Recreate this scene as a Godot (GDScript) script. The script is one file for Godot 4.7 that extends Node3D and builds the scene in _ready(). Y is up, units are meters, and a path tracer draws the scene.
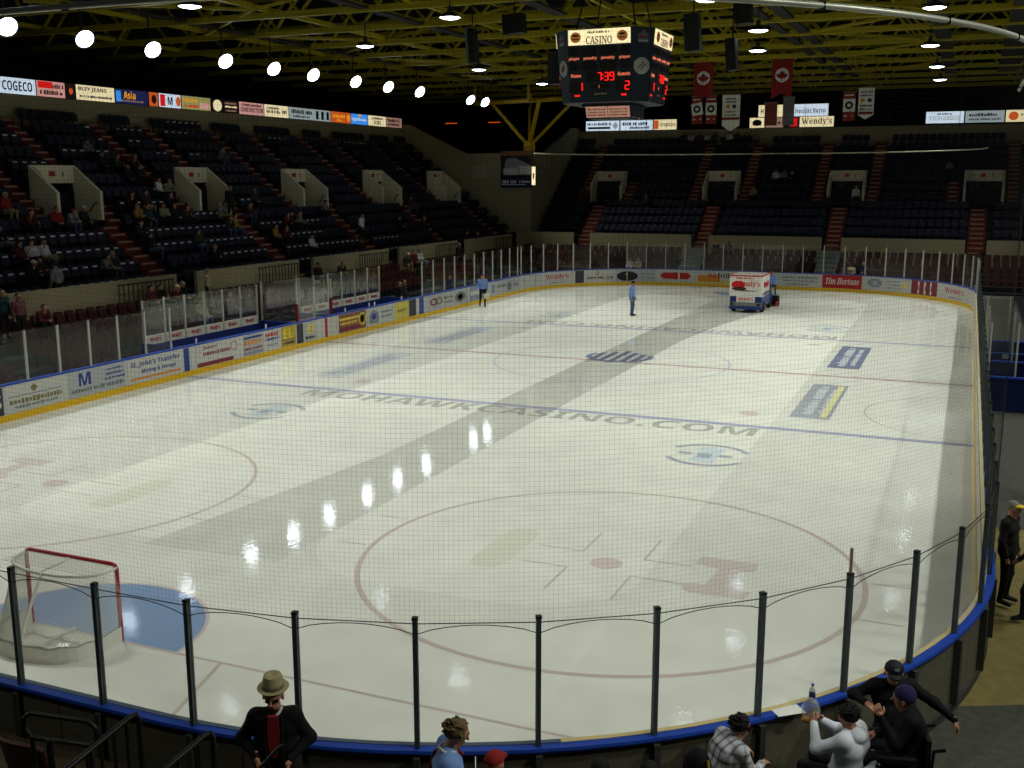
extends Node3D
# An ice rink seen from the stand behind the near goal. x runs across the ice, z along it (near goal at +27), y up; the ice is y = 0.

const HALF_W := 12.95
const HALF_L := 30.3
const CORNER := 8.5
const EYE := Vector3(12.366, 6.922, 38.8)
const LAMP_Y := 12.5

var mats := {}
var names := {}
var texts := {}


# ---------------------------------------------------------------- mesh building
class MB:
	var v := PackedVector3Array()
	var n := PackedVector3Array()
	var uv := PackedVector2Array()

	func tri(a: Vector3, b: Vector3, c: Vector3) -> void:  # counter-clockwise from outside
		var m := (b - a).cross(c - a).normalized()
		v.append(a); v.append(c); v.append(b)
		for i in 3:
			n.append(m)
		for p in [a, c, b]:
			uv.append(Vector2(p.x + p.z * 0.3, p.y + p.z))

	func tri_n(a: Vector3, b: Vector3, c: Vector3, na: Vector3, nb: Vector3, nc: Vector3) -> void:
		v.append(a); v.append(c); v.append(b)
		n.append(na); n.append(nc); n.append(nb)
		for p in [a, c, b]:
			uv.append(Vector2(p.x, p.y + p.z))

	func quad(a: Vector3, b: Vector3, c: Vector3, d: Vector3) -> void:
		tri(a, b, c)
		tri(a, c, d)

	func quad_n(a: Vector3, b: Vector3, c: Vector3, d: Vector3, na: Vector3, nb: Vector3, nc: Vector3, nd: Vector3) -> void:
		tri_n(a, b, c, na, nb, nc)
		tri_n(a, c, d, na, nc, nd)

	func box(c: Vector3, s: Vector3, t := Basis()) -> MB:
		var h := s * 0.5
		var p := []
		for i in 8:
			p.append(c + t * Vector3(h.x if i & 1 else -h.x, h.y if i & 2 else -h.y, h.z if i & 4 else -h.z))
		quad(p[4], p[5], p[7], p[6])
		quad(p[1], p[0], p[2], p[3])
		quad(p[5], p[1], p[3], p[7])
		quad(p[0], p[4], p[6], p[2])
		quad(p[6], p[7], p[3], p[2])
		quad(p[0], p[1], p[5], p[4])
		return self

	func bevel_box(c: Vector3, s: Vector3, r: float, t := Basis()) -> MB:  # edges along y are chamfered, and so is the top
		var hx := s.x * 0.5
		var hz := s.z * 0.5
		var o := [Vector2(-hx + r, hz), Vector2(hx - r, hz), Vector2(hx, hz - r), Vector2(hx, -hz + r), Vector2(hx - r, -hz), Vector2(-hx + r, -hz), Vector2(-hx, -hz + r), Vector2(-hx, hz - r)]
		var lv := [[-s.y * 0.5, 1.0], [s.y * 0.5 - r, 1.0], [s.y * 0.5, -1.0]]
		var rings := []
		for l in lv:
			var ring := []
			for q in o:
				var w: Vector2 = q
				if l[1] < 0.0:
					w = Vector2(q.x - signf(q.x) * r, q.y - signf(q.y) * r)
				ring.append(c + t * Vector3(w.x, l[0], w.y))
			rings.append(ring)
		for j in 2:
			for i in 8:
				var k := (i + 1) % 8
				quad(rings[j][i], rings[j][k], rings[j + 1][k], rings[j + 1][i])
		for i in range(1, 7):
			tri(rings[2][0], rings[2][i], rings[2][i + 1])
			tri(rings[0][0], rings[0][i + 1], rings[0][i])
		return self

	func bar(p: Vector3, q: Vector3, w: float, h: float) -> MB:
		var d := q - p
		var z := d.normalized()
		var up := Vector3.UP if absf(z.y) < 0.95 else Vector3.RIGHT
		var x := up.cross(z).normalized()
		var y := z.cross(x)
		return box((p + q) * 0.5, Vector3(w, h, d.length()), Basis(x, y, z))

	func tube(pts: Array, r: float, sides := 6, closed := false, r_end := -1.0) -> MB:
		var rings := []
		var norms := []
		var m := pts.size()
		var ref := Vector3.UP
		for i in m:
			var a: Vector3 = pts[(i - 1 + m) % m] if closed or i > 0 else pts[i]
			var b: Vector3 = pts[(i + 1) % m] if closed or i < m - 1 else pts[i]
			var z := (b - a).normalized()
			if i == 0:
				ref = Vector3.UP if absf(z.y) < 0.9 else Vector3.RIGHT
			var x := ref.cross(z).normalized()
			var y := z.cross(x).normalized()
			ref = y
			var rr := r if r_end < 0.0 else lerpf(r, r_end, float(i) / (m - 1))
			var ring := []
			var nn := []
			for k in sides:
				var ang := TAU * k / sides
				var w := x * cos(ang) + y * sin(ang)
				ring.append(pts[i] + w * rr)
				nn.append(w)
			rings.append(ring)
			norms.append(nn)
		for i in (m if closed else m - 1):
			var j := (i + 1) % m
			for k in sides:
				var l := (k + 1) % sides
				quad_n(rings[i][k], rings[i][l], rings[j][l], rings[j][k], norms[i][k], norms[i][l], norms[j][l], norms[j][k])
		if not closed:
			for k in range(1, sides - 1):
				tri(rings[0][0], rings[0][k + 1], rings[0][k])
				tri(rings[m - 1][0], rings[m - 1][k], rings[m - 1][k + 1])
		return self

	func lathe(prof: Array, sides := 16, at := Vector3.ZERO, t := Basis(), sx := 1.0, sz := 1.0) -> MB:  # profile of (radius, y), going up
		for i in prof.size() - 1:
			var p: Vector2 = prof[i]
			var q: Vector2 = prof[i + 1]
			var e := q - p
			if e.length() < 1e-6:
				continue
			for k in sides:
				var a := TAU * k / sides
				var b := TAU * (k + 1) / sides
				var na := Vector3(cos(a) * e.y, -e.x, sin(a) * e.y).normalized()
				var nb := Vector3(cos(b) * e.y, -e.x, sin(b) * e.y).normalized()
				var w := [Vector3(p.x * cos(a) * sx, p.y, p.x * sin(a) * sz), Vector3(p.x * cos(b) * sx, p.y, p.x * sin(b) * sz), Vector3(q.x * cos(b) * sx, q.y, q.x * sin(b) * sz), Vector3(q.x * cos(a) * sx, q.y, q.x * sin(a) * sz)]
				for j in 4:
					w[j] = at + t * w[j]
				quad_n(w[1], w[0], w[3], w[2], t * nb, t * na, t * na, t * nb)
		return self

	func ball(c: Vector3, r: Vector3, sides := 12, rings := 8, y0 := -1.0, t := Basis()) -> MB:  # an ellipsoid, from height y0 (of -1..1) up
		var a0 := asin(clampf(y0, -1.0, 1.0))
		for i in rings:
			var p := lerpf(a0, PI / 2, float(i) / rings)
			var q := lerpf(a0, PI / 2, float(i + 1) / rings)
			for k in sides:
				var a := TAU * k / sides
				var b := TAU * (k + 1) / sides
				var u := [Vector3(cos(p) * cos(a), sin(p), cos(p) * sin(a)), Vector3(cos(p) * cos(b), sin(p), cos(p) * sin(b)), Vector3(cos(q) * cos(b), sin(q), cos(q) * sin(b)), Vector3(cos(q) * cos(a), sin(q), cos(q) * sin(a))]
				var w := []
				var m := []
				for x in u:
					w.append(c + t * (x * r))
					m.append((t * (x / r)).normalized())
				quad_n(w[1], w[0], w[3], w[2], m[1], m[0], m[3], m[2])
		return self

	func flat(poly: PackedVector2Array, y: float) -> MB:  # a level face over (x, z) points
		var ids := Geometry2D.triangulate_polygon(poly)
		for i in range(0, ids.size(), 3):
			var a := Vector3(poly[ids[i]].x, y, poly[ids[i]].y)
			var b := Vector3(poly[ids[i + 1]].x, y, poly[ids[i + 1]].y)
			var c := Vector3(poly[ids[i + 2]].x, y, poly[ids[i + 2]].y)
			if (b - a).cross(c - a).y < 0.0:
				tri(a, c, b)
			else:
				tri(a, b, c)
		return self

	func ring(cx: float, cz: float, r0: float, r1: float, y: float, a0 := 0.0, a1 := TAU, steps := 72) -> MB:
		for i in steps:
			var a := lerpf(a0, a1, float(i) / steps)
			var b := lerpf(a0, a1, float(i + 1) / steps)
			var p := Vector3(cx + cos(a) * r0, y, cz + sin(a) * r0)
			var q := Vector3(cx + cos(a) * r1, y, cz + sin(a) * r1)
			var r := Vector3(cx + cos(b) * r1, y, cz + sin(b) * r1)
			var s := Vector3(cx + cos(b) * r0, y, cz + sin(b) * r0)
			quad(p, s, r, q)
		return self

	func level(x0: float, z0: float, x1: float, z1: float, y: float) -> MB:
		quad(Vector3(x0, y, z1), Vector3(x1, y, z1), Vector3(x1, y, z0), Vector3(x0, y, z0))
		return self

	func prism(poly: PackedVector2Array, d: float, t := Transform3D()) -> MB:  # an outline in x and y, extruded from z = 0 to z = -d
		var p := poly
		if Geometry2D.is_polygon_clockwise(p):
			p.reverse()
		var ids := Geometry2D.triangulate_polygon(p)
		var back := Vector3(0, 0, -d)
		for i in range(0, ids.size(), 3):
			var q := [Vector3(p[ids[i]].x, p[ids[i]].y, 0), Vector3(p[ids[i + 1]].x, p[ids[i + 1]].y, 0), Vector3(p[ids[i + 2]].x, p[ids[i + 2]].y, 0)]
			if (q[1] - q[0]).cross(q[2] - q[0]).z < 0.0:
				q = [q[0], q[2], q[1]]
			tri(t * q[0], t * q[1], t * q[2])
			tri(t * (q[0] + back), t * (q[2] + back), t * (q[1] + back))
		for i in p.size():
			var a := Vector3(p[i].x, p[i].y, 0)
			var b := Vector3(p[(i + 1) % p.size()].x, p[(i + 1) % p.size()].y, 0)
			quad(t * (a + back), t * (b + back), t * b, t * a)
		return self

	func add_to(m: ArrayMesh) -> ArrayMesh:
		var arr := []
		arr.resize(Mesh.ARRAY_MAX)
		arr[Mesh.ARRAY_VERTEX] = v
		arr[Mesh.ARRAY_NORMAL] = n
		arr[Mesh.ARRAY_TEX_UV] = uv
		m.add_surface_from_arrays(Mesh.PRIMITIVE_TRIANGLES, arr)
		return m

	func mesh() -> ArrayMesh:
		return add_to(ArrayMesh.new())


# ---------------------------------------------------------------- nodes
func numbered(parent: Node, called: String) -> String:
	var key := "%d/%s" % [parent.get_instance_id(), called]
	var k: int = names.get(key, 0)
	names[key] = k + 1
	return called if k == 0 else "%s_%03d" % [called, k]


func tag(o: Node, label: String, category: String, group := "", kind := "") -> void:
	if label:
		o.set_meta("label", label)
		if label.replace("-", " ").split(" ").size() > 16:
			print("LONG ", label)
	if category:
		o.set_meta("category", category)
	if group:
		o.set_meta("group", group)
	if kind:
		o.set_meta("kind", kind)


func thing(called: String, label: String, category: String, at := Vector3.ZERO, turn := 0.0, group := "") -> Node3D:
	var o := Node3D.new()
	o.name = numbered(self, called)
	add_child(o, true)
	o.position = at
	o.rotation.y = turn
	tag(o, label, category, group)
	return o


func put(parent: Node, called: String, mesh: Mesh, m: Material, at := Vector3.ZERO, basis := Basis()) -> MeshInstance3D:
	var o := MeshInstance3D.new()
	o.name = numbered(parent, called)
	o.mesh = mesh
	o.transform = Transform3D(basis, at)
	if m:
		for i in mesh.get_surface_count():
			o.set_surface_override_material(i, m)
	parent.add_child(o, true)
	return o


func part(parent: Node, called: String, mb: MB, m: Material, at := Vector3.ZERO, basis := Basis()) -> MeshInstance3D:
	return put(parent, called, mb.mesh(), m, at, basis)


func single(called: String, mb: MB, m: Material, label: String, category: String, at := Vector3.ZERO, turn := 0.0, group := "") -> MeshInstance3D:
	var o := put(self, called, mb.mesh(), m, at, Basis(Vector3.UP, turn))
	tag(o, label, category, group)
	return o


func struct(called: String, mb: MB, m: Material) -> MeshInstance3D:
	var o := put(self, called, mb.mesh(), m)
	tag(o, "", "", "", "structure")
	return o


func copy_of(src: Node3D, label := "", group := "") -> Node3D:
	var c: Node3D = src.duplicate()
	c.name = numbered(self, String(src.get_meta("base_name")))
	add_child(c, true)
	if label:
		c.set_meta("label", label)
	if group:
		c.set_meta("group", group)
	return c


# ---------------------------------------------------------------- materials
func col(key: String, c: Color, rough := 0.6, metal := 0.0, spec := 0.4) -> StandardMaterial3D:
	if mats.has(key):
		return mats[key]
	var m := StandardMaterial3D.new()
	m.resource_name = key
	m.albedo_color = c
	m.roughness = rough
	m.metallic = metal
	m.metallic_specular = spec
	mats[key] = m
	return m


func glow(key: String, c: Color, e: float) -> StandardMaterial3D:
	if mats.has(key):
		return mats[key]
	var m := col(key, Color(c.r * 0.5, c.g * 0.5, c.b * 0.5), 0.5)
	m.emission_enabled = true
	m.emission = c
	m.emission_energy_multiplier = e
	return m


func noise_tex(freq: float, lo: Color, hi: Color, as_normal := false, seed_ := 1, octaves := 4, bump := 4.0) -> NoiseTexture2D:
	var f := FastNoiseLite.new()
	f.seed = seed_
	f.frequency = freq
	f.fractal_octaves = octaves
	var t := NoiseTexture2D.new()
	t.width = 512
	t.height = 512
	t.seamless = true
	t.noise = f
	if as_normal:
		t.as_normal_map = true
		t.bump_strength = bump
	else:
		var g := Gradient.new()
		g.set_color(0, lo)
		g.set_color(1, hi)
		t.color_ramp = g
	return t


func grainy(key: String, c: Color, rough: float, freq: float, scale: float, lo := 0.82, seed_ := 3, spec := 0.3) -> StandardMaterial3D:
	if mats.has(key):
		return mats[key]
	var m := col(key, c, rough, 0.0, spec)
	m.albedo_texture = noise_tex(freq, Color(lo, lo, lo), Color.WHITE, false, seed_)
	m.uv1_triplanar = true
	m.uv1_world_triplanar = true
	m.uv1_scale = Vector3.ONE * scale
	return m


func pane(key: String, c: Color, alpha: float, rough: float) -> StandardMaterial3D:
	if mats.has(key):
		return mats[key]
	var m := col(key, Color(c.r, c.g, c.b, alpha), rough, 0.0, 0.5)
	m.transparency = BaseMaterial3D.TRANSPARENCY_ALPHA
	return m


# ---------------------------------------------------------------- lettering
func letters(s: String, font: String, bold: bool, depth: float) -> Mesh:
	var key := "%s|%s|%s|%f" % [s, font, bold, depth]
	if texts.has(key):
		return texts[key]
	var f := SystemFont.new()
	f.font_names = PackedStringArray([font])
	f.font_weight = 700 if bold else 400
	var t := TextMesh.new()
	t.font = f
	t.text = s
	t.font_size = 48
	t.pixel_size = 0.02
	t.depth = depth
	t.curve_step = 2.5
	texts[key] = t
	return t


func write(parent: Node, s: String, c: Vector3, w: float, h: float, m: Material, basis := Basis(), font := "Droid Sans", bold := true, slant := 0.0) -> MeshInstance3D:
	var t := letters(s, font, bold, 0.01)
	var box := t.get_aabb()
	var k := Vector3(w / box.size.x, h / box.size.y, 1.0)
	var b := basis * Basis(Vector3(k.x, 0, 0), Vector3(slant * k.y, k.y, 0), Vector3(0, 0, k.z))
	return put(parent, "lettering", t, m, c - b * Vector3(box.get_center().x, box.get_center().y, 0), b)


func bars(parent: Node, c: Vector3, w: float, h: float, m: Material, basis: Basis, seed_: int, called := "small_print") -> void:  # print too small to read in the photograph
	var rng := RandomNumberGenerator.new()
	rng.seed = seed_
	var mb := MB.new()
	var x := -w * 0.5
	while x < w * 0.5 - h * 0.3:
		var l := minf(h * rng.randf_range(0.35, 0.75), w * 0.5 - x)
		var hh := h * rng.randf_range(0.65, 1.0)
		mb.box(Vector3(x + l * 0.5, (hh - h) * 0.5, 0.0), Vector3(l, hh, 0.006))
		x += l + h * (0.2 if rng.randf() > 0.2 else 0.6)
	tag(part(parent, called, mb, m, c, basis), "", "", "", "stuff")


# ---------------------------------------------------------------- the line of the boards
func rink(s: float) -> Array:  # [point (x, z), outward normal]; s = 0 at the near end of the left side, growing away from the camera, round the far end and back
	var side := 2.0 * (HALF_L - CORNER)
	var arc := PI / 2 * CORNER
	var end := 2.0 * (HALF_W - CORNER)
	var p := Vector2(-HALF_W, HALF_L - CORNER)
	var h := Vector2(0, -1)
	s = fposmod(s, 2.0 * (side + end) + 4.0 * arc)
	for k in 8:
		var inward := Vector2(-h.y, h.x)
		if k % 2 == 0:
			var l := side if k % 4 == 0 else end
			if s <= l:
				return [p + h * s, -inward]
			p += h * l
			s -= l
		else:
			var c := p + inward * CORNER
			if s <= arc:
				var r := (p - c).rotated(s / CORNER)
				return [c + r, r / CORNER]
			p = c + (p - c).rotated(PI / 2)
			h = h.rotated(PI / 2)
			s -= arc
	return [p, Vector2(-1, 0)]


func at_rink(s: float, out: float, y: float) -> Vector3:
	var r := rink(s)
	var p: Vector2 = r[0] + r[1] * out
	return Vector3(p.x, y, p.y)


func rink_basis(s: float) -> Basis:  # x along the boards, z towards the ice
	var n: Vector2 = rink(s)[1]
	var z := Vector3(-n.x, 0, -n.y)
	return Basis(Vector3.UP.cross(z), Vector3.UP, z)


func run(mb: MB, s0: float, s1: float, prof: Array, step := 0.5) -> MB:  # a closed profile of (out, y), drawn along the boards
	var steps := maxi(1, int(ceil((s1 - s0) / step)))
	var mid := Vector2.ZERO
	for p in prof:
		mid += p
	mid /= prof.size()
	for i in steps:
		var a := lerpf(s0, s1, float(i) / steps)
		var b := lerpf(s0, s1, float(i + 1) / steps)
		for k in prof.size():
			var p: Vector2 = prof[k]
			var q: Vector2 = prof[(k + 1) % prof.size()]
			var w := [at_rink(a, p.x, p.y), at_rink(b, p.x, p.y), at_rink(b, q.x, q.y), at_rink(a, q.x, q.y)]
			var c := at_rink((a + b) * 0.5, mid.x, mid.y)
			if (w[1] - w[0]).cross(w[3] - w[0]).dot((w[0] + w[2]) * 0.5 - c) < 0.0:
				w = [w[1], w[0], w[3], w[2]]
			mb.quad(w[0], w[1], w[2], w[3])
	for e in [s0, s1]:
		var pts := []
		for p in prof:
			pts.append(at_rink(e, p.x, p.y))
		for k in range(1, prof.size() - 1):
			var a: Vector3 = pts[0]
			var b: Vector3 = pts[k]
			var c: Vector3 = pts[k + 1]
			var inside := at_rink((s0 + s1) * 0.5, mid.x, mid.y)
			if (b - a).cross(c - a).dot(a - inside) < 0.0:
				mb.tri(a, c, b)
			else:
				mb.tri(a, b, c)
	return mb


func rink_outline(out: float) -> PackedVector2Array:
	var p := PackedVector2Array()
	for i in 4:
		var c := Vector2(-(HALF_W - CORNER), -(HALF_L - CORNER))
		if i == 1 or i == 2:
			c.x = -c.x
		if i >= 2:
			c.y = -c.y
		for k in 25:
			var a := PI + PI / 2 * i + PI / 2 * k / 24.0
			p.append(c + Vector2(cos(a), sin(a)) * (CORNER + out))
	return p


# ---------------------------------------------------------------- build
func _ready() -> void:
	camera_and_air()
	shell()
	ice()
	boards()
	stands()
	roof()
	lamps()
	scoreboard()
	banners()
	lit_signs()
	far_corner()
	benches()
	penalty_box()
	goal_cage()
	resurfacer()
	seats()
	crowd()
	near_end()
	netting()


func camera_and_air() -> void:
	var cam := Camera3D.new()
	cam.name = "camera"
	cam.position = EYE
	cam.rotation = Vector3(deg_to_rad(-10.914), deg_to_rad(23.077), deg_to_rad(-0.049))
	cam.fov = 39.79
	cam.near = 0.1
	cam.far = 200.0
	cam.current = true
	add_child(cam)
	var env := Environment.new()
	env.background_mode = Environment.BG_COLOR
	env.background_color = Color(0, 0, 0)
	env.tonemap_mode = Environment.TONE_MAPPER_LINEAR
	env.tonemap_exposure = 1.22
	env.sdfgi_enabled = true
	env.ssao_enabled = true
	env.ssil_enabled = true
	var we := WorldEnvironment.new()
	we.name = "air"
	we.environment = env
	add_child(we)


func shell() -> void:
	var conc := grainy("concrete", Color(0.42, 0.41, 0.36), 0.8, 0.02, 0.35, 0.75)
	var dark := col("dark_wall", Color(0.10, 0.10, 0.09), 0.9)
	struct("floor", MB.new().box(Vector3(0, -0.28, -4), Vector3(76, 0.5, 110)), conc)
	struct("ceiling", MB.new().box(Vector3(0, 18.15, -4), Vector3(76, 0.3, 110)), col("roof_deck", Color(0.05, 0.05, 0.04), 0.9))
	struct("wall_left", MB.new().box(Vector3(-37.6, 9, -4), Vector3(0.4, 18.4, 110)), dark)
	struct("wall_right", MB.new().box(Vector3(37.6, 9, -4), Vector3(0.4, 18.4, 110)), dark)
	struct("wall_far", MB.new().box(Vector3(0, 9, -58.6), Vector3(75, 18.4, 0.4)), dark)
	struct("wall_near", MB.new().box(Vector3(0, 9, 50.6), Vector3(75, 18.4, 0.4)), dark)


# ---------------------------------------------------------------- ice
func mark(ice_: Node, called: String, mb: MB, m: Material) -> void:
	part(ice_, called, mb, m)


func ice() -> void:
	var frost := grainy("ice_frosted", Color(0.88, 0.88, 0.845), 0.55, 0.012, 0.12, 0.95, 5, 0.3)
	var mb := MB.new().flat(rink_outline(0.0), 0.0)
	var sheet := struct("ice_sheet", mb, frost)
	var y := 0.003
	var blue := col("ice_blue", Color(0.64, 0.65, 0.76), 0.5)
	var red := col("ice_red", Color(0.79, 0.73, 0.71), 0.5)
	var ring_m := col("ice_ring", Color(0.76, 0.71, 0.68), 0.5)
	var grey := col("ice_grey", Color(0.66, 0.66, 0.63), 0.5)
	var pale := col("ice_pale", Color(0.76, 0.78, 0.80), 0.5)
	var crease := col("ice_crease", Color(0.50, 0.60, 0.75), 0.4)
	var yellow := col("ice_yellow", Color(0.80, 0.79, 0.60), 0.5)
	var olive := col("ice_olive", Color(0.82, 0.82, 0.76), 0.5)
	var steel := col("ice_steel", Color(0.63, 0.65, 0.69), 0.5)
	var navy := col("ice_navy", Color(0.48, 0.51, 0.62), 0.5)
	for z in [9.0, -9.0]:
		mark(sheet, "blue_line", MB.new().level(-HALF_W, z - 0.15, HALF_W, z + 0.15, y), blue)
	mark(sheet, "centre_line", MB.new().level(-HALF_W, -0.13, HALF_W, 0.13, y), col("ice_rose", Color(0.72, 0.62, 0.62), 0.5))
	for sz in [1.0, -1.0]:
		mark(sheet, "goal_line", MB.new().level(-11.9, sz * 27.19 - 0.03, 11.9, sz * 27.19 + 0.03, y), ring_m)
		for sx in [1.0, -1.0]:
			var zz: float = 21.1 * sz
			mark(sheet, "faceoff_circle", MB.new().ring(6.7 * sx, zz, 4.48, 4.58, y), ring_m)
			mark(sheet, "faceoff_spot", MB.new().ring(6.7 * sx, zz, 0.0, 0.3, y, 0.0, TAU, 24), red)
			mark(sheet, "faceoff_spot", MB.new().ring(6.7 * sx, 7.3 * sz, 0.0, 0.3, y, 0.0, TAU, 24), red)
			var l := MB.new()
			for a in [1.0, -1.0]:
				for b in [1.0, -1.0]:
					l.level(6.7 * sx + a * 0.6 - 0.025, minf(zz + b * 0.45, zz + b * 1.6), 6.7 * sx + a * 0.6 + 0.025, maxf(zz + b * 0.45, zz + b * 1.6), y + 0.0005)
					l.level(minf(6.7 * sx + a * 0.6, 6.7 * sx + a * 1.5), zz + b * 0.45 - 0.025, maxf(6.7 * sx + a * 0.6, 6.7 * sx + a * 1.5), zz + b * 0.45 + 0.025, y)
			for b in [1.0, -1.0]:
				for g in [0.85, -0.85]:
					l.level(minf(6.7 * sx + b * 4.58, 6.7 * sx + b * 5.2), zz + g - 0.025, maxf(6.7 * sx + b * 4.58, 6.7 * sx + b * 5.2), zz + g + 0.025, y)
			mark(sheet, "faceoff_ticks", l, ring_m)
			var t := MB.new()
			t.bar(Vector3(2.8 * sx, y - 0.002, 27.19 * sz), Vector3(3.6 * sx, y - 0.002, 30.2 * sz), 0.06, 0.006)
			mark(sheet, "trapezoid_line", t, ring_m)
		var a0 := PI if sz > 0 else 0.0
		mark(sheet, "goal_crease", MB.new().ring(0, 27.16 * sz, 0.0, 1.95, y, a0, a0 + PI, 40), crease)
		mark(sheet, "crease_edge", MB.new().ring(0, 27.16 * sz, 1.95, 2.01, y, a0, a0 + PI, 40), red)
	mark(sheet, "centre_circle", MB.new().ring(0, 0, 4.48, 4.58, y), col("ice_lilac", Color(0.75, 0.76, 0.80), 0.5))
	mark(sheet, "referee_crease", MB.new().ring(HALF_W, 5.5, 3.05, 3.11, y, PI / 2, PI * 1.5, 40), ring_m)
	# prints under the ice
	var turn := Basis(Vector3(1, 0, 0), Vector3(0, 0, -1), Vector3(0, 1, 0))
	write(sheet, "MOHAWKCASINO.COM", Vector3(-0.05, y - 0.007, 9.72), 14.8, 0.98, grey, turn)
	write(sheet, "MOHAWKCASINO.COM", Vector3(-0.05, y - 0.007, -9.72), 14.8, 0.98, grey, Basis(Vector3.UP, PI) * turn)
	var logo := MB.new()
	for k in 5:
		logo.level(-1.0 + k * 0.42, -2.6 + absf(k - 2.0) * 0.35, -0.75 + k * 0.42, 0.3 - absf(k - 2.0) * 0.25, y + 0.001)
	logo.ring(0, -1.15, 1.1, 1.35, y + 0.0015, -0.5, 3.6, 30)
	mark(sheet, "centre_emblem", logo, navy)
	for q in [[6.65, 12.65, 1.0], [-6.85, 12.65, 1.0], [6.65, -12.65, -1.0], [-6.85, -12.65, -1.0]]:
		var e := MB.new().ring(q[0], q[1], 0.95, 1.12, y, 0.5, 2.6, 24).ring(q[0], q[1], 0.95, 1.12, y, 3.6, 5.8, 24)
		for k in 3:
			e.level(q[0] - 0.75 + k * 0.52, q[1] - 0.12, q[0] - 0.4 + k * 0.52, q[1] + 0.12 + 0.2 * (k % 2), y)
		mark(sheet, "ring_emblem", e, steel)
		mark(sheet, "ring_emblem_panel", MB.new().level(q[0] - 0.3, q[1] - 0.75, q[0] + 0.3, q[1] + 0.75, y - 0.001), col("ice_sky", Color(0.76, 0.81, 0.84), 0.5))
	for q in [[8.45, -4.6, navy], [8.45, 4.5, steel], [-8.4, 4.3, pale], [-8.5, -4.2, pale]]:
		mark(sheet, "printed_panel", MB.new().level(q[0] - 0.58, q[1] - 2.8, q[0] + 0.58, q[1] + 2.8, y), q[2])
		var across: Basis = Basis(Vector3.UP, PI / 2) * turn
		var ink: Material = steel if q[2] == pale else pale
		bars(sheet, Vector3(q[0] - 0.16, y, q[1]), 4.6, 0.34, ink, across, 11 + int(q[0]), "printed_words")
		bars(sheet, Vector3(q[0] + 0.24, y, q[1]), 4.0, 0.22, ink, across, 17 + int(q[1]), "printed_words")
	mark(sheet, "printed_stripe", MB.new().level(8.72, 1.9, 8.92, 7.1, y + 0.004), yellow)
	for q in [[4.65, 21.0], [-4.5, 21.0]]:
		var p := PackedVector2Array()
		for k in 24:
			var a := TAU * k / 24.0
			p.append(Vector2(q[0] + signf(cos(a)) * pow(absf(cos(a)), 0.5) * 0.36, q[1] + signf(sin(a)) * pow(absf(sin(a)), 0.5) * 1.15))
		mark(sheet, "printed_pad", MB.new().flat(p, y), olive)
	for q in [[8.8, 20.9], [-8.75, 20.45]]:
		var p := PackedVector2Array([Vector2(-0.55, -0.85), Vector2(0.5, -0.85), Vector2(0.5, -0.4), Vector2(0.22, -0.3), Vector2(0.3, 0.5), Vector2(0.62, 0.6), Vector2(0.55, 0.95), Vector2(-0.45, 0.95), Vector2(-0.62, 0.6), Vector2(-0.2, 0.5), Vector2(-0.12, -0.3), Vector2(-0.6, -0.45)])
		for k in p.size():
			p[k] += Vector2(q[0], q[1])
		mark(sheet, "printed_shape", MB.new().flat(p, y), col("ice_brick", Color(0.79, 0.75, 0.73), 0.5))
	# water left by the resurfacing machine: the laps it has driven are wet, the rest is still frosted
	var dry := [rounded_lane(-6.25, -0.95, -24.2, 23.2, 2.2, 1.2), rounded_lane(1.15, 7.55, -25.4, 23.6, 2.6, 2.0)]
	var rim := PackedVector2Array([Vector2(12.25, -21), Vector2(14, -21), Vector2(14, 19), Vector2(12.1, 19)])
	var outline := rink_outline(-0.03)
	var strip := PackedVector2Array([Vector2(-0.95, -14), Vector2(-0.2, -17.2), Vector2(2.6, -17.2), Vector2(1.7, -12), Vector2(1.2, -6), Vector2(1.1, 23.4), Vector2(-1.9, 23.6), Vector2(-1.0, 16)])
	var fresh := pane("water_fresh", Color(0.42, 0.43, 0.40), 0.045, 0.05)
	var older := pane("water_older", Color(0.55, 0.56, 0.53), 0.03, 0.06)
	for m in [fresh, older]:
		m.normal_enabled = true
		m.normal_texture = noise_tex(0.02, Color.BLACK, Color.WHITE, true, 9, 3, 1.0)
		m.uv1_triplanar = true
		m.uv1_world_triplanar = true
		m.uv1_scale = Vector3(0.9, 0.9, 0.35)
		m.normal_scale = 0.2
		m.metallic_specular = 0.42 if m == fresh else 0.3
	var side := PackedVector2Array([Vector2(-14, -40), Vector2(-6.2, -40), Vector2(-6.2, 24.5), Vector2(-14, 24.5)])
	var middling := pane("water_middling", Color(0.5, 0.5, 0.47), 0.06, 0.06)
	for key in ["normal_enabled", "normal_texture", "uv1_triplanar", "uv1_world_triplanar", "uv1_scale", "normal_scale", "metallic_specular"]:
		middling.set(key, older.get(key))
	for poly in Geometry2D.intersect_polygons(side, outline):
		mark(sheet, "side_water_film", MB.new().flat(poly, 0.006), middling)
	var end := PackedVector2Array([Vector2(-6.2, 22.8), Vector2(7.6, 22.8), Vector2(7.6, 40), Vector2(-6.2, 40)])
	var thin := pane("water_thin", Color(0.6, 0.6, 0.57), 0.006, 0.06)
	for key in ["normal_enabled", "normal_texture", "uv1_triplanar", "uv1_world_triplanar", "uv1_scale", "normal_scale", "metallic_specular"]:
		thin.set(key, older.get(key))
	for near in Geometry2D.intersect_polygons(end, outline):
		for a in Geometry2D.clip_polygons(near, dry[0]):
			for b in Geometry2D.clip_polygons(a, dry[1]):
				for c in Geometry2D.clip_polygons(b, strip):
					mark(sheet, "near_water_film", MB.new().flat(c, 0.006), thin)
	film(sheet, "water_film", outline, dry, [strip, rim, side, end], older)
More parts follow.
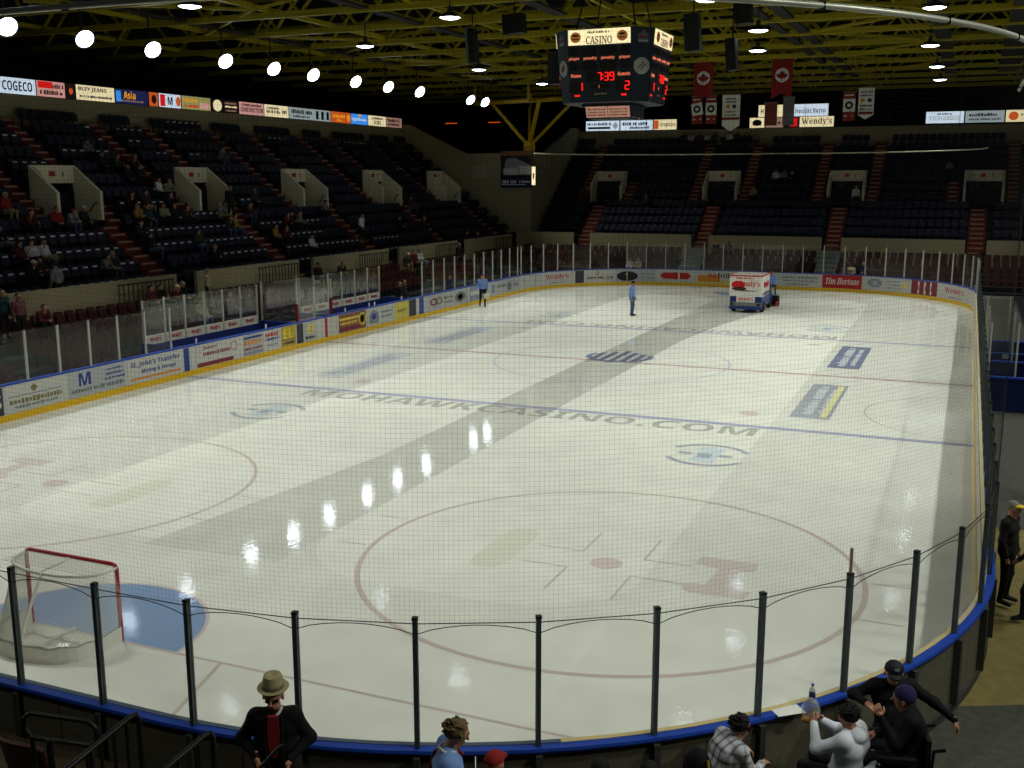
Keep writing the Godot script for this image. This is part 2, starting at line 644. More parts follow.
	for lane in [strip, rim]:
		for poly in Geometry2D.intersect_polygons(lane, outline):
			mark(sheet, "fresh_water_film", MB.new().flat(poly, 0.006), fresh)


func rounded_lane(x0: float, x1: float, z0: float, z1: float, r: float, rn: float) -> PackedVector2Array:
	var p := PackedVector2Array()
	for c in [[x0 + r, z0 + r, PI, r], [x1 - r, z0 + r, PI * 1.5, r], [x1 - rn, z1 - rn, 0.0, rn], [x0 + rn, z1 - rn, PI * 0.5, rn]]:
		for k in 9:
			var a: float = c[2] + PI / 2 * k / 8.0
			p.append(Vector2(c[0] + cos(a) * c[3], c[1] + sin(a) * c[3]))
	return p


func film(sheet: Node, called: String, outline: PackedVector2Array, holes: Array, more: Array, m: Material) -> void:
	var cuts := [-20.0, -6.0, -3.0, 0.05, 4.0, 10.0, 20.0]
	var mb := MB.new()
	for i in cuts.size() - 1:
		for half in [[-40.0, 0.0], [0.0, 40.0]]:
			var cell := PackedVector2Array([Vector2(cuts[i], half[0]), Vector2(cuts[i + 1], half[0]), Vector2(cuts[i + 1], half[1]), Vector2(cuts[i], half[1])])
			var left := Geometry2D.intersect_polygons(outline, cell)
			for hole in holes + more:
				var next: Array[PackedVector2Array] = []
				for p in left:
					next.append_array(Geometry2D.clip_polygons(p, hole))
				left = next
			for p in left:
				if not Geometry2D.is_polygon_clockwise(p):
					mb.flat(p, 0.006)
	mark(sheet, called, mb, m)


# ---------------------------------------------------------------- boards and glass
func bent(src: Mesh, t: Transform3D, s_mid: float) -> ArrayMesh:  # wraps a flat shape round the line of the boards
	var m := ArrayMesh.new()
	for i in src.get_surface_count():
		var a: Array = src.surface_get_arrays(i)
		var v: PackedVector3Array = a[Mesh.ARRAY_VERTEX]
		var n: PackedVector3Array = a[Mesh.ARRAY_NORMAL]
		for k in v.size():
			var p := t * v[k]
			v[k] = at_rink(s_mid + p.x, -p.z, p.y)
			n[k] = rink_basis(s_mid + p.x) * (t.basis * n[k]).normalized()
		var b := []
		b.resize(Mesh.ARRAY_MAX)
		b[Mesh.ARRAY_VERTEX] = v
		b[Mesh.ARRAY_NORMAL] = n
		b[Mesh.ARRAY_INDEX] = a[Mesh.ARRAY_INDEX]
		m.add_surface_from_arrays(Mesh.PRIMITIVE_TRIANGLES, b)
	return m


func advert(root: Node, s0: float, s1: float, bg: Material, items: Array, y0 := 0.215, y1 := 1.03) -> void:
	var w := s1 - s0
	var h := y1 - y0
	var sm := (s0 + s1) * 0.5
	var p := part(root, "advert_panel", run(MB.new(), s0 + 0.02, s1 - 0.02, [Vector2(-0.012, y0), Vector2(-0.012, y1), Vector2(0.0, y1), Vector2(0.0, y0)], 0.6), bg)
	for it in items:
		var c := Vector3((it[2] - 0.5) * w, y0 + it[3] * h, 0.014)
		var size := Vector2(it[4] * w, it[5] * h)
		if it[0] == "t":
			var t := letters(it[1], it[7] if it.size() > 7 else "Droid Sans", true, 0.008)
			var b := t.get_aabb()
			var slant: float = it[8] if it.size() > 8 else 0.0
			var k := Vector2(size.x / b.size.x, size.y / b.size.y)
			var basis := Basis(Vector3(k.x, 0, 0), Vector3(slant * k.y, k.y, 0), Vector3(0, 0, 1))
			put(p, "lettering", bent(t, Transform3D(basis, c - basis * Vector3(b.get_center().x, b.get_center().y, 0)), sm), it[6])
		elif it[0] == "b":
			var rng := RandomNumberGenerator.new()
			rng.seed = hash(it[1])
			var mb := MB.new()
			var x := -size.x * 0.5
			while x < size.x * 0.5 - 0.02:
				var l := minf(size.y * rng.randf_range(0.4, 0.8), size.x * 0.5 - x)
				mb.box(Vector3(x + l * 0.5, 0, 0), Vector3(l, size.y * rng.randf_range(0.6, 1.0), 0.006))
				x += l + size.y * (0.25 if rng.randf() > 0.2 else 0.6)
			tag(put(p, "small_print", bent(mb.mesh(), Transform3D(Basis(), c), sm), it[6]), "", "", "", "stuff")
		elif it[0] == "o":
			var mb := MB.new()
			for k in 24:
				var a := TAU * k / 24.0
				var b := TAU * (k + 1) / 24.0
				var r0: float = it[7] if it.size() > 7 else 0.0
				var q := [Vector3(cos(a) * size.x * 0.5 * r0, sin(a) * size.y * 0.5 * r0, 0), Vector3(cos(a) * size.x * 0.5, sin(a) * size.y * 0.5, 0), Vector3(cos(b) * size.x * 0.5, sin(b) * size.y * 0.5, 0), Vector3(cos(b) * size.x * 0.5 * r0, sin(b) * size.y * 0.5 * r0, 0)]
				mb.quad(q[0], q[1], q[2], q[3])
			put(p, "emblem", bent(mb.mesh(), Transform3D(Basis(), c + Vector3(0, 0, 0.002)), sm), it[6])
		elif it[0] == "r":
			var mb := MB.new()
			for k in 6:
				mb.box(Vector3(-size.x * 0.5 + size.x * (k + 0.5) / 6.0, 0, 0), Vector3(size.x / 6.0, size.y, 0.006))
			put(p, "stripe", bent(mb.mesh(), Transform3D(Basis(), c - Vector3(0, 0, 0.004)), sm), it[6])
		elif it[0] == "p":
			var poly := PackedVector2Array()
			for q in it[1]:
				poly.append(Vector2(q[0] * size.x, q[1] * size.y))
			put(p, "emblem", bent(MB.new().prism(poly, 0.005).mesh(), Transform3D(Basis(), c), sm), it[6])


func boards() -> void:
	var white := col("board_white", Color(0.74, 0.74, 0.72), 0.35)
	var yellow := col("kick_yellow", Color(0.87, 0.70, 0.10), 0.4)
	var blue := col("rail_blue", Color(0.10, 0.24, 0.60), 0.4)
	var beige := col("rail_beige", Color(0.78, 0.71, 0.48), 0.5)
	var back := grainy("board_back", Color(0.40, 0.38, 0.32), 0.7, 0.03, 0.6, 0.8)
	var steel := col("board_steel", Color(0.24, 0.24, 0.23), 0.6, 0.2)
	var root := thing("rink_boards", "low white hockey boards with adverts, yellow kick strip and blue top rail round the ice", "rink boards")
	var total := 4.0 * (HALF_L - CORNER) + 4.0 * (HALF_W - CORNER) + TAU * CORNER
	var seg := 2.5
	var gates := [[19.62, 20.12], [29.35, 30.1]]
	var s := 0.0
	while s < total - 0.1:
		var e := minf(s + seg, total)
		part(root, "board_panel", run(MB.new(), s + 0.004, e - 0.004, [Vector2(0.0, 0.0), Vector2(0.0, 1.07), Vector2(0.035, 1.07), Vector2(0.035, 0.0)]), white)
		if s > 85.0:
			part(root, "backing_sheet", run(MB.new(), s + 0.006, e - 0.006, [Vector2(0.10, 0.12), Vector2(0.10, 1.04), Vector2(0.12, 1.04), Vector2(0.12, 0.12)]), back)
		s = e
	part(root, "kick_strip", run(MB.new(), 0, total, [Vector2(-0.02, 0.0), Vector2(-0.02, 0.2), Vector2(0.0, 0.2), Vector2(0.0, 0.0)]), yellow)
	part(root, "top_rail", run(MB.new(), 0, total, [Vector2(-0.015, 1.05), Vector2(-0.015, 1.1), Vector2(0.17, 1.1), Vector2(0.18, 1.07), Vector2(0.17, 1.045)]), blue)
	part(root, "rail_inlay", run(MB.new(), 80, 131.6, [Vector2(-0.005, 1.1), Vector2(-0.005, 1.106), Vector2(0.06, 1.106), Vector2(0.06, 1.1)]), beige)
	part(root, "rail_inlay", run(MB.new(), 131.6, total, [Vector2(-0.005, 1.1), Vector2(-0.005, 1.106), Vector2(0.06, 1.106), Vector2(0.06, 1.1)]), col("rail_slate", Color(0.30, 0.34, 0.38), 0.5))
	part(root, "foot_rail", run(MB.new(), 80, total, [Vector2(0.04, 0.0), Vector2(0.04, 0.12), Vector2(0.16, 0.12), Vector2(0.16, 0.0)]), steel)
	for k in 46:
		var sp := 138.1 + 2.5 - 1.25 * k
		part(root, "frame_upright", MB.new().box(Vector3.ZERO, Vector3(0.07, 0.92, 0.1)), steel, at_rink(sp, 0.16, 0.57), rink_basis(sp))
	# adverts, from the near left corner on
	var ink := col("ink", Color(0.10, 0.10, 0.13), 0.5)
	var bl := col("ink_blue", Color(0.12, 0.20, 0.50), 0.5)
	var rd := col("ink_red", Color(0.68, 0.10, 0.13), 0.5)
	var mr := col("ink_maroon", Color(0.48, 0.14, 0.18), 0.5)
	var gr := col("ink_grey", Color(0.42, 0.44, 0.46), 0.5)
	var ol := col("ink_olive", Color(0.47, 0.44, 0.25), 0.5)
	var og := col("ink_orange", Color(0.82, 0.52, 0.16), 0.5)
	var yl := col("ink_yellow", Color(0.88, 0.78, 0.20), 0.5)
	var wt := col("ink_white", Color(0.82, 0.82, 0.80), 0.4)
	var dk := col("advert_dark", Color(0.20, 0.21, 0.25), 0.5)
	var lg := col("advert_light", Color(0.66, 0.67, 0.68), 0.4)
	var sl := col("advert_slate", Color(0.50, 0.53, 0.58), 0.4)
	var mar := "Droid Serif"
	advert(root, 2.6, 4.88, dk, [["t", "S", 0.9, 0.5, 0.12, 0.5, wt]])
	advert(root, 4.92, 7.2, white, [["p", [[0, 0.5], [0.5, 0], [0, -0.5], [-0.5, 0]], 0.47, 0.78, 0.13, 0.3, ol], ["r", "", 0.3, 0.58, 0.5, 0.03, gr], ["r", "", 0.75, 0.58, 0.4, 0.03, gr], ["b", "emblem line", 0.5, 0.38, 0.86, 0.2, ol], ["b", "lower line", 0.5, 0.18, 0.7, 0.12, gr]])
	advert(root, 7.3, 9.78, lg, [["t", "M", 0.28, 0.66, 0.2, 0.5, bl], ["b", "a", 0.8, 0.84, 0.28, 0.1, bl], ["b", "b", 0.8, 0.66, 0.3, 0.1, bl], ["b", "c", 0.8, 0.48, 0.36, 0.1, bl], ["b", "d", 0.5, 0.24, 0.9, 0.17, gr]])
	advert(root, 9.86, 12.6, white, [["t", "St. John's Transfer", 0.5, 0.74, 0.88, 0.27, bl, "Droid Sans", 0.2], ["t", "Moving & Storage", 0.55, 0.42, 0.62, 0.22, bl, "Droid Sans", 0.2], ["r", "", 0.5, 0.16, 0.9, 0.09, og]])
	advert(root, 12.64, 12.96, col("post_blue", Color(0.12, 0.24, 0.52), 0.4), [], 0.0, 1.03)
	advert(root, 13.3, 15.9, white, [["t", "James", 0.3, 0.82, 0.3, 0.18, mr, mar, 0.3], ["b", "script", 0.45, 0.55, 0.6, 0.18, mr], ["o", "", 0.84, 0.66, 0.16, 0.42, mr, 0.82], ["r", "", 0.42, 0.1, 0.8, 0.18, mr]])
	advert(root, 16.05, 17.3, lg, [["r", "", 0.5, 0.85, 0.9, 0.1, bl], ["b", "orange", 0.5, 0.62, 0.9, 0.3, og], ["b", "under", 0.5, 0.32, 0.9, 0.12, mr], ["r", "", 0.5, 0.12, 0.96, 0.12, sl]])
	advert(root, 17.32, 18.5, white, [["b", "family", 0.5, 0.78, 0.75, 0.24, rd], ["b", "centre", 0.52, 0.56, 0.8, 0.16, bl], ["b", "line", 0.5, 0.28, 0.6, 0.12, sl]])
	advert(root, 18.54, 19.58, col("advert_mustard", Color(0.72, 0.62, 0.22), 0.4), [["t", "EL", 0.45, 0.64, 0.62, 0.48, yl], ["r", "", 0.5, 0.34, 0.9, 0.04, bl], ["b", "sub", 0.5, 0.17, 0.8, 0.16, ink]])
	for g in gates:
		advert(root, g[0], g[1], dk, [])  # open gate gaps, their darkness painted as flat dark panels
	advert(root, 20.16, 21.05, lg, [["t", "O", 0.55, 0.62, 0.62, 0.5, yl], ["b", "sub2", 0.5, 0.18, 0.8, 0.16, ink]])
	advert(root, 21.75, 21.97, rd, [], 0.0, 1.03)
	advert(root, 22.85, 25.2, col("advert_brown", Color(0.52, 0.32, 0.26), 0.4), [["r", "", 0.38, 0.72, 0.7, 0.12, yl], ["b", "words", 0.36, 0.48, 0.6, 0.16, yl], ["r", "", 0.4, 0.18, 0.78, 0.2, mr], ["o", "", 0.85, 0.55, 0.26, 0.72, yl], ["o", "", 0.85, 0.55, 0.18, 0.5, ol]])
	advert(root, 25.3, 27.85, white, [["p", [[-0.5, -0.5], [-0.5, 0.15], [0, 0.5], [0.5, 0.15], [0.5, -0.5]], 0.24, 0.52, 0.34, 0.8, sl], ["o", "", 0.24, 0.5, 0.16, 0.36, bl], ["b", "ln1", 0.72, 0.66, 0.4, 0.14, gr], ["b", "ln2", 0.72, 0.4, 0.4, 0.12, gr]])
	advert(root, 27.92, 29.3, col("advert_lemon", Color(0.80, 0.74, 0.28), 0.4), [["b", "yl", 0.5, 0.5, 0.7, 0.2, ol]])
	advert(root, 30.42, 30.92, col("post_blue", Color.WHITE), [], 0.0, 1.03)
	advert(root, 31.1, 36.2, lg, [["o", "", 0.18, 0.55, 0.16, 0.5, mr, 0.55], ["o", "", 0.3, 0.55, 0.16, 0.5, ol, 0.55], ["b", "gn", 0.52, 0.66, 0.22, 0.22, ol], ["b", "gn2", 0.52, 0.36, 0.2, 0.14, gr], ["o", "", 0.8, 0.5, 0.26, 0.7, gr], ["o", "", 0.8, 0.5, 0.13, 0.4, sl]])
	advert(root, 36.4, 38.5, sl, [["b", "wide", 0.5, 0.55, 0.86, 0.34, wt]])
	advert(root, 38.6, 43.6, lg, [["r", "", 0.2, 0.5, 0.1, 0.6, sl], ["b", "grey", 0.45, 0.6, 0.25, 0.26, gr], ["r", "", 0.68, 0.45, 0.12, 0.55, gr], ["b", "e", 0.88, 0.5, 0.16, 0.2, gr]])
	advert(root, 43.75, 46.2, white, [["r", "", 0.2, 0.55, 0.16, 0.62, sl], ["r", "", 0.5, 0.55, 0.16, 0.62, sl], ["r", "", 0.8, 0.55, 0.16, 0.62, sl]])
	advert(root, 46.3, 49.1, white, [["t", "Wendy's", 0.5, 0.58, 0.72, 0.5, rd, mar], ["b", "sml", 0.5, 0.16, 0.5, 0.1, gr]])
	advert(root, 49.2, 49.9, dk, [])
	advert(root, 49.9, 52.05, white, [["b", "dark words", 0.4, 0.38, 0.6, 0.22, ink], ["t", ".COM", 0.83, 0.38, 0.26, 0.22, ink, "Droid Sans", 0.2], ["t", "2", 0.45, 0.76, 0.12, 0.28, rd, "Droid Sans", 0.2], ["r", "", 0.34, 0.76, 0.14, 0.16, rd]])
	advert(root, 52.1, 54.85, lg, [["o", "", 0.3, 0.46, 0.52, 0.8, ink], ["o", "", 0.34, 0.46, 0.38, 0.52, yl, 0.3], ["r", "", 0.3, 0.5, 0.04, 0.5, ink], ["r", "", 0.4, 0.5, 0.04, 0.5, ink], ["b", "rt", 0.8, 0.62, 0.34, 0.16, sl], ["b", "rt2", 0.8, 0.36, 0.34, 0.14, sl]])
	advert(root, 54.95, 57.3, white, [["p", [[-0.5, 0], [-0.4, 0.42], [-0.1, 0.42], [0, 0.5], [0.1, 0.42], [0.4, 0.42], [0.5, 0], [0.4, -0.42], [0.1, -0.42], [0, -0.5], [-0.1, -0.42], [-0.4, -0.42]], 0.5, 0.52, 0.9, 0.62, rd], ["b", "wh", 0.5, 0.52, 0.72, 0.24, wt]])
	advert(root, 57.4, 60.6, white, [["r", "", 0.3, 0.42, 0.46, 0.5, og], ["r", "", 0.4, 0.14, 0.7, 0.16, yl], ["t", "no", 0.37, 0.62, 0.16, 0.3, rd], ["t", "frills", 0.63, 0.66, 0.3, 0.42, ink]])
	advert(root, 60.7, 62.2, lg, [])
	advert(root, 62.25, 65.5, white, [["o", "", 0.12, 0.66, 0.1, 0.36, gr, 0.7], ["t", "GRANT DRAMON", 0.58, 0.72, 0.7, 0.2, gr], ["b", "gd", 0.6, 0.45, 0.66, 0.12, gr], ["b", "gd2", 0.55, 0.18, 0.44, 0.14, gr]])
	advert(root, 65.55, 68.0, col("advert_red", Color(0.68, 0.10, 0.12), 0.4), [["t", "Tim Hortons", 0.5, 0.55, 0.84, 0.5, wt, mar, 0.25]])
	advert(root, 68.05, 71.2, white, [["o", "", 0.24, 0.56, 0.3, 0.66, sl], ["t", "Gits", 0.24, 0.56, 0.2, 0.3, wt], ["b", "x", 0.62, 0.74, 0.3, 0.14, sl], ["b", "y", 0.62, 0.5, 0.32, 0.14, sl], ["b", "z", 0.64, 0.26, 0.3, 0.12, sl], ["o", "", 0.88, 0.52, 0.1, 0.3, yl]])
	advert(root, 71.25, 73.3, mr, [["r", "", 0.5, 0.5, 0.8, 0.9, wt], ["t", "HALFAX", 0.5, 0.5, 0.66, 0.36, mr]])
	advert(root, 73.4, 76.9, white, [["t", "Wendy's", 0.48, 0.56, 0.62, 0.5, rd, mar], ["b", "w", 0.5, 0.14, 0.4, 0.1, gr]])
	glass()


func glass() -> void:
	var clear := pane("rink_glass", Color(0.12, 0.2, 0.15), 0.02, 0.02)
	var alu := col("post_aluminium", Color(0.70, 0.71, 0.66), 0.5, 0.1)
	clear.metallic_specular = 0.3
	var dark := col("post_cap", Color(0.10, 0.11, 0.11), 0.5)
	var edge := col("glass_edge", Color(0.13, 0.20, 0.18), 0.3)
	var root := thing("rink_glass", "clear safety glass on slim aluminium posts standing on the boards round the rink", "glass")
	var far_posts := []
	var s := 12.15
	while s > -13.0:
		far_posts.append(s)
		s -= 1.25
	far_posts.reverse()
	glass_run(root, far_posts, 1.1, 2.52, clear, alu, dark, edge)
	var p := []
	s = 30.94
	while s < 44.0:
		p.append(s)
		s += 1.26
	s = 44.06
	while s < 81.0:
		p.append(s)
		s += 1.265
	glass_run(root, p, 1.1, 2.8, clear, alu, dark, edge)
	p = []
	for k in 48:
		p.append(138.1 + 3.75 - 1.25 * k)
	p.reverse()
	glass_run(root, p, 1.1, 2.47, clear, col("post_bronze", Color(0.27, 0.31, 0.31), 0.5, 0.2), dark, edge)  # darker copy of the aluminium, shade on the near posts painted in


func glass_run(root: Node, at: Array, y0: float, y1: float, clear: Material, alu: Material, dark: Material, edge: Material) -> void:
	for i in at.size():
		var s: float = at[i]
		var b := rink_basis(s)
		var post := part(root, "glass_post", MB.new().box(Vector3(0, (y0 + y1) * 0.5 + 0.02, 0.014), Vector3(0.055, y1 - y0 + 0.06, 0.03)).box(Vector3(0, (y0 + y1) * 0.5 + 0.02, -0.02), Vector3(0.05, y1 - y0 + 0.06, 0.03)), alu, at_rink(s, 0.09, 0.0), b)
		part(post, "post_cap", MB.new().box(Vector3(0, y1 + 0.06, 0), Vector3(0.064, 0.03, 0.06)), dark)
		if i == at.size() - 1:
			continue
		var a := at_rink(s, 0.09, 0)
		var c := at_rink(at[i + 1], 0.09, 0)
		var d := (c - a).normalized()
		var l := (c - a).length() - 0.05
		var bb := Basis(d, Vector3.UP, d.cross(Vector3.UP))
		var pn := part(root, "glass_pane", MB.new().box(Vector3(0, (y0 + y1) * 0.5, 0), Vector3(l, y1 - y0, 0.013)), clear, (a + c) * 0.5, bb)
		part(pn, "pane_edge", MB.new().box(Vector3(0, y1 + 0.003, 0), Vector3(l, 0.006, 0.014)), edge)


# ---------------------------------------------------------------- stands
func left_x(r: float) -> float:
	return -18.8 - 0.8 * r


func far_z(r: float) -> float:
	return -37.4 - 0.8 * r


func row_y(r: float) -> float:
	return 2.18 + 0.6 * r


func left_tunnel(i: int) -> float:
	return 3.5 - 9.05 * i


const FAR_TUNNELS := [-14.0, -5.05, 4.05, 13.15]
const LEFT_END := 15.0
const FAR_END := 19.5
const ORD := ["first", "second", "third", "fourth", "fifth", "sixth", "seventh", "eighth", "ninth", "tenth", "eleventh", "twelfth", "thirteenth"]


func stands() -> void:
	var tan_ := grainy("tan_block", Color(0.64, 0.60, 0.47), 0.75, 0.03, 0.5, 0.85)
	var tier := grainy("tier_concrete", Color(0.16, 0.17, 0.20), 0.85, 0.03, 0.5, 0.75)
	var left := Node3D.new()
	left.name = "grandstand_left"
	add_child(left)
	tag(left, "", "", "", "structure")
	var far := Node3D.new()
	far.name = "grandstand_far"
	add_child(far)
	tag(far, "", "", "", "structure")
	for r in 13:
		var y := row_y(r)
		var left_mb := MB.new()
		var far_mb := MB.new()
		if r == 5 or r == 6:  # the tunnels cut through these rows
			var z := LEFT_END
			for i in 5:
				left_mb.box(Vector3(left_x(r + 0.5), y - 0.5, (z + left_tunnel(i) + 1.3) * 0.5), Vector3(0.8, 1.0, z - left_tunnel(i) - 1.3))
				z = left_tunnel(i) - 1.3
			left_mb.box(Vector3(left_x(r + 0.5), y - 0.5, (z - 37.0) * 0.5), Vector3(0.8, 1.0, maxf(0.01, z + 37.0)))
			var x := -18.45
			for c in FAR_TUNNELS:
				far_mb.box(Vector3((x + c - 1.3) * 0.5, y - 0.5, far_z(r + 0.5)), Vector3(c - 1.3 - x, 1.0, 0.8))
				x = c + 1.3
			far_mb.box(Vector3((x + FAR_END) * 0.5, y - 0.5, far_z(r + 0.5)), Vector3(FAR_END - x, 1.0, 0.8))
		else:
			left_mb.box(Vector3(left_x(r + 0.5), y - 0.5, (LEFT_END - 37.0) * 0.5), Vector3(0.8, 1.0, LEFT_END + 37.0))
			far_mb.box(Vector3((FAR_END - 18.45) * 0.5, y - 0.5, far_z(r + 0.5)), Vector3(FAR_END + 18.45, 1.0, 0.8))
		part(left, "tier", left_mb, tier)
		part(far, "tier", far_mb, tier)
	# the stand on the right, plain where the picture does not reach
	var right := Node3D.new()
	right.name = "grandstand_right"
	add_child(right)
	tag(right, "", "", "", "structure")
	for r in 13:
		part(right, "tier", MB.new().box(Vector3(21.5 + 0.8 * r, row_y(r) - 0.5, -5.0), Vector3(0.8, 1.0, 50.0)), tier)
	struct("wall_right_front", MB.new().box(Vector3(21.0, 1.5, -5.0), Vector3(0.16, 3.0, 50.0)), tan_)
	struct("wall_right_top", MB.new().box(Vector3(32.0, 10.1, -5.0), Vector3(0.2, 1.5, 50.0)), tan_)
	# front walls, broken where the aisles come down
	var wl := MB.new()
	var z := LEFT_END
	for i in 5:
		var g := left_tunnel(i) - 1.15
		wl.box(Vector3(-18.4, 1.5, (z + g + 0.65) * 0.5), Vector3(0.16, 3.0, z - g - 0.65))
		z = g - 0.65
	wl.box(Vector3(-18.4, 1.5, (z - 37.0) * 0.5), Vector3(0.16, 3.0, z + 37.0))
	struct("wall_left_front", wl, tan_)
	var wf := MB.new()
	var x := -18.4
	for c in FAR_TUNNELS:
		var g: float = c - 0.25
		wf.box(Vector3((x + g - 0.65) * 0.5, 1.5, -37.08), Vector3(g - 0.65 - x, 3.0, 0.16))
		x = g + 0.65
	wf.box(Vector3((x + FAR_END) * 0.5, 1.5, -37.08), Vector3(FAR_END - x, 3.0, 0.16))
	struct("wall_far_front", wf, tan_)
	# parapets behind the last rows
	struct("wall_left_top", MB.new().box(Vector3(-29.32, 10.1, (LEFT_END - 37.0) * 0.5), Vector3(0.2, 1.5, LEFT_END + 37.0)), tan_)
	struct("wall_far_top", MB.new().box(Vector3(0.5, 10.1, -47.92), Vector3(38, 1.5, 0.2)), tan_)
	# the block walls that close the corner between the two stands
	var block := grainy("corner_block", Color(0.62, 0.58, 0.45), 0.8, 0.03, 0.5, 0.85)
	struct("wall_corner_left", MB.new().prism(PackedVector2Array([Vector2(-18.4, 0), Vector2(-18.4, 8.9), Vector2(-23.8, 8.88), Vector2(-28.7, 11.15), Vector2(-29.5, 11.15), Vector2(-29.5, 0)]), 0.3, Transform3D(Basis(), Vector3(0, 0, -37.0))), block)
	struct("wall_corner_far", MB.new().prism(PackedVector2Array([Vector2(37.31, 0), Vector2(37.31, 8.95), Vector2(40.3, 8.95), Vector2(46.2, 11.1), Vector2(48.1, 11.1), Vector2(48.1, 0)]), 0.3, Transform3D(Basis(Vector3(0, 0, -1), Vector3.UP, Vector3(1, 0, 0)), Vector3(-18.45, 0, 0))), block)
	# lower bowls behind the boards
	var low := Node3D.new()
	low.name = "lower_bowl"
	add_child(low)
	tag(low, "", "", "", "structure")
	for i in 5:
		part(low, "tier", MB.new().box(Vector3(0, (0.1 + 0.3 * i) * 0.5, -32.15 - 0.98 * i), Vector3(36, 0.1 + 0.3 * i, 0.98)), tier)
		if i >= 2:
			part(low, "tier", MB.new().box(Vector3(-14.4 - 0.82 * i, (0.05 + 0.33 * i) * 0.5, -14.0), Vector3(0.82, 0.05 + 0.33 * i, 46.0)), tier)
		part(low, "tier", MB.new().box(Vector3(-14.4 - 0.82 * i, (0.05 + 0.33 * i) * 0.5, 16.6), Vector3(0.82, 0.05 + 0.33 * i, 14.6)), tier)
		part(low, "tier", MB.new().box(Vector3(15.6 + 0.82 * i, (0.05 + 0.28 * i) * 0.5, -19.0), Vector3(0.82, 0.05 + 0.28 * i, 24.0)), tier)
	stairs()
	for i in 5:
		tunnel(Vector3(-22.8, 5.18, left_tunnel(i)), PI / 2, ["nearest", "second", "third", "fourth", "fifth"][i] + " entrance tunnel of the left stand", false)
	for i in 4:
		tunnel(Vector3(FAR_TUNNELS[i], 5.18, -41.8), 0.0, ["leftmost", "second", "third", "rightmost"][i] + " entrance tunnel of the far stand", true)
	# rails with upright bars in front of the left wall
	var iron := col("iron", Color(0.03, 0.03, 0.03), 0.5, 0.3)
	for i in 5:
		var zz := left_tunnel(i) + 1.6
		var t := thing("barred_railing", "black barred railing before the tan wall, by the %s aisle of the left stand" % ["nearest", "second", "third", "fourth", "fifth"][i], "railing", Vector3(-18.05, 1.355, zz))
		part(t, "rail", MB.new().bar(Vector3(0, 1.5, -1.6), Vector3(0, 1.5, 1.6), 0.05, 0.05).bar(Vector3(0, 0.05, -1.6), Vector3(0, 0.05, 1.6), 0.05, 0.05), iron)
		for k in 13:
			part(t, "bar", MB.new().box(Vector3(0, 0.77, -1.56 + 0.26 * k), Vector3(0.03, 1.46, 0.03)), iron)


func step_mesh(w: float, d: float, h: float) -> ArrayMesh:  # a red step with a pale worn band across its nose
	var m := MB.new().box(Vector3(0, -h * 0.5, -d * 0.5), Vector3(w, h, d)).mesh()
	return MB.new().box(Vector3(0, -0.06, 0.004), Vector3(w * 0.74, 0.085, 0.014)).add_to(m)


func flight(label: String, at: Vector3, turn: float, r0: int, r1: int, mesh: ArrayMesh) -> void:  # at: the first nosing; two steps to a row
	var red := col("step_red", Color(0.36, 0.11, 0.09), 0.7)
	var nose := col("step_nose", Color(0.62, 0.46, 0.36), 0.6)
	var t := thing("stair_flight", label, "stairs", at, turn)
	for r in range(r0, r1):
		for k in 2:
			var o := put(t, "step", mesh, null, Vector3(0, 0.6 * (r - r0) + 0.3 * k + 0.025, 0.04 - 0.8 * (r - r0) - 0.4 * k))
			o.set_surface_override_material(0, red)
			o.set_surface_override_material(1, nose)


func stairs() -> void:
	var sm := step_mesh(1.1, 0.42, 0.34)
	var sn := step_mesh(0.86, 0.42, 0.34)
	var which := ["nearest", "second", "third", "fourth", "fifth"]
	for i in 5:
		var c := left_tunnel(i)
		flight("red stairs with pale noses descending from the %s tunnel of the left stand" % which[i], Vector3(left_x(0), row_y(0), c - 1.15), PI / 2, 0, 5, sm)
		flight("narrow red stairs climbing on the far side of the %s left-stand tunnel" % which[i], Vector3(left_x(5), row_y(5), c - 1.85), PI / 2, 5, 13, sn)
		flight("narrow red stairs climbing on the near side of the %s left-stand tunnel" % which[i], Vector3(left_x(5), row_y(5), c + 1.85), PI / 2, 5, 13, sn)
	var names_ := ["leftmost", "second", "third", "rightmost"]
	for i in 4:
		var c: float = FAR_TUNNELS[i]
		flight("red stairs descending in line with the %s tunnel of the far stand" % names_[i], Vector3(c - 0.25, row_y(0), far_z(0)), 0, 0, 5, sm)
		flight("narrow red stairs climbing left of the %s far-stand tunnel" % names_[i], Vector3(c - 1.95, row_y(5), far_z(5)), 0, 5, 8 if i == 3 else 13, sn)
		flight("narrow red stairs climbing right of the %s far-stand tunnel" % names_[i], Vector3(c + 1.85, row_y(5), far_z(5)), 0, 5, 8 if i == 0 else 13, sn)
		var grey := grainy("stair_concrete", Color(0.50, 0.52, 0.50), 0.8, 0.03, 0.5, 0.8)
		if i == 1 or i == 2:
			var t := thing("concrete_steps", "grey concrete steps behind the far glass, %s" % ("left of the resurfacing machine" if i == 1 else "right of the resurfacing machine"), "steps", Vector3(c - 0.2, 0, 0))
			for k in 8:
				part(t, "step", MB.new().box(Vector3(0, 0.1 + 0.135 * k, -31.9 - 0.6 * k), Vector3(1.25, 0.27 + 0.27 * k - 0.0, 0.62)), grey)


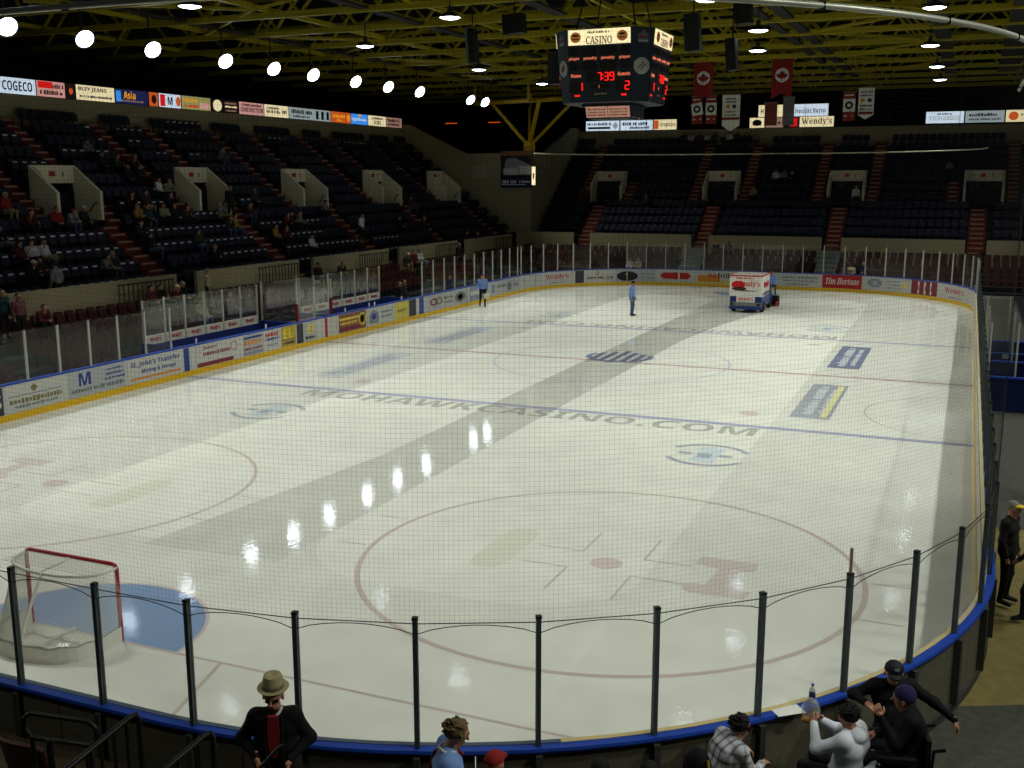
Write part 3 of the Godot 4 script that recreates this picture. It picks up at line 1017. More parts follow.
func tunnel(at: Vector3, turn: float, label: String, doors: bool) -> void:
	var tan_ := grainy("tunnel_cream", Color(0.88, 0.85, 0.72), 0.7, 0.03, 0.5, 0.88)
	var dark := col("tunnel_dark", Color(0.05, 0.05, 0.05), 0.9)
	var iron := col("iron", Color(0.03, 0.03, 0.03), 0.5)
	var t := thing("entrance_tunnel", "cream walled " + label, "tunnel", at, turn)
	var side := PackedVector2Array([Vector2(0, 0), Vector2(0, 1.22), Vector2(1.5, 2.36), Vector2(1.5, 0)])
	for x in [-1.3, 1.14]:
		part(t, "side_wall", MB.new().prism(side, 0.16, Transform3D(Basis(Vector3(0, 0, -1), Vector3.UP, Vector3(1, 0, 0)), Vector3(x + 0.16, 0, 0))), tan_)
	var head := part(t, "header", MB.new().box(Vector3(0, 1.98, -1.52), Vector3(2.28, 0.76, 0.16)), tan_)
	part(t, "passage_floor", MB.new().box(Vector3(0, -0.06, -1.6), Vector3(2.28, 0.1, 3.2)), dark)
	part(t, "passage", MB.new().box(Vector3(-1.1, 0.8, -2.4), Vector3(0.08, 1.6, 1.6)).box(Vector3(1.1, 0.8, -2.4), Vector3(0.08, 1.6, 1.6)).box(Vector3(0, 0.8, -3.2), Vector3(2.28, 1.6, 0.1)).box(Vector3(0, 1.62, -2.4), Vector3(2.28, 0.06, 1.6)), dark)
	part(head, "exit_sign", MB.new().box(Vector3(-0.1, 2.0, -1.42), Vector3(0.3, 0.22, 0.05)), glow("exit_red", Color(0.75, 0.16, 0.13), 0.06))
	for x in [-0.75, 0.5]:
		part(head, "number_mark", MB.new().box(Vector3(x, 1.98, -1.43), Vector3(0.07, 0.2, 0.02)), col("ink_grey", Color.GRAY))
	if doors:
		for x in [-0.56, 0.56]:
			var leaf := part(t, "door_leaf", MB.new().box(Vector3(x, 0.78, -1.9), Vector3(1.06, 1.56, 0.06)), col("door_slate", Color(0.13, 0.14, 0.16), 0.6))
			part(leaf, "notice", MB.new().box(Vector3(x, 0.95, -1.86), Vector3(0.62, 0.7, 0.02)), col("notice_grey", Color(0.40, 0.40, 0.36), 0.6))
		part(t, "kick_rail", MB.new().box(Vector3(0, 0.16, -1.85), Vector3(1.7, 0.3, 0.03)), col("rail_cream", Color(0.52, 0.50, 0.42), 0.6))
	else:
		part(t, "handrail", MB.new().tube([Vector3(-1.05, 1.0, -0.05), Vector3(-1.05, 2.4, -1.6)], 0.03, 6), iron)
		part(t, "handrail", MB.new().tube([Vector3(0.75, 0.35, -0.3), Vector3(0.95, 0.7, -0.2), Vector3(1.1, 0.78, -0.15)], 0.03, 6), iron)
		part(t, "inner_wall", MB.new().box(Vector3(0.5, 0.4, -1.7), Vector3(1.2, 0.8, 0.1)), col("tunnel_inner", Color(0.24, 0.23, 0.19), 0.8))


# ---------------------------------------------------------------- roof
func roof() -> void:
	var yellow := col("steel_yellow", Color(0.58, 0.53, 0.05), 0.55)
	var diag := MB.new().box(Vector3.ZERO, Vector3(0.13, 0.13, 1.0)).mesh()
	var web := MB.new().box(Vector3.ZERO, Vector3(0.11, 0.11, 1.0)).mesh()
	var n := 0
	var z := 33.0
	while z > -56.0:
		var t := Node3D.new()
		t.name = numbered(self, "roof_truss")
		add_child(t)
		tag(t, "", "", "", "structure")
		part(t, "bottom_chord", MB.new().box(Vector3(0, 14.0, z), Vector3(72, 0.26, 0.24)), yellow)
		part(t, "top_chord", MB.new().box(Vector3(0, 16.6, z), Vector3(72, 0.22, 0.22)), yellow)
		var x := -35.0
		while x < 34.0:
			for q in [[x, 14.0, x + 2.5, 16.6], [x + 2.5, 16.6, x + 5.0, 14.0]]:
				var a := Vector3(q[0], q[1], z)
				var b := Vector3(q[2], q[3], z)
				var d := (b - a).normalized()
				put(t, "web_member", web, yellow, (a + b) * 0.5, Basis(Vector3(0, 0, 1), d.cross(Vector3(0, 0, 1)), d) * Basis.from_scale(Vector3(1, 1, (b - a).length())))
			x += 5.0
		n += 1
		z -= 5.0
	var xs := [-30.0, -23.5, -16.5, -9.5, -2.5, 4.4, 10.6, 17.0, 24.0]
	for k in xs.size():
		var t := Node3D.new()
		t.name = numbered(self, "roof_purlin")
		add_child(t)
		tag(t, "", "", "", "structure")
		part(t, "lower_beam", MB.new().box(Vector3(xs[k], 14.2, -11), Vector3(0.18, 0.2, 88)), yellow)
		part(t, "upper_beam", MB.new().box(Vector3(xs[k] + 3.2, 16.7, -11), Vector3(0.16, 0.16, 88)), yellow)
	var br := Node3D.new()
	br.name = "roof_bracing"
	add_child(br)
	tag(br, "", "", "", "structure")
	for i in 14:
		for k in xs.size() - 1:
			if (i * 3 + k * 2) % 3 == 0:
				continue
			var z0 := 33.0 - 5.6 * i
			var a := Vector3(xs[k], 14.05, z0)
			var b := Vector3(xs[k + 1], 14.05, z0 - 5.6)
			if (i + k) % 2:
				a = Vector3(xs[k + 1], 14.05, z0)
				b = Vector3(xs[k], 14.05, z0 - 5.6)
			if k % 2 == 0:
				b.y = 16.6
			var d := (b - a).normalized()
			var sx := Vector3.UP.cross(d).normalized()
			put(br, "brace", diag, yellow, (a + b) * 0.5, Basis(sx, d.cross(sx), d) * Basis.from_scale(Vector3(1, 1, (b - a).length())))
	for q in [[-21.25, 0.5], [21.25, 0.5], [-11.75, 0.5], [-4.75, 0.6], [4.25, 0.5], [3.3, 0.4], [10.5, 0.7], [14.0, 1.2]]:
		struct("roof_tray", MB.new().box(Vector3(q[0], 14.02, -3), Vector3(q[1], 0.1, 82)), col("tray_dark", Color(0.10, 0.10, 0.08), 0.7))
	# silver ducts above the lower steel
	var tin := col("duct_tin", Color(0.60, 0.61, 0.62), 0.35, 0.8)
	for q in [[Vector3(-9.2, 15.0, 8.0), Vector3(-6.0, 15.0, 8.0)], [Vector3(-10.5, 15.2, 4.0), Vector3(-7.8, 15.2, 4.0)]]:
		var ring := []
		for k in 9:
			var a: Vector3 = q[0]
			var b: Vector3 = q[1]
			ring.append(a.lerp(b, k / 8.0) + Vector3(0, sin(PI * k / 8.0) * 0.8, 0))
		single("air_duct", MB.new().tube(ring, 0.32, 10), tin, "bent silver air duct among the yellow steel, %s" % ("nearer the camera" if q[0].z > 6 else "farther from the camera"), "duct")


# ---------------------------------------------------------------- lamps
const LIGHT := Color(0.985, 1.0, 0.945)


func lamps() -> void:
	var face := glow("lamp_face", Color(0.90, 0.95, 1.0), 13.0)
	var shell_ := col("lamp_shell", Color(0.25, 0.26, 0.27), 0.4, 0.6)
	var left_z := [30.0, 25.0, 20.5, 16.3, 12.2, 8.25, 4.44, 0.5, -4.5, -8.4, -12.0, -16.4, -20.2, -24.3, -32.0, -34.5]
	var count := ["first", "second", "third", "fourth", "fifth", "sixth", "seventh", "eighth", "ninth", "tenth", "eleventh"]
	for i in left_z.size():
		var z: float = left_z[i]
		if i < 5:
			flood(Vector3(-21.0, LAMP_Y, z), face, shell_, "bright round floodlight of the left row, out of the picture on the near side", "left floodlights nearer than the picture")
		else:
			flood(Vector3(-21.0, LAMP_Y, z), face, shell_, "bright round floodlight under the yellow steel, %s of the left row from the left edge" % count[i - 5], "left floodlights")
		flood(Vector3(21.0, LAMP_Y, z), face, shell_, "bright round floodlight of the row over the right stand, out of the picture", "right floodlights")
	var bays := [
		[-11.7, 9.3, "high-bay lamp close below the net pipe, nearest the left edge"], [-11.9, -2.2, "high-bay lamp above the left row of floodlights, left of the tall thin loudspeaker"],
		[-11.6, -13.1, "high-bay lamp just below the tall thin loudspeaker"], [-11.6, -22.1, "small high-bay lamp at the left side of the scoreboard"], [-4.95, 3.7, "high-bay lamp left of the tall thin loudspeaker, near the top edge"],
		[4.2, 3.8, "high-bay lamp cut by the top edge, right of the scoreboard"], [4.4, -4.0, "upper lamp of the pair right of the scoreboard"], [3.2, -10.5, "lower lamp of the pair right of the scoreboard"],
		[10.8, -0.7, "high-bay lamp touching the net pipe at the upper right"], [10.3, -11.6, "topmost of three high-bay lamps at the upper right, below the pipe"], [10.3, -21.0, "middle of three high-bay lamps at the upper right, below the pipe"], [10.25, -28.8, "lowest of three high-bay lamps at the upper right"]]
	for q in bays:
		downlight(Vector3(q[0], LAMP_Y, q[1]), face, shell_, q[2])
	for q in [[-11.7, 20.5], [-4.5, -14.0], [10.6, 9.5], [3.5, 13.5], [-4.5, 13.5], [-4.5, 24.0], [5.5, 24.0]]:
		downlight(Vector3(q[0], LAMP_Y, q[1]), face, shell_, "round high-bay lamp over the ice, out of the picture", 34.0)
	for q in [[13.5, 31.0], [3.0, 37.0], [-9.0, 37.0], [15.5, 12.0]]:  # unseen lamps added to brighten the near stand and walkway
		downlight(Vector3(q[0], LAMP_Y, q[1]), face, shell_, "round high-bay lamp over the stand and walkway, out of the picture", 20.0)


func spot(o: Node3D, at: Vector3, to: Vector3, e: float, angle: float, soft: float) -> void:
	var l := SpotLight3D.new()
	l.name = "lamp_light"
	l.light_color = LIGHT
	l.light_energy = e
	l.light_size = 0.3
	l.spot_angle = angle
	l.spot_angle_attenuation = soft
	l.spot_range = 90.0
	l.spot_attenuation = 2.0
	l.shadow_enabled = true
	o.add_child(l)
	l.position = at
	l.basis = Basis.looking_at(to, Vector3.UP if absf(to.normalized().y) < 0.95 else Vector3.RIGHT)


func flood(at: Vector3, face: Material, shell_: Material, label: String, group: String) -> void:
	var o := thing("floodlight", label, "lamp", at, 0, group)
	var d := Vector3(-signf(at.x) * 0.8, -0.55, 0.25).normalized()
	var x := Vector3.UP.cross(d).normalized()
	var b := Basis(x, d, x.cross(d))
	part(o, "reflector", MB.new().lathe([Vector2(0.12, -0.42), Vector2(0.2, -0.38), Vector2(0.39, -0.02), Vector2(0.41, 0.02), Vector2(0.38, 0.02), Vector2(0.36, -0.02)], 18), shell_, Vector3.ZERO, b)
	part(o, "lamp_face", MB.new().lathe([Vector2(0.37, -0.01), Vector2(0.31, 0.09), Vector2(0.19, 0.15), Vector2(0.0, 0.17)], 18), face, Vector3.ZERO, b)
	part(o, "hanger", MB.new().bar(Vector3(0, 0.1, 0) - d * 0.3, Vector3(0, 1.5, 0) - d * 0.3, 0.06, 0.06), shell_)
	spot(o, d * 0.2, Vector3(-signf(at.x) * 0.72, -0.70, 0.0), 42.0, 33.0, 0.5)


func downlight(at: Vector3, face: Material, shell_: Material, label: String, power := 34.0) -> void:
	var o := thing("high_bay_lamp", label, "lamp", at, 0.0, "high-bay lamps")
	part(o, "reflector", MB.new().lathe([Vector2(0.38, 0.0), Vector2(0.4, 0.02), Vector2(0.26, 0.16), Vector2(0.1, 0.2), Vector2(0.08, 0.4), Vector2(0.0, 0.4)], 18), shell_)
	part(o, "lamp_face", MB.new().lathe([Vector2(0.0, -0.06), Vector2(0.25, -0.03), Vector2(0.37, 0.015)], 18), face)
	part(o, "hanger", MB.new().bar(Vector3(0, 0.38, 0), Vector3(0, 1.5, 0), 0.04, 0.04), shell_)
	spot(o, Vector3(0, -0.1, 0), Vector3.DOWN, power, 44.0, 0.7)


# ---------------------------------------------------------------- the scoreboard over the centre of the ice
const SEGMENTS := {"0": "abcdef", "1": "bc", "2": "abged", "3": "abgcd", "5": "afgcd", "7": "abc", "9": "abcdfg", "8": "abcdefg"}


func digit(parent: Node, ch: String, c: Vector3, w: float, h: float, lit: Material, off: Material) -> void:
	var t := h * 0.13
	var places := {"a": [0, h / 2, w, t], "d": [0, -h / 2, w, t], "g": [0, 0, w, t], "f": [-w / 2, h / 4, t, h / 2], "b": [w / 2, h / 4, t, h / 2], "e": [-w / 2, -h / 4, t, h / 2], "c": [w / 2, -h / 4, t, h / 2]}
	for k in places:
		var q: Array = places[k]
		var on: bool = ch != "" and SEGMENTS[ch].contains(k)
		if on:
			part(parent, "lit_segment", MB.new().box(c + Vector3(q[0], q[1], 0.012), Vector3(q[2] - t * 0.1, q[3] - t * 0.1, 0.02)), lit)
		elif ch == "":
			part(parent, "dark_segment", MB.new().box(c + Vector3(q[0], q[1], 0.006), Vector3(q[2] * 0.9, q[3] * 0.9, 0.012)), off)


func scoreboard() -> void:
	var slate := col("score_slate", Color(0.10, 0.145, 0.18), 0.5)
	var cream := glow("sign_cream", Color(1.0, 0.93, 0.72), 0.85)
	var lit := glow("digit_red", Color(1.0, 0.10, 0.07), 1.3)
	var orange := glow("score_words", Color(1.0, 0.52, 0.38), 0.62)
	var off := col("digit_off", Color(0.10, 0.06, 0.03), 0.5)
	var black := col("score_black", Color(0.035, 0.03, 0.03), 0.5)
	var mar := col("ink_maroon", Color.RED)
	var gold := glow("emblem_gold", Color(0.75, 0.48, 0.2), 0.35)
	var white := col("emblem_white", Color(0.62, 0.64, 0.58), 0.5)
	var t := thing("scoreboard", "eight-sided slate scoreboard hanging over centre ice, showing 7:39 and the score 1 to 2", "scoreboard", Vector3(-0.5, 11.02, -1.4))
	t.scale = Vector3(0.97, 0.89, 0.97)
	var hw := 1.32
	var out := 1.97
	var o := [Vector2(-hw, out), Vector2(hw, out), Vector2(out, hw), Vector2(out, -hw), Vector2(hw, -out), Vector2(-hw, -out), Vector2(-out, -hw), Vector2(-out, hw)]
	var k0 := 0.88
	var mb := MB.new()
	for i in 8:
		var p: Vector2 = o[i]
		var q: Vector2 = o[(i + 1) % 8]
		mb.quad(Vector3(p.x * k0, -1.45, p.y * k0), Vector3(q.x * k0, -1.45, q.y * k0), Vector3(q.x, 1.45, q.y), Vector3(p.x, 1.45, p.y))
		if i >= 1 and i < 7:
			mb.tri(Vector3(o[0].x, 1.45, o[0].y), Vector3(p.x, 1.45, p.y), Vector3(q.x, 1.45, q.y))
			mb.tri(Vector3(o[0].x * k0, -1.45, o[0].y * k0), Vector3(q.x * k0, -1.45, q.y * k0), Vector3(p.x * k0, -1.45, p.y * k0))
	part(t, "housing", mb, slate)
	var lean := atan(out * (1.0 - k0) / 2.9)
	for i in 4:
		var b := Basis(Vector3.UP, PI / 2 * i) * Basis(Vector3.RIGHT, lean)
		var at := b * Vector3(0, 0, 0) + Basis(Vector3.UP, PI / 2 * i) * Vector3(0, 0, out * (1.0 + k0) * 0.5 + 0.005)
		var f := Node3D.new()
		f.name = numbered(t, "face")
		t.add_child(f)
		f.transform = Transform3D(b, at)
		part(f, "sign_panel", MB.new().box(Vector3(0, 1.13, 0.02), Vector3(2.44, 0.6, 0.05)), cream)
		write(f, "CASINO", Vector3(0, 1.0, 0.045), 1.02, 0.3, col("casino_red", Color(0.5, 0.08, 0.06), 0.5), Basis(), "Droid Serif")
		bars(f, Vector3(0, 1.31, 0.05), 0.9, 0.09, col("ink_olive", Color.RED), Basis(), 5)
		for x in [-0.92, 0.92]:
			part(f, "round_emblem", MB.new().lathe([Vector2(0.21, 0), Vector2(0.21, 0.015), Vector2(0, 0.016)], 20), gold, Vector3(x, 1.13, 0.045), Basis(Vector3.RIGHT, PI / 2))
			part(f, "emblem_band", MB.new().box(Vector3(x, 1.2, 0.065), Vector3(0.22, 0.08, 0.01)), black)
			part(f, "emblem_band", MB.new().box(Vector3(x, 1.06, 0.065), Vector3(0.26, 0.05, 0.01)), mar)
		for y in [0.58, 0.0]:  # player and penalty windows
			for q in [[-1.02, 0.34, 2], [-0.42, 0.56, 3], [0.36, 0.6, 3], [1.02, 0.34, 2]]:
				part(f, "window", MB.new().box(Vector3(q[0], y, 0.0), Vector3(q[1], 0.3, 0.03)), black)
				for d in q[2]:
					digit(f, "", Vector3(q[0] - q[1] * 0.5 + q[1] * (d + 0.5) / q[2], y, 0.015), 0.09, 0.2, lit, off)
		var words := [["player", -1.0, 0.42], ["penalty", -0.36, 0.52], ["penalty", 0.34, 0.52], ["player", 1.0, 0.42]]
		for q in words:
			write(f, q[0], Vector3(q[1], 0.29, 0.015), q[2], 0.15, orange)
		write(f, "Home", Vector3(-0.94, -0.38, 0.015), 0.4, 0.14, orange)
		write(f, "Guests", Vector3(0.96, -0.36, 0.015), 0.48, 0.14, orange)
		part(f, "window", MB.new().box(Vector3(0.02, -0.44, 0.0), Vector3(1.1, 0.44, 0.03)), black)
		digit(f, "7", Vector3(0.0, -0.44, 0.012), 0.14, 0.3, lit, off)
		for y in [-0.37, -0.51]:
			part(f, "lit_colon", MB.new().box(Vector3(0.14, y, 0.025), Vector3(0.04, 0.04, 0.02)), lit)
		digit(f, "3", Vector3(0.27, -0.44, 0.012), 0.14, 0.3, lit, off)
		digit(f, "9", Vector3(0.49, -0.44, 0.012), 0.14, 0.3, lit, off)
		for q in [[-0.93, "1"], [0.93, "2"]]:
			part(f, "window", MB.new().box(Vector3(q[0], -0.82, 0.0), Vector3(0.58, 0.46, 0.03)), black)
			digit(f, "", Vector3(q[0] - 0.1, -0.82, 0.012), 0.15, 0.3, lit, off)
			digit(f, q[1], Vector3(q[0] + 0.16, -0.82, 0.012), 0.15, 0.32, lit, off)
			part(f, "lit_mark", MB.new().box(Vector3(q[0] + 0.02, -1.18, 0.01), Vector3(0.2, 0.06, 0.02)), lit)
		part(f, "window", MB.new().box(Vector3(0.02, -0.84, 0.0), Vector3(0.9, 0.16, 0.03)), black)
		digit(f, "1", Vector3(-0.05, -0.84, 0.012), 0.06, 0.12, orange, off)
		part(f, "window", MB.new().box(Vector3(0.03, -1.13, 0.0), Vector3(0.62, 0.18, 0.03)), black)
		write(f, "period", Vector3(0.03, -1.13, 0.015), 0.48, 0.13, col("score_pale", Color(0.55, 0.56, 0.46), 0.5))
		# the cut corner to the right of this face
		var cb := Basis(Vector3.UP, PI / 2 * i + PI / 4) * Basis(Vector3.RIGHT, lean)
		var cm := (hw + out) * 0.5 * sqrt(2.0) * (1.0 + k0) * 0.5
		var e := Node3D.new()
		e.name = numbered(t, "corner_face")
		t.add_child(e)
		e.transform = Transform3D(cb, Basis(Vector3.UP, PI / 2 * i + PI / 4) * Vector3(0, 0, cm + 0.01))
		part(e, "round_emblem", MB.new().lathe([Vector2(0.33, 0), Vector2(0.33, 0.02), Vector2(0, 0.021)], 24), white, Vector3(0, -0.05, 0), Basis(Vector3.RIGHT, PI / 2))
		part(e, "emblem_stroke", MB.new().bar(Vector3(-0.14, -0.14, 0.03), Vector3(0.06, 0.1, 0.03), 0.06, 0.02), mar)
		part(e, "emblem_stroke", MB.new().bar(Vector3(-0.04, -0.2, 0.03), Vector3(0.16, 0.04, 0.03), 0.06, 0.02), mar)
		part(e, "badge", MB.new().prism(PackedVector2Array([Vector2(-0.22, 0.86), Vector2(0.22, 0.86), Vector2(0.22, 1.2), Vector2(0.1, 1.24), Vector2(0, 1.38), Vector2(-0.1, 1.24), Vector2(-0.22, 1.2)]), 0.02, Transform3D(Basis(), Vector3(0, 0, 0.015))), col("badge_grey", Color(0.34, 0.36, 0.38), 0.5))
		part(e, "badge_stripe", MB.new().box(Vector3(0, 1.08, 0.02), Vector3(0.4, 0.07, 0.015)), mar)
		part(e, "badge_stripe", MB.new().box(Vector3(0, 0.93, 0.02), Vector3(0.4, 0.05, 0.015)), white)
	# the lit boxes underneath
	var pink := glow("sign_pink", Color(0.95, 0.70, 0.58), 0.28)
	for i in [0, 2]:
		var b := Basis(Vector3.UP, PI / 2 * i) * Basis(Vector3.RIGHT, 0.35)
		for x in [-0.38, 0.52]:
			var pnl := part(t, "lower_sign", MB.new().box(Vector3(x, 0, 0), Vector3(0.86, 0.46, 0.06)), pink, Basis(Vector3.UP, PI / 2 * i) * Vector3(0, -1.8, 0.98), b)
			for y in [-0.12, 0.0, 0.12]:
				bars(pnl, Vector3(x, y, 0.035), 0.72, 0.06, mar, Basis(), 31 + int(y * 100))
	part(t, "lower_frame", MB.new().box(Vector3(0, -1.52, 0), Vector3(2.0, 0.12, 2.0)).box(Vector3(0, -2.04, 0), Vector3(1.6, 0.06, 1.5)).box(Vector3(0.07, -1.78, 0), Vector3(1.9, 0.46, 1.5)), slate)
	for q in [[-1, -1], [1, -1], [1, 1], [-1, 1]]:
		part(t, "hanging_cable", MB.new().tube([Vector3(q[0] * 1.2, 1.45, q[1] * 1.2), Vector3(q[0] * 0.9, 3.1, q[1] * 0.9)], 0.03, 5), black)
	part(t, "side_speaker", MB.new().box(Vector3(-2.3, 0.1, 0.4), Vector3(0.5, 1.3, 0.6)), black)


# ---------------------------------------------------------------- banners and loudspeakers
func cloth(w: float, h: float, kind: String, sway: float) -> MB:
	var mb := MB.new()
	var cols := 8
	var rows := 10
	for f in [1.0, -1.0]:
		for j in rows:
			for i in cols:
				var p := []
				for q in [[i, j], [i + 1, j], [i + 1, j + 1], [i, j + 1]]:
					var x: float = -w / 2 + w * q[0] / cols
					var v: float = float(q[1]) / rows
					var bottom := 0.0
					if kind == "swallow":
						bottom = (1.0 - absf(x) / (w / 2)) * 0.22 * w * 1.2
					elif kind == "point":
						bottom = (absf(x) / (w / 2)) * 0.3 * w
					var y: float = lerpf(0.0, -h + bottom, v)
					p.append(Vector3(x, y, sin(x / w * 5.0 + v * 1.5) * sway * v + f * 0.008))
				if f > 0:
					mb.quad(p[3], p[2], p[1], p[0])
				else:
					mb.quad(p[2], p[3], p[0], p[1])
	return mb


func banner(label: String, at: Vector3, w: float, h: float, kind: String, m: Material) -> Node3D:
	var t := thing("banner", label, "banner", at)
	part(t, "fabric", cloth(w, h, kind, 0.05), m)
	part(t, "rod", MB.new().tube([Vector3(-w / 2 - 0.06, 0.0, 0), Vector3(w / 2 + 0.06, 0.0, 0)], 0.03, 6), col("rod_grey", Color(0.35, 0.35, 0.33), 0.5))
	for x in [-w / 2, w / 2]:
		part(t, "cord", MB.new().tube([Vector3(x, 0, 0), Vector3(x, 14.0 - at.y, 0)], 0.012, 4), col("cord_dark", Color(0.08, 0.08, 0.07), 0.8))
	return t


func banners() -> void:
	var red := col("banner_red", Color(0.50, 0.09, 0.09), 0.8)
	var white := col("banner_white", Color(0.80, 0.80, 0.76), 0.8)
	var mar := col("banner_maroon", Color(0.48, 0.15, 0.11), 0.8)
	var ink := col("ink", Color.BLACK)
	var leaf := PackedVector2Array()
	for q in [[0, 0.5], [0.1, 0.3], [0.22, 0.36], [0.18, 0.08], [0.32, 0.2], [0.36, 0.1], [0.5, 0.12], [0.44, -0.02], [0.48, -0.08], [0.24, -0.26], [0.26, -0.34], [0.04, -0.3], [0.04, -0.5]]:
		leaf.append(Vector2(q[0], q[1]))
	for i in range(12, 0, -1):
		if leaf[i].x > 0.0:
			leaf.append(Vector2(-leaf[i].x, leaf[i].y))
	for k in 2:
		var x: float = [-3.75, 1.14][k]
		var t := banner("large red swallow-tailed banner with a white ring, %s" % ["beside the scoreboard", "before the lit signs"][k], Vector3(x, 14.4, -30.0), 1.25, 2.6, "swallow", red)
		part(t, "ring", MB.new().lathe([Vector2(0.42, 0), Vector2(0.42, 0.012), Vector2(0.0, 0.013)], 28), white, Vector3(0, -1.2, 0.03), Basis(Vector3.RIGHT, PI / 2))
		part(t, "leaf_mark", MB.new().prism(leaf.duplicate(), 0.012, Transform3D(Basis.from_scale(Vector3(0.72, 0.62, 1)), Vector3(0, -1.2, 0.058))), red)
		bars(t, Vector3(0, -0.35, 0.03), 0.9, 0.14, mar, Basis(), 3 + k, "woven_words")
		bars(t, Vector3(0, -1.95, 0.03), 0.7, 0.12, mar, Basis(), 8 + k, "woven_words")
	for k in 3:
		var x: float = [-4.1, -3.2, 5.2][k]
		var t := banner(["small red and white banner with a black badge, left of two under the big banner", "small red and white banner with a black badge, right of two under the big banner", "small red and white banner with a black badge, left of the white pennant"][k], Vector3(x, 12.1, -30.0), 0.72, 1.72, "flat", mar)
		part(t, "white_field", MB.new().box(Vector3(0, -0.8, 0.03), Vector3(0.7, 0.75, 0.02), Basis(Vector3(0, 0, 1), 0.18 if k == 0 else 0.0)), white)
		part(t, "badge", MB.new().lathe([Vector2(0.24, 0), Vector2(0.24, 0.012), Vector2(0, 0.013)], 14), ink, Vector3(0, -0.8, 0.045), Basis(Vector3.RIGHT, PI / 2))
		part(t, "badge_eye", MB.new().lathe([Vector2(0.1, 0), Vector2(0.1, 0.012), Vector2(0, 0.013)], 12), white, Vector3(0, -0.8, 0.06), Basis(Vector3.RIGHT, PI / 2))
		bars(t, Vector3(0, -0.2, 0.03), 0.56, 0.1, white, Basis(), 13 + k, "woven_words")
		bars(t, Vector3(0, -1.42, 0.03), 0.5, 0.1, white, Basis(), 23 + k, "woven_words")
	for k in 2:
		var x: float = [-1.93, 6.17][k]
		var t := banner(["white pointed pennant with dark lettering, between the two big red banners", "white pointed pennant with dark lettering, right of all the other banners"][k], Vector3(x, [12.15, 12.3][k], -30.0), [1.12, 0.9][k], [2.25, 1.85][k], "point", white)
		for y in [-0.25, -0.45, -1.05, -1.25]:
			bars(t, Vector3(0, y, 0.04), 0.7, 0.11, ink, Basis(), int(-y * 60) + k, "woven_words")
		part(t, "small_crest", MB.new().box(Vector3(-0.2, -0.74, 0.045), Vector3(0.22, 0.22, 0.015)), col("crest_gold", Color(0.7, 0.52, 0.2), 0.8))
		part(t, "small_crest", MB.new().box(Vector3(0.2, -0.74, 0.045), Vector3(0.22, 0.22, 0.015)), col("crest_navy", Color(0.12, 0.16, 0.32), 0.8))
		part(t, "band", MB.new().box(Vector3(0, -1.48, 0.05), Vector3([1.08, 0.84][k], 0.16, 0.015)), mar)
	banner("narrow rust-red banner hanging before the lit sign cluster", Vector3(0.55, 11.6, -30.0), 0.78, 1.4, "flat", col("banner_rust", Color(0.42, 0.20, 0.13), 0.8))
	banner("narrow grey striped banner before the lit sign cluster, right of the rust-red one", Vector3(1.62, 11.9, -30.0), 0.7, 1.7, "flat", col("banner_grey", Color(0.38, 0.36, 0.36), 0.8))
	var black := col("speaker_black", Color(0.05, 0.05, 0.05), 0.6)
	var grey := col("speaker_grey", Color(0.30, 0.34, 0.33), 0.5)
	var sp := [[-6.75, 12.25, -2.0, 0.3, 1.35, "tall thin loudspeaker with a pale edge, left of the scoreboard", grey], [2.35, 12.3, -2.0, 0.55, 1.35, "dark green loudspeaker box, right of the scoreboard", col("speaker_green", Color(0.06, 0.10, 0.09), 0.6)], [3.85, 11.45, -2.0, 0.35, 1.15, "black column loudspeaker, between the scoreboard and two lamps", black], [-4.9, 13.0, -2.0, 0.85, 0.75, "square black loudspeaker box, above and left of the scoreboard", black], [4.3, 12.9, -1.6, 0.6, 0.9, "black loudspeaker box at the roof, above the column loudspeaker", black]]
	for q in sp:
		var t := thing("loudspeaker", q[5], "loudspeaker", Vector3(q[0], q[1], q[2]))
		part(t, "cabinet", MB.new().bevel_box(Vector3.ZERO, Vector3(q[3], q[4], 0.55), 0.03, Basis(Vector3(0, 0, 1), 0.08)), black if q[6] == grey else q[6])
		part(t, "front_edge", MB.new().box(Vector3(-q[3] * 0.4, 0, 0.29), Vector3(0.1, q[4] * 0.96, 0.04), Basis(Vector3(0, 0, 1), 0.08)), q[6])
		part(t, "hanger", MB.new().tube([Vector3(0, q[4] * 0.45, 0), Vector3(0, 14.0 - q[1], 0)], 0.03, 5), black)


# ---------------------------------------------------------------- lit advertising signs above the stands
func lit_sign(label: String, at: Vector3, turn: float, w: float, h: float, face: Material, items: Array) -> void:
	var t := thing("lit_sign", label, "sign", at, turn)
	part(t, "box_frame", MB.new().box(Vector3(0, h / 2, -0.06), Vector3(w, h, 0.1)), col("sign_frame", Color(0.10, 0.10, 0.10), 0.5))
	part(t, "lit_face", MB.new().box(Vector3(0, h / 2, 0.0), Vector3(w - 0.05, h - 0.05, 0.03)), face)
	for it in items:
		var c := Vector3((it[2] - 0.5) * w, it[3] * h, 0.02)
		if it[0] == "t":
			write(t, it[1], c, it[4] * w, it[5] * h, it[6], Basis(), it[7] if it.size() > 7 else "Droid Sans")
		elif it[0] == "b":
			bars(t, c, it[4] * w, it[5] * h, it[6], Basis(), hash(it[1]) % 1000)
		elif it[0] == "r":
			part(t, "colour_panel", MB.new().box(c, Vector3(it[4] * w, it[5] * h, 0.012)), it[6])
		elif it[0] == "o":
			part(t, "round_emblem", MB.new().lathe([Vector2(0.5, 0), Vector2(0.5, 0.02), Vector2(0, 0.021)], 20), it[6], c, Basis(Vector3(it[4] * w, 0, 0), Vector3(0, 0, 1), Vector3(0, -it[5] * h, 0)))


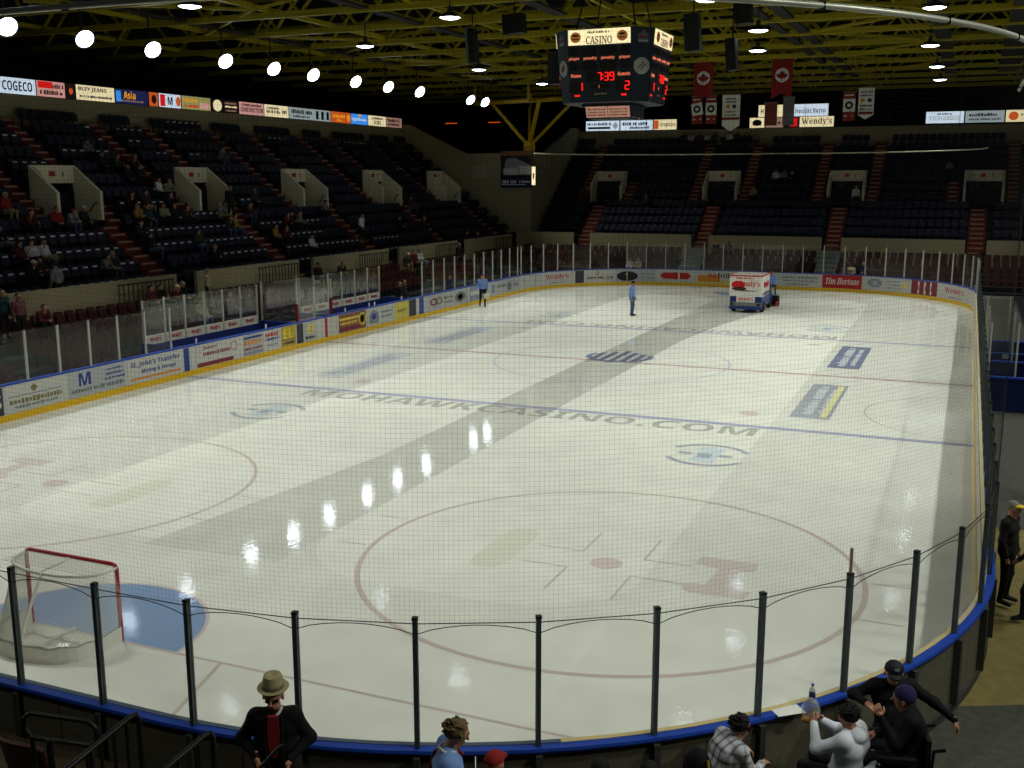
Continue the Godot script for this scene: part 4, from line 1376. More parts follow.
func lit_signs() -> void:
	var E := 0.62
	var white := glow("sign_white", Color(0.86, 0.93, 1.0), E)
	var cream := glow("sign_ivory", Color(1.0, 0.94, 0.74), E * 0.95)
	var pinky := glow("sign_rose", Color(0.98, 0.72, 0.68), E * 0.7)
	var navy := glow("sign_navy", Color(0.16, 0.20, 0.42), E * 0.5)
	var amber := glow("sign_amber", Color(0.90, 0.40, 0.16), E * 0.8)
	var sky := glow("sign_sky", Color(0.25, 0.60, 0.98), E)
	var olive := glow("sign_olive", Color(0.70, 0.68, 0.42), E * 0.7)
	var steel := glow("sign_steel", Color(0.68, 0.74, 0.74), E * 0.75)
	var dim := glow("sign_dim", Color(0.16, 0.10, 0.08), E * 0.5)
	var tan_ := glow("sign_tan", Color(0.72, 0.56, 0.48), E * 0.65)
	var gold := glow("sign_gold", Color(1.0, 0.66, 0.10), E * 0.9)
	var red := glow("sign_red", Color(0.86, 0.10, 0.10), E)
	var blue := col("sign_ink_blue", Color(0.05, 0.10, 0.36), 0.5)
	var ink := col("ink", Color.BLACK)
	var mar := col("ink_maroon", Color.RED)
	var rd := col("ink_red", Color.RED)
	var L := [  # z of the two ends, face, items, label
		[4.0, -0.68, white, [["t", "COGECO", 0.765, 0.5, 0.37, 0.56, blue], ["o", "", 0.5, 0.5, 0.08, 0.5, gold]], "leftmost white lit sign with big blue capital letters"],
		[-0.72, -2.5, pinky, [["r", "", 0.3, 0.74, 0.5, 0.4, red], ["b", "a", 0.5, 0.3, 0.8, 0.26, mar], ["b", "b", 0.74, 0.7, 0.4, 0.26, mar]], "red and pale pink lit sign with white bands"],
		[-2.55, -3.15, dim, [["o", "", 0.5, 0.5, 0.4, 0.4, amber]], "small dark lit sign with an orange spot"],
		[-3.2, -5.85, cream, [["t", "BLEY JEANS", 0.42, 0.7, 0.72, 0.3, blue], ["b", "c", 0.5, 0.28, 0.84, 0.16, blue]], "cream lit sign with blue lettering in two lines"],
		[-5.92, -8.35, navy, [["t", "Asia", 0.42, 0.62, 0.36, 0.5, gold], ["b", "d", 0.5, 0.24, 0.7, 0.14, tan_], ["r", "", 0.08, 0.5, 0.14, 0.7, sky]], "navy lit sign with yellow lettering"],
		[-8.42, -9.15, amber, [["o", "", 0.5, 0.5, 0.5, 0.6, dim]], "small rusty orange lit sign left of a white one"],
		[-9.2, -11.0, white, [["t", "M", 0.5, 0.5, 0.22, 0.56, blue], ["r", "", 0.16, 0.5, 0.22, 0.8, red], ["o", "", 0.86, 0.5, 0.2, 0.7, amber]], "white lit sign with a big blue letter, red and orange ends"],
		[-11.06, -13.6, olive, [["t", "Summer", 0.3, 0.7, 0.5, 0.3, gold], ["r", "", 0.78, 0.36, 0.34, 0.4, pinky], ["b", "e", 0.34, 0.28, 0.5, 0.2, red]], "olive lit sign with yellow and pink patches"],
		[-13.66, -14.75, dim, [["o", "", 0.5, 0.5, 0.72, 0.86, cream], ["b", "f", 0.5, 0.5, 0.4, 0.14, mar]], "dark lit sign with one big cream disc"],
		[-14.78, -16.25, dim, [["b", "g", 0.5, 0.76, 0.8, 0.16, tan_], ["b", "h", 0.5, 0.5, 0.8, 0.16, cream], ["b", "i", 0.5, 0.22, 0.7, 0.16, tan_]], "dark lit sign with three lines of small pale lettering"],
		[-16.3, -18.8, pinky, [["t", "CONSTRUCTION", 0.5, 0.4, 0.9, 0.36, mar], ["b", "j", 0.5, 0.78, 0.8, 0.22, mar]], "rose lit sign with maroon block lettering"],
		[-18.86, -21.5, cream, [["b", "k", 0.34, 0.74, 0.5, 0.2, mar], ["b", "l", 0.36, 0.44, 0.56, 0.26, ink], ["b", "m", 0.82, 0.5, 0.2, 0.3, mar]], "cream lit sign with dark lettering, right of the rose one"],
		[-21.56, -26.55, steel, [["b", "n", 0.3, 0.66, 0.5, 0.34, blue], ["b", "o", 0.28, 0.26, 0.4, 0.2, ink], ["r", "", 0.66, 0.5, 0.06, 0.7, blue], ["r", "", 0.79, 0.5, 0.06, 0.7, blue], ["r", "", 0.92, 0.5, 0.06, 0.7, blue]], "long steel grey lit sign ending in three blue blocks"],
		[-26.6, -29.2, amber, [["b", "p", 0.42, 0.62, 0.66, 0.3, gold], ["b", "q", 0.42, 0.26, 0.3, 0.2, gold], ["o", "", 0.88, 0.5, 0.16, 0.6, gold]], "bright orange lit sign with gold lettering, left of the blue one"],
		[-29.26, -31.6, sky, [["t", "Lighthouse", 0.48, 0.46, 0.86, 0.36, white], ["o", "", 0.5, 0.84, 0.16, 0.24, gold]], "sky blue lit sign with white lettering"],
		[-31.66, -34.3, cream, [["b", "r", 0.5, 0.76, 0.6, 0.22, ink], ["t", "SOBS", 0.5, 0.36, 0.4, 0.36, ink]], "cream lit sign right of the sky blue one"],
		[-34.36, -36.8, tan_, [["b", "s", 0.46, 0.68, 0.7, 0.26, mar], ["b", "t", 0.46, 0.32, 0.7, 0.22, ink]], "brown lit sign, last of the left row by the corner"]]
	for q in L:
		lit_sign(q[4] + ", above the left stand", Vector3(-29.26, 10.86, (q[0] + q[1]) * 0.5), PI / 2, q[0] - q[1], 0.78, q[2], q[3])
	var F := [  # x of the two ends, y, height, face, items, label
		[-17.8, -14.85, 10.87, 0.85, white, [["b", "a1", 0.4, 0.68, 0.7, 0.22, blue], ["r", "", 0.4, 0.3, 0.66, 0.2, blue], ["o", "", 0.88, 0.5, 0.14, 0.6, steel]], "white lit sign with a blue bar, leftmost above the far stand"],
		[-14.8, -12.0, 10.87, 0.85, white, [["b", "b1", 0.46, 0.66, 0.76, 0.3, blue], ["b", "c1", 0.6, 0.28, 0.6, 0.24, blue]], "white lit sign with two lines of blue lettering, below the scoreboard"],
		[-11.95, -10.0, 10.87, 0.85, cream, [["t", "Graphics", 0.6, 0.5, 0.68, 0.5, col("ink_olive", Color.RED), "Droid Serif"], ["r", "", 0.12, 0.5, 0.2, 0.8, amber]], "cream lit sign with olive italic-like lettering below the scoreboard"],
		[-3.5, -0.9, 11.69, 0.95, cream, [["t", "H", 0.12, 0.5, 0.08, 0.4, blue], ["r", "", 0.78, 0.5, 0.1, 0.9, red], ["b", "d1", 0.4, 0.5, 0.3, 0.3, mar]], "cream lit sign half hidden behind the right big red banner"],
		[-0.85, 1.85, 11.69, 0.95, white, [["t", "Nesbitt Burns", 0.5, 0.46, 0.86, 0.36, blue, "Droid Serif"]], "white lit sign with navy serif lettering, upper right of the sign cluster"],
		[-4.15, -2.95, 10.87, 0.82, cream, [["o", "", 0.5, 0.5, 0.6, 0.6, blue], ["r", "", 0.5, 0.3, 0.6, 0.14, amber]], "small cream lit sign with a blue badge, lower left of the sign cluster"],
		[-2.9, -1.5, 10.87, 0.82, tan_, [["b", "e1", 0.5, 0.5, 0.7, 0.3, mar]], "small brown lit sign in the lower row of the sign cluster"],
		[-1.45, -0.35, 10.87, 0.82, dim, [["r", "", 0.66, 0.5, 0.5, 0.8, red]], "small dark lit sign with a red patch"],
		[-0.3, 2.3, 10.87, 0.82, cream, [["t", "Wendy's", 0.5, 0.5, 0.88, 0.7, rd, "Droid Serif"]], "cream lit sign with big red lettering, lower right of the sign cluster"],
		[8.85, 11.5, 10.95, 0.88, white, [["t", "FITZGIBBON", 0.5, 0.44, 0.8, 0.34, steel, "Droid Serif"], ["b", "f1", 0.5, 0.78, 0.4, 0.14, blue]], "pale blue lit sign, left of three on the far right"],
		[11.55, 14.2, 10.95, 0.88, steel, [["b", "g1", 0.45, 0.66, 0.7, 0.26, ink], ["b", "h1", 0.5, 0.3, 0.8, 0.18, mar]], "grey lit sign, middle of three on the far right"],
		[14.25, 17.2, 10.95, 0.88, cream, [["o", "", 0.18, 0.5, 0.22, 0.7, amber], ["b", "i1", 0.6, 0.6, 0.5, 0.2, ink]], "cream lit sign with an orange disc, right of three on the far right"]]
	for q in F:
		lit_sign(q[6], Vector3((q[0] + q[1]) * 0.5, q[2], -47.86), 0.0, q[1] - q[0], q[3], q[4], q[5])


# ---------------------------------------------------------------- the corner between the stands
func far_corner() -> void:
	var yellow := col("strut_yellow", Color(0.78, 0.64, 0.08), 0.5)
	var t := thing("roof_support", "yellow roof support with four splayed struts standing on the corner wall", "support", Vector3(-18.7, 8.9, -37.5))
	part(t, "foot", MB.new().lathe([Vector2(0.42, 0), Vector2(0.5, 0.5), Vector2(0.36, 0.85), Vector2(0.0, 0.9)], 8), yellow)
	for q in [Vector3(-2.9, 3.6, 0.2), Vector3(1.3, 3.9, 1.2), Vector3(3.1, 3.7, -0.9), Vector3(-1.2, 3.5, -3.0)]:
		part(t, "strut", MB.new().bar(Vector3(0, 0.45, 0), q, 0.22, 0.22), yellow)
	part(t, "head_beam", MB.new().bar(Vector3(-4.5, 3.7, 0.2), Vector3(4.5, 3.9, 0.2), 0.26, 0.26).bar(Vector3(-1.2, 3.6, -3.2), Vector3(1.3, 4.0, 3.0), 0.2, 0.2), yellow)
	for x in [-4.4, 0.0, 4.4]:
		part(t, "post", MB.new().box(Vector3(x, 4.5, 0.2), Vector3(0.16, 1.4, 0.16)), yellow)
	var p := thing("poster_board", "tall poster board with a grey picture and a blue foot, hung on the corner wall", "poster", Vector3(-19.5, 6.3, -36.85))
	part(p, "board", MB.new().box(Vector3(0, 1.37, -0.05), Vector3(2.6, 2.74, 0.1)), col("poster_dark", Color(0.12, 0.11, 0.10), 0.5))
	part(p, "sky_print", MB.new().box(Vector3(0, 2.55, 0.005), Vector3(2.5, 0.34, 0.012)), col("print_rust", Color(0.50, 0.32, 0.18), 0.6))
	part(p, "picture_print", MB.new().prism(PackedVector2Array([Vector2(-1.0, 0.95), Vector2(1.2, 0.95), Vector2(1.2, 1.65), Vector2(0.5, 1.95), Vector2(-0.2, 2.25), Vector2(-0.8, 2.15), Vector2(-0.95, 1.8)]), 0.012, Transform3D(Basis(), Vector3(0, 0, 0.014))), col("print_grey", Color(0.52, 0.51, 0.53), 0.6))
	part(p, "picture_print", MB.new().box(Vector3(-0.45, 1.2, 0.02), Vector3(1.2, 0.5, 0.012)).box(Vector3(0.7, 1.3, 0.02), Vector3(0.9, 0.6, 0.012)), col("print_pale", Color(0.74, 0.72, 0.70), 0.6))
	part(p, "picture_print", MB.new().box(Vector3(0.0, 0.86, 0.02), Vector3(2.3, 0.08, 0.012)), col("print_black", Color(0.05, 0.05, 0.05), 0.6))
	part(p, "blue_foot", MB.new().box(Vector3(0, 0.38, 0.01), Vector3(2.5, 0.66, 0.02)), col("poster_blue", Color(0.06, 0.10, 0.36), 0.5))
	var pw := col("print_white", Color(0.8, 0.8, 0.76), 0.6)
	bars(p, Vector3(-0.55, 0.46, 0.03), 1.2, 0.26, pw, Basis(), 71)
	bars(p, Vector3(0.7, 0.46, 0.03), 0.9, 0.18, pw, Basis(), 72)
	part(p, "white_rule", MB.new().box(Vector3(-0.2, 0.24, 0.025), Vector3(2.0, 0.07, 0.012)), pw)
	var s := thing("lit_sign", "narrow upright cream lit sign beside the poster board", "sign", Vector3(-18.02, 6.5, -36.7))
	part(s, "box_frame", MB.new().box(Vector3(0, 0.68, -0.08), Vector3(0.34, 1.42, 0.12)), col("sign_frame", Color.BLACK))
	part(s, "lit_face", MB.new().box(Vector3(0, 0.68, 0.0), Vector3(0.28, 1.36, 0.06)), glow("sign_cream", Color.WHITE, 1.0))
	part(s, "letter_bar", MB.new().box(Vector3(0, 0.68, 0.035), Vector3(0.12, 0.4, 0.015)), col("ink_maroon", Color.RED))
	part(s, "arm", MB.new().box(Vector3(-0.2, 0.68, -0.1), Vector3(0.4, 0.06, 0.06)), col("sign_frame", Color.BLACK))
	var plate := single("wall_plate", MB.new().box(Vector3.ZERO, Vector3(1.2, 1.0, 0.06)), col("plate_tan", Color(0.60, 0.57, 0.48), 0.7), "pale square panel on the corner wall, left of the poster board", "panel", Vector3(-22.6, 7.5, -36.96))
	plate.name = "wall_plate"
	for q in [[-26.5, "left"], [-22.7, "right"]]:
		var bar_ := thing("neon_light", "thin orange light bar in the dark behind the corner wall, %s of two" % q[1], "light", Vector3(q[0], 11.35, -40.0))
		part(bar_, "light_bar", MB.new().box(Vector3.ZERO, Vector3(1.0, 0.07, 0.08)), glow("neon_amber", Color(1.0, 0.35, 0.05), 0.45))
		for x in [-0.4, 0.4]:
			part(bar_, "rod", MB.new().box(Vector3(x, 2.5, 0), Vector3(0.02, 5.0, 0.02)), col("sign_frame", Color.BLACK))


# ---------------------------------------------------------------- team benches on the left, penalty box on the right
func benches() -> void:
	var blue := col("bench_blue", Color(0.06, 0.15, 0.42), 0.5)
	var white := col("bench_sign", Color(0.84, 0.83, 0.80), 0.5)
	var red := col("ink_red", Color.RED)
	var clear := pane("bench_glass", Color(0.4, 0.44, 0.38), 0.03, 0.03)
	var alu := col("post_aluminium", Color.WHITE)
	var rd := col("gate_red", Color(0.45, 0.08, 0.08), 0.5)
	var wood := col("bench_wood", Color(0.42, 0.32, 0.20), 0.6)
	var cap := col("rail_blue", Color.BLUE)
	var k := 0
	for q in [[8.9, 1.9], [-1.0, -8.3]]:
		var where := "nearer" if k == 0 else "farther"
		var z0: float = q[0]
		var z1: float = q[1]
		var t := thing("team_bench", "%s blue team bench with a glazed back wall beyond the left boards" % where, "team bench", Vector3(-15.0, 0, 0))
		part(t, "back_wall", MB.new().box(Vector3(0, 0.48, (z0 + z1) * 0.5), Vector3(0.1, 0.96, z0 - z1)), blue)
		part(t, "bench_top", MB.new().bevel_box(Vector3(0.55, 0.48, (z0 + z1) * 0.5), Vector3(0.34, 0.06, z0 - z1 - 0.6), 0.015), wood)
		part(t, "bench_floor", MB.new().box(Vector3(0.95, 0.06, (z0 + z1) * 0.5), Vector3(1.85, 0.14, z0 - z1)), col("rubber", Color(0.07, 0.07, 0.07), 0.8))
		var n := 6
		var w := (z0 - z1 - 0.2) / n
		for i in n + 1:
			part(t, "glass_post", MB.new().box(Vector3(0, 1.78, z0 - 0.1 - w * i), Vector3(0.06, 1.66, 0.06)), alu)
		for i in n:
			var c := z0 - 0.1 - w * (i + 0.5)
			part(t, "glass_pane", MB.new().box(Vector3(0, 1.95, c), Vector3(0.012, 1.3, w - 0.07)), clear)
			var s := part(t, "sign_panel", MB.new().box(Vector3(0, 1.13, c), Vector3(0.05, 0.34, w - 0.1)), white)
			write(s, "Wendy's", Vector3(0.03, 1.13, c), (w - 0.1) * 0.56, 0.2, red, Basis(Vector3.UP, PI / 2), "Droid Serif")
		for z in [z0, z1]:
			part(t, "end_wall", MB.new().box(Vector3(0.95, 0.53, z), Vector3(1.9, 1.06, 0.08)), blue)
		k += 1
	# the glazed space between the two benches
	var t := thing("timekeeper_box", "glazed box with red edge posts between the two team benches", "box", Vector3(-13.1, 0, 0))
	for z in [1.75, -0.85]:
		part(t, "low_wall", MB.new().box(Vector3(-0.95, 0.53, z), Vector3(1.8, 1.06, 0.07)), blue)
		part(t, "side_pane", MB.new().box(Vector3(-0.95, 1.85, z), Vector3(1.8, 1.55, 0.012)), clear)
		part(t, "red_post", MB.new().box(Vector3(-0.08, 0.95, z), Vector3(0.1, 1.75, 0.09)), rd)
		part(t, "glass_post", MB.new().box(Vector3(-0.08, 2.2, z), Vector3(0.06, 0.9, 0.06)), alu)
		part(t, "glass_post", MB.new().box(Vector3(-1.85, 1.4, z), Vector3(0.06, 2.6, 0.06)), alu)
	part(t, "front_pane", MB.new().box(Vector3(-0.08, 1.75, 0.45), Vector3(0.012, 1.3, 2.5)), clear)
	part(t, "back_pane", MB.new().box(Vector3(-1.85, 1.85, 0.45), Vector3(0.012, 1.55, 2.5)), clear)
	part(t, "glass_post", MB.new().box(Vector3(-0.08, 1.75, 0.5), Vector3(0.06, 1.35, 0.06)), alu)
	part(t, "desk", MB.new().bevel_box(Vector3(-0.5, 0.98, 0.45), Vector3(0.6, 0.05, 2.4), 0.015), wood)
	# what lies on the bench rail
	var rng := RandomNumberGenerator.new()
	rng.seed = 4
	for i in 6:
		var z: float = [4.1, -1.8, -3.9, -4.4, -7.0, 8.3][i]
		var b := thing("water_bottle", "small white drinking bottle on the rail of the %s bench, %s" % ["nearer" if i in [0, 5] else "farther", ["in the middle", "nearest its box end", "left of a pair", "right of a pair", "by the far gate", "at the near end"][i]], "bottle", Vector3(-13.06, 1.1, z), 0, "")
		part(b, "body", MB.new().lathe([Vector2(0.0, 0), Vector2(0.035, 0.0), Vector2(0.035, 0.15), Vector2(0.02, 0.18)], 8), white)
		part(b, "cap", MB.new().lathe([Vector2(0.022, 0.18), Vector2(0.02, 0.21), Vector2(0, 0.22)], 8), col("cap_green", Color(0.2, 0.4, 0.3), 0.5))


func penalty_box() -> void:
	var blue := col("penalty_blue", Color(0.05, 0.10, 0.28), 0.5)
	var clear := pane("bench_glass", Color.WHITE, 0.1, 0.05)
	var alu := col("post_aluminium", Color.WHITE)
	var cap := col("rail_blue", Color.BLUE)
	var t := thing("penalty_box", "dark blue penalty box with glass ends beyond the right boards", "penalty box", Vector3(13.2, 0, 0))
	for z in [4.0, 0.9, -0.9, -4.0]:
		part(t, "end_wall", MB.new().box(Vector3(0.95, 0.5, z), Vector3(1.8, 1.0, 0.1)), blue)
		part(t, "cap_rail", MB.new().box(Vector3(0.95, 1.03, z), Vector3(1.84, 0.06, 0.16)), cap)
		if z > -3:
			part(t, "end_pane", MB.new().box(Vector3(0.42, 1.85, z - 0.3), Vector3(0.7, 1.55, 0.012)), clear)
		for x in [0.05, 0.8]:
			part(t, "glass_post", MB.new().box(Vector3(x, 1.8, z - 0.3), Vector3(0.05, 1.7, 0.05)), alu)
	part(t, "back_wall", MB.new().box(Vector3(1.9, 0.5, 0), Vector3(0.1, 1.0, 8.0)), blue)
	part(t, "bench_top", MB.new().box(Vector3(1.55, 0.46, 0), Vector3(0.34, 0.05, 7.6)), col("bench_wood", Color.WHITE))
	part(t, "crate", MB.new().box(Vector3(1.5, 0.62, -2.4), Vector3(0.4, 0.26, 0.3)), col("crate_amber", Color(0.5, 0.3, 0.08), 0.6))
	part(t, "notice", MB.new().box(Vector3(0.6, 1.2, 0.85), Vector3(0.2, 0.14, 0.02)), col("emblem_white", Color.WHITE))


# ---------------------------------------------------------------- goal cage
func goal_cage() -> void:
	var red := col("goal_red", Color(0.62, 0.05, 0.09), 0.35)
	var white := col("goal_white", Color(0.80, 0.80, 0.76), 0.5)
	var cord := col("goal_cord", Color(0.78, 0.77, 0.70), 0.8)
	var t := thing("hockey_goal", "hockey goal with red posts, white netting and a padded white base before the near boards", "goal", Vector3(0, 0, 27.16))
	for x in [-0.915, 0.915]:
		part(t, "post", MB.new().tube([Vector3(x, 0, 0), Vector3(x, 1.14, 0)], 0.034, 10), red)
	part(t, "crossbar", MB.new().tube([Vector3(-0.915, 1.14, 0), Vector3(-0.89, 1.2, 0), Vector3(-0.83, 1.22, 0), Vector3(0.83, 1.22, 0), Vector3(0.89, 1.2, 0), Vector3(0.915, 1.14, 0)], 0.034, 10), red)
	var base := []
	var top := []
	for k in 21:
		var a := PI * k / 20.0
		base.append(Vector3(-cos(a) * (0.915 + 0.22 * sin(a)), 0.04, pow(sin(a), 0.6) * 1.1))
		top.append(Vector3(-cos(a) * (0.915 + 0.02 * sin(a)), 1.17 - 0.03 * sin(a), pow(sin(a), 0.6) * 0.56))
	part(t, "base_frame", MB.new().tube(base, 0.03, 8), white)
	part(t, "top_frame", MB.new().tube(top, 0.024, 8), white)
	part(t, "centre_stay", MB.new().tube([Vector3(0, 1.2, 0.02), Vector3(0, 1.17, 0.55), Vector3(0, 0.5, 0.95), Vector3(0, 0.06, 1.1)], 0.024, 8), white)
	part(t, "middle_bar", MB.new().tube([Vector3(0, 0.05, 0.02), Vector3(0, 0.05, 1.08)], 0.028, 8), white)
	# padded skirt along the base
	var pad := MB.new()
	for k in 20:
		for f in [1.0, -1.0]:
			var a: Vector3 = base[k] * Vector3(1.0 + 0.03 * f, 0, 1.0 + 0.03 * f)
			var b: Vector3 = base[k + 1] * Vector3(1.0 + 0.03 * f, 0, 1.0 + 0.03 * f)
			var ha := 0.23 + 0.02 * sin(k * 2.3)
			var hb := 0.23 + 0.02 * sin((k + 1) * 2.3)
			if f > 0:
				pad.quad(a, b, b + Vector3(0, hb, 0), a + Vector3(0, ha, 0))
			else:
				pad.quad(b, a, a + Vector3(0, ha, 0), b + Vector3(0, hb, 0))
	part(t, "padded_skirt", pad, white)
	# netting: cords from the top frame down to the base, and rows across
	var net := MB.new()
	var rows := 22
	var cols := 60
	var pts := []
	for i in cols + 1:
		var u := float(i) / cols * 20.0
		var i0 := mini(int(u), 19)
		var b0: Vector3 = base[i0]
		var b1: Vector3 = base[i0 + 1]
		var t0: Vector3 = top[i0]
		var t1: Vector3 = top[i0 + 1]
		var b := b0.lerp(b1, u - i0)
		var tt := t0.lerp(t1, u - i0)
		var line := []
		for j in rows + 1:
			var v := float(j) / rows
			var p := tt.lerp(b, v)
			p += Vector3(p.x * 0.04, 0, 0.0) * sin(PI * v) - Vector3(0, 0, 0.12) * sin(PI * v) * sin(PI * i / cols)
			line.append(p)
		pts.append(line)
	for i in cols + 1:
		for j in rows + 1:
			if j < rows and i < cols:
				net.bar(pts[i][j], pts[i + 1][j + 1], 0.005, 0.005)
			if j < rows and i > 0:
				net.bar(pts[i][j], pts[i - 1][j + 1], 0.005, 0.005)
	for i in 40:
		var x := -0.9 + 1.8 * i / 39.0
		var d := pow(maxf(0.0, 1.0 - pow(x / 0.93, 2.0)), 0.3) * 0.56
		net.bar(Vector3(x, 1.22, 0.0), Vector3(x, 1.16, d), 0.005, 0.005)
	for j in 10:
		net.bar(Vector3(-0.9, 1.21, 0.055 * j), Vector3(0.9, 1.21, 0.055 * j), 0.005, 0.005)
	var o := part(t, "netting", net, cord)
	tag(o, "", "", "", "stuff")


# ---------------------------------------------------------------- the machine that resurfaces the ice
func resurfacer() -> void:
	var white := col("machine_white", Color(0.84, 0.83, 0.80), 0.35)
	var blue := col("machine_blue", Color(0.10, 0.20, 0.45), 0.35)
	var black := col("machine_black", Color(0.03, 0.03, 0.03), 0.6)
	var tyre := col("tyre", Color(0.04, 0.04, 0.045), 0.8)
	var grey := col("machine_grey", Color(0.46, 0.46, 0.44), 0.45, 0.3)
	var red := col("machine_red", Color(0.74, 0.07, 0.06), 0.45)
	var brown := col("machine_brown", Color(0.24, 0.11, 0.05), 0.6)
	var t := thing("ice_resurfacer", "white and blue ice resurfacing machine driving on the far half of the ice", "ice resurfacer", Vector3(1.86, 0, -19.0))
	t.scale = Vector3(0.96, 0.92, 0.96)
	part(t, "snow_tank", MB.new().bevel_box(Vector3(0, 1.55, 0.75), Vector3(1.78, 1.2, 2.3), 0.06), white)
	part(t, "tank_rim", MB.new().box(Vector3(0, 2.12, 1.88), Vector3(1.8, 0.06, 0.08)).box(Vector3(-0.87, 2.12, 0.75), Vector3(0.06, 0.06, 2.3)).box(Vector3(0.87, 2.12, 0.75), Vector3(0.06, 0.06, 2.3)), red)
	part(t, "lower_body", MB.new().bevel_box(Vector3(0, 0.66, 0.1), Vector3(1.74, 0.62, 3.5), 0.05), blue)
	part(t, "front_grille", MB.new().box(Vector3(0, 0.5, 1.9), Vector3(1.7, 0.2, 0.12)), grey)
	part(t, "bumper", MB.new().bevel_box(Vector3(0, 0.31, 1.86), Vector3(1.76, 0.18, 0.22), 0.03), blue)
	for x in [-0.72, 0.72]:
		part(t, "headlamp", MB.new().lathe([Vector2(0.08, 0), Vector2(0.08, 0.03), Vector2(0, 0.04)], 12), black, Vector3(x, 0.5, 1.96), Basis(Vector3.RIGHT, PI / 2))
	var plate := part(t, "name_plate", MB.new().box(Vector3(0, 0.78, 1.87), Vector3(1.0, 0.34, 0.04)), white)
	write(plate, "WENDY'S", Vector3(0.0, 0.8, 1.895), 0.78, 0.16, red)
	write(t, "Wendy's", Vector3(0.12, 1.64, 1.905), 1.24, 0.4, red, Basis(), "Droid Serif")
	part(t, "burger_print", MB.new().lathe([Vector2(0.5, 0), Vector2(0.5, 0.015), Vector2(0, 0.016)], 20), red, Vector3(-0.42, 1.6, 1.903), Basis(Vector3(0.75, 0, 0), Vector3(0, 0, 1), Vector3(0, -0.46, 0)))
	part(t, "burger_print", MB.new().lathe([Vector2(0.5, 0), Vector2(0.5, 0.015), Vector2(0, 0.016)], 18), brown, Vector3(-0.36, 1.38, 1.908), Basis(Vector3(0.8, 0, 0), Vector3(0, 0, 1), Vector3(0, -0.22, 0)))
	bars(t, Vector3(0.2, 1.27, 1.905), 0.8, 0.08, black, Basis(), 51)
	bars(t, Vector3(-0.05, 1.98, 1.905), 1.0, 0.08, red, Basis(), 52)
	write(t, "Wendy's", Vector3(0.9, 1.55, 0.7), 1.7, 0.5, red, Basis(Vector3.UP, PI / 2), "Droid Serif")
	part(t, "side_stripe", MB.new().box(Vector3(0.895, 1.08, 0.7), Vector3(0.02, 0.14, 2.1)).box(Vector3(-0.895, 1.08, 0.7), Vector3(0.02, 0.14, 2.1)), blue)
	for q in [[-0.78, 1.15], [0.78, 1.15], [-0.78, -1.0], [0.78, -1.0]]:
		var w := part(t, "wheel", MB.new().lathe([Vector2(0, -0.12), Vector2(0.26, -0.12), Vector2(0.34, -0.08), Vector2(0.34, 0.08), Vector2(0.26, 0.12), Vector2(0, 0.12)], 20), tyre, Vector3(q[0], 0.34, q[1]), Basis(Vector3(0, 0, 1), PI / 2))
		part(w, "hub", MB.new().lathe([Vector2(0.15, -0.13), Vector2(0.15, 0.13), Vector2(0, 0.13)], 12), grey)
	part(t, "engine_cover", MB.new().bevel_box(Vector3(-0.2, 1.2, -0.85), Vector3(1.2, 0.5, 0.8), 0.05), blue)
	part(t, "driver_seat", MB.new().box(Vector3(0.48, 1.12, -1.35), Vector3(0.5, 0.1, 0.5)).box(Vector3(0.48, 1.4, -1.62), Vector3(0.5, 0.5, 0.1)), black)
	part(t, "driver_platform", MB.new().box(Vector3(0.0, 0.96, -1.2), Vector3(1.74, 0.06, 1.0)), grey)
	part(t, "steering_wheel", MB.new().tube([Vector3(0.3, 1.5, -0.82), Vector3(0.48, 1.58, -0.86), Vector3(0.66, 1.5, -0.82), Vector3(0.66, 1.38, -0.74), Vector3(0.48, 1.3, -0.7), Vector3(0.3, 1.38, -0.74)], 0.02, 6, true), black)
	part(t, "conditioner", MB.new().bevel_box(Vector3(0.12, 0.34, -2.15), Vector3(2.1, 0.56, 0.55), 0.05), black)
	part(t, "conditioner_blade", MB.new().box(Vector3(0.12, 0.06, -2.1), Vector3(2.15, 0.08, 0.5)), grey)
	part(t, "side_guard", MB.new().box(Vector3(1.1, 0.2, -1.75), Vector3(0.08, 0.2, 0.4)), red)


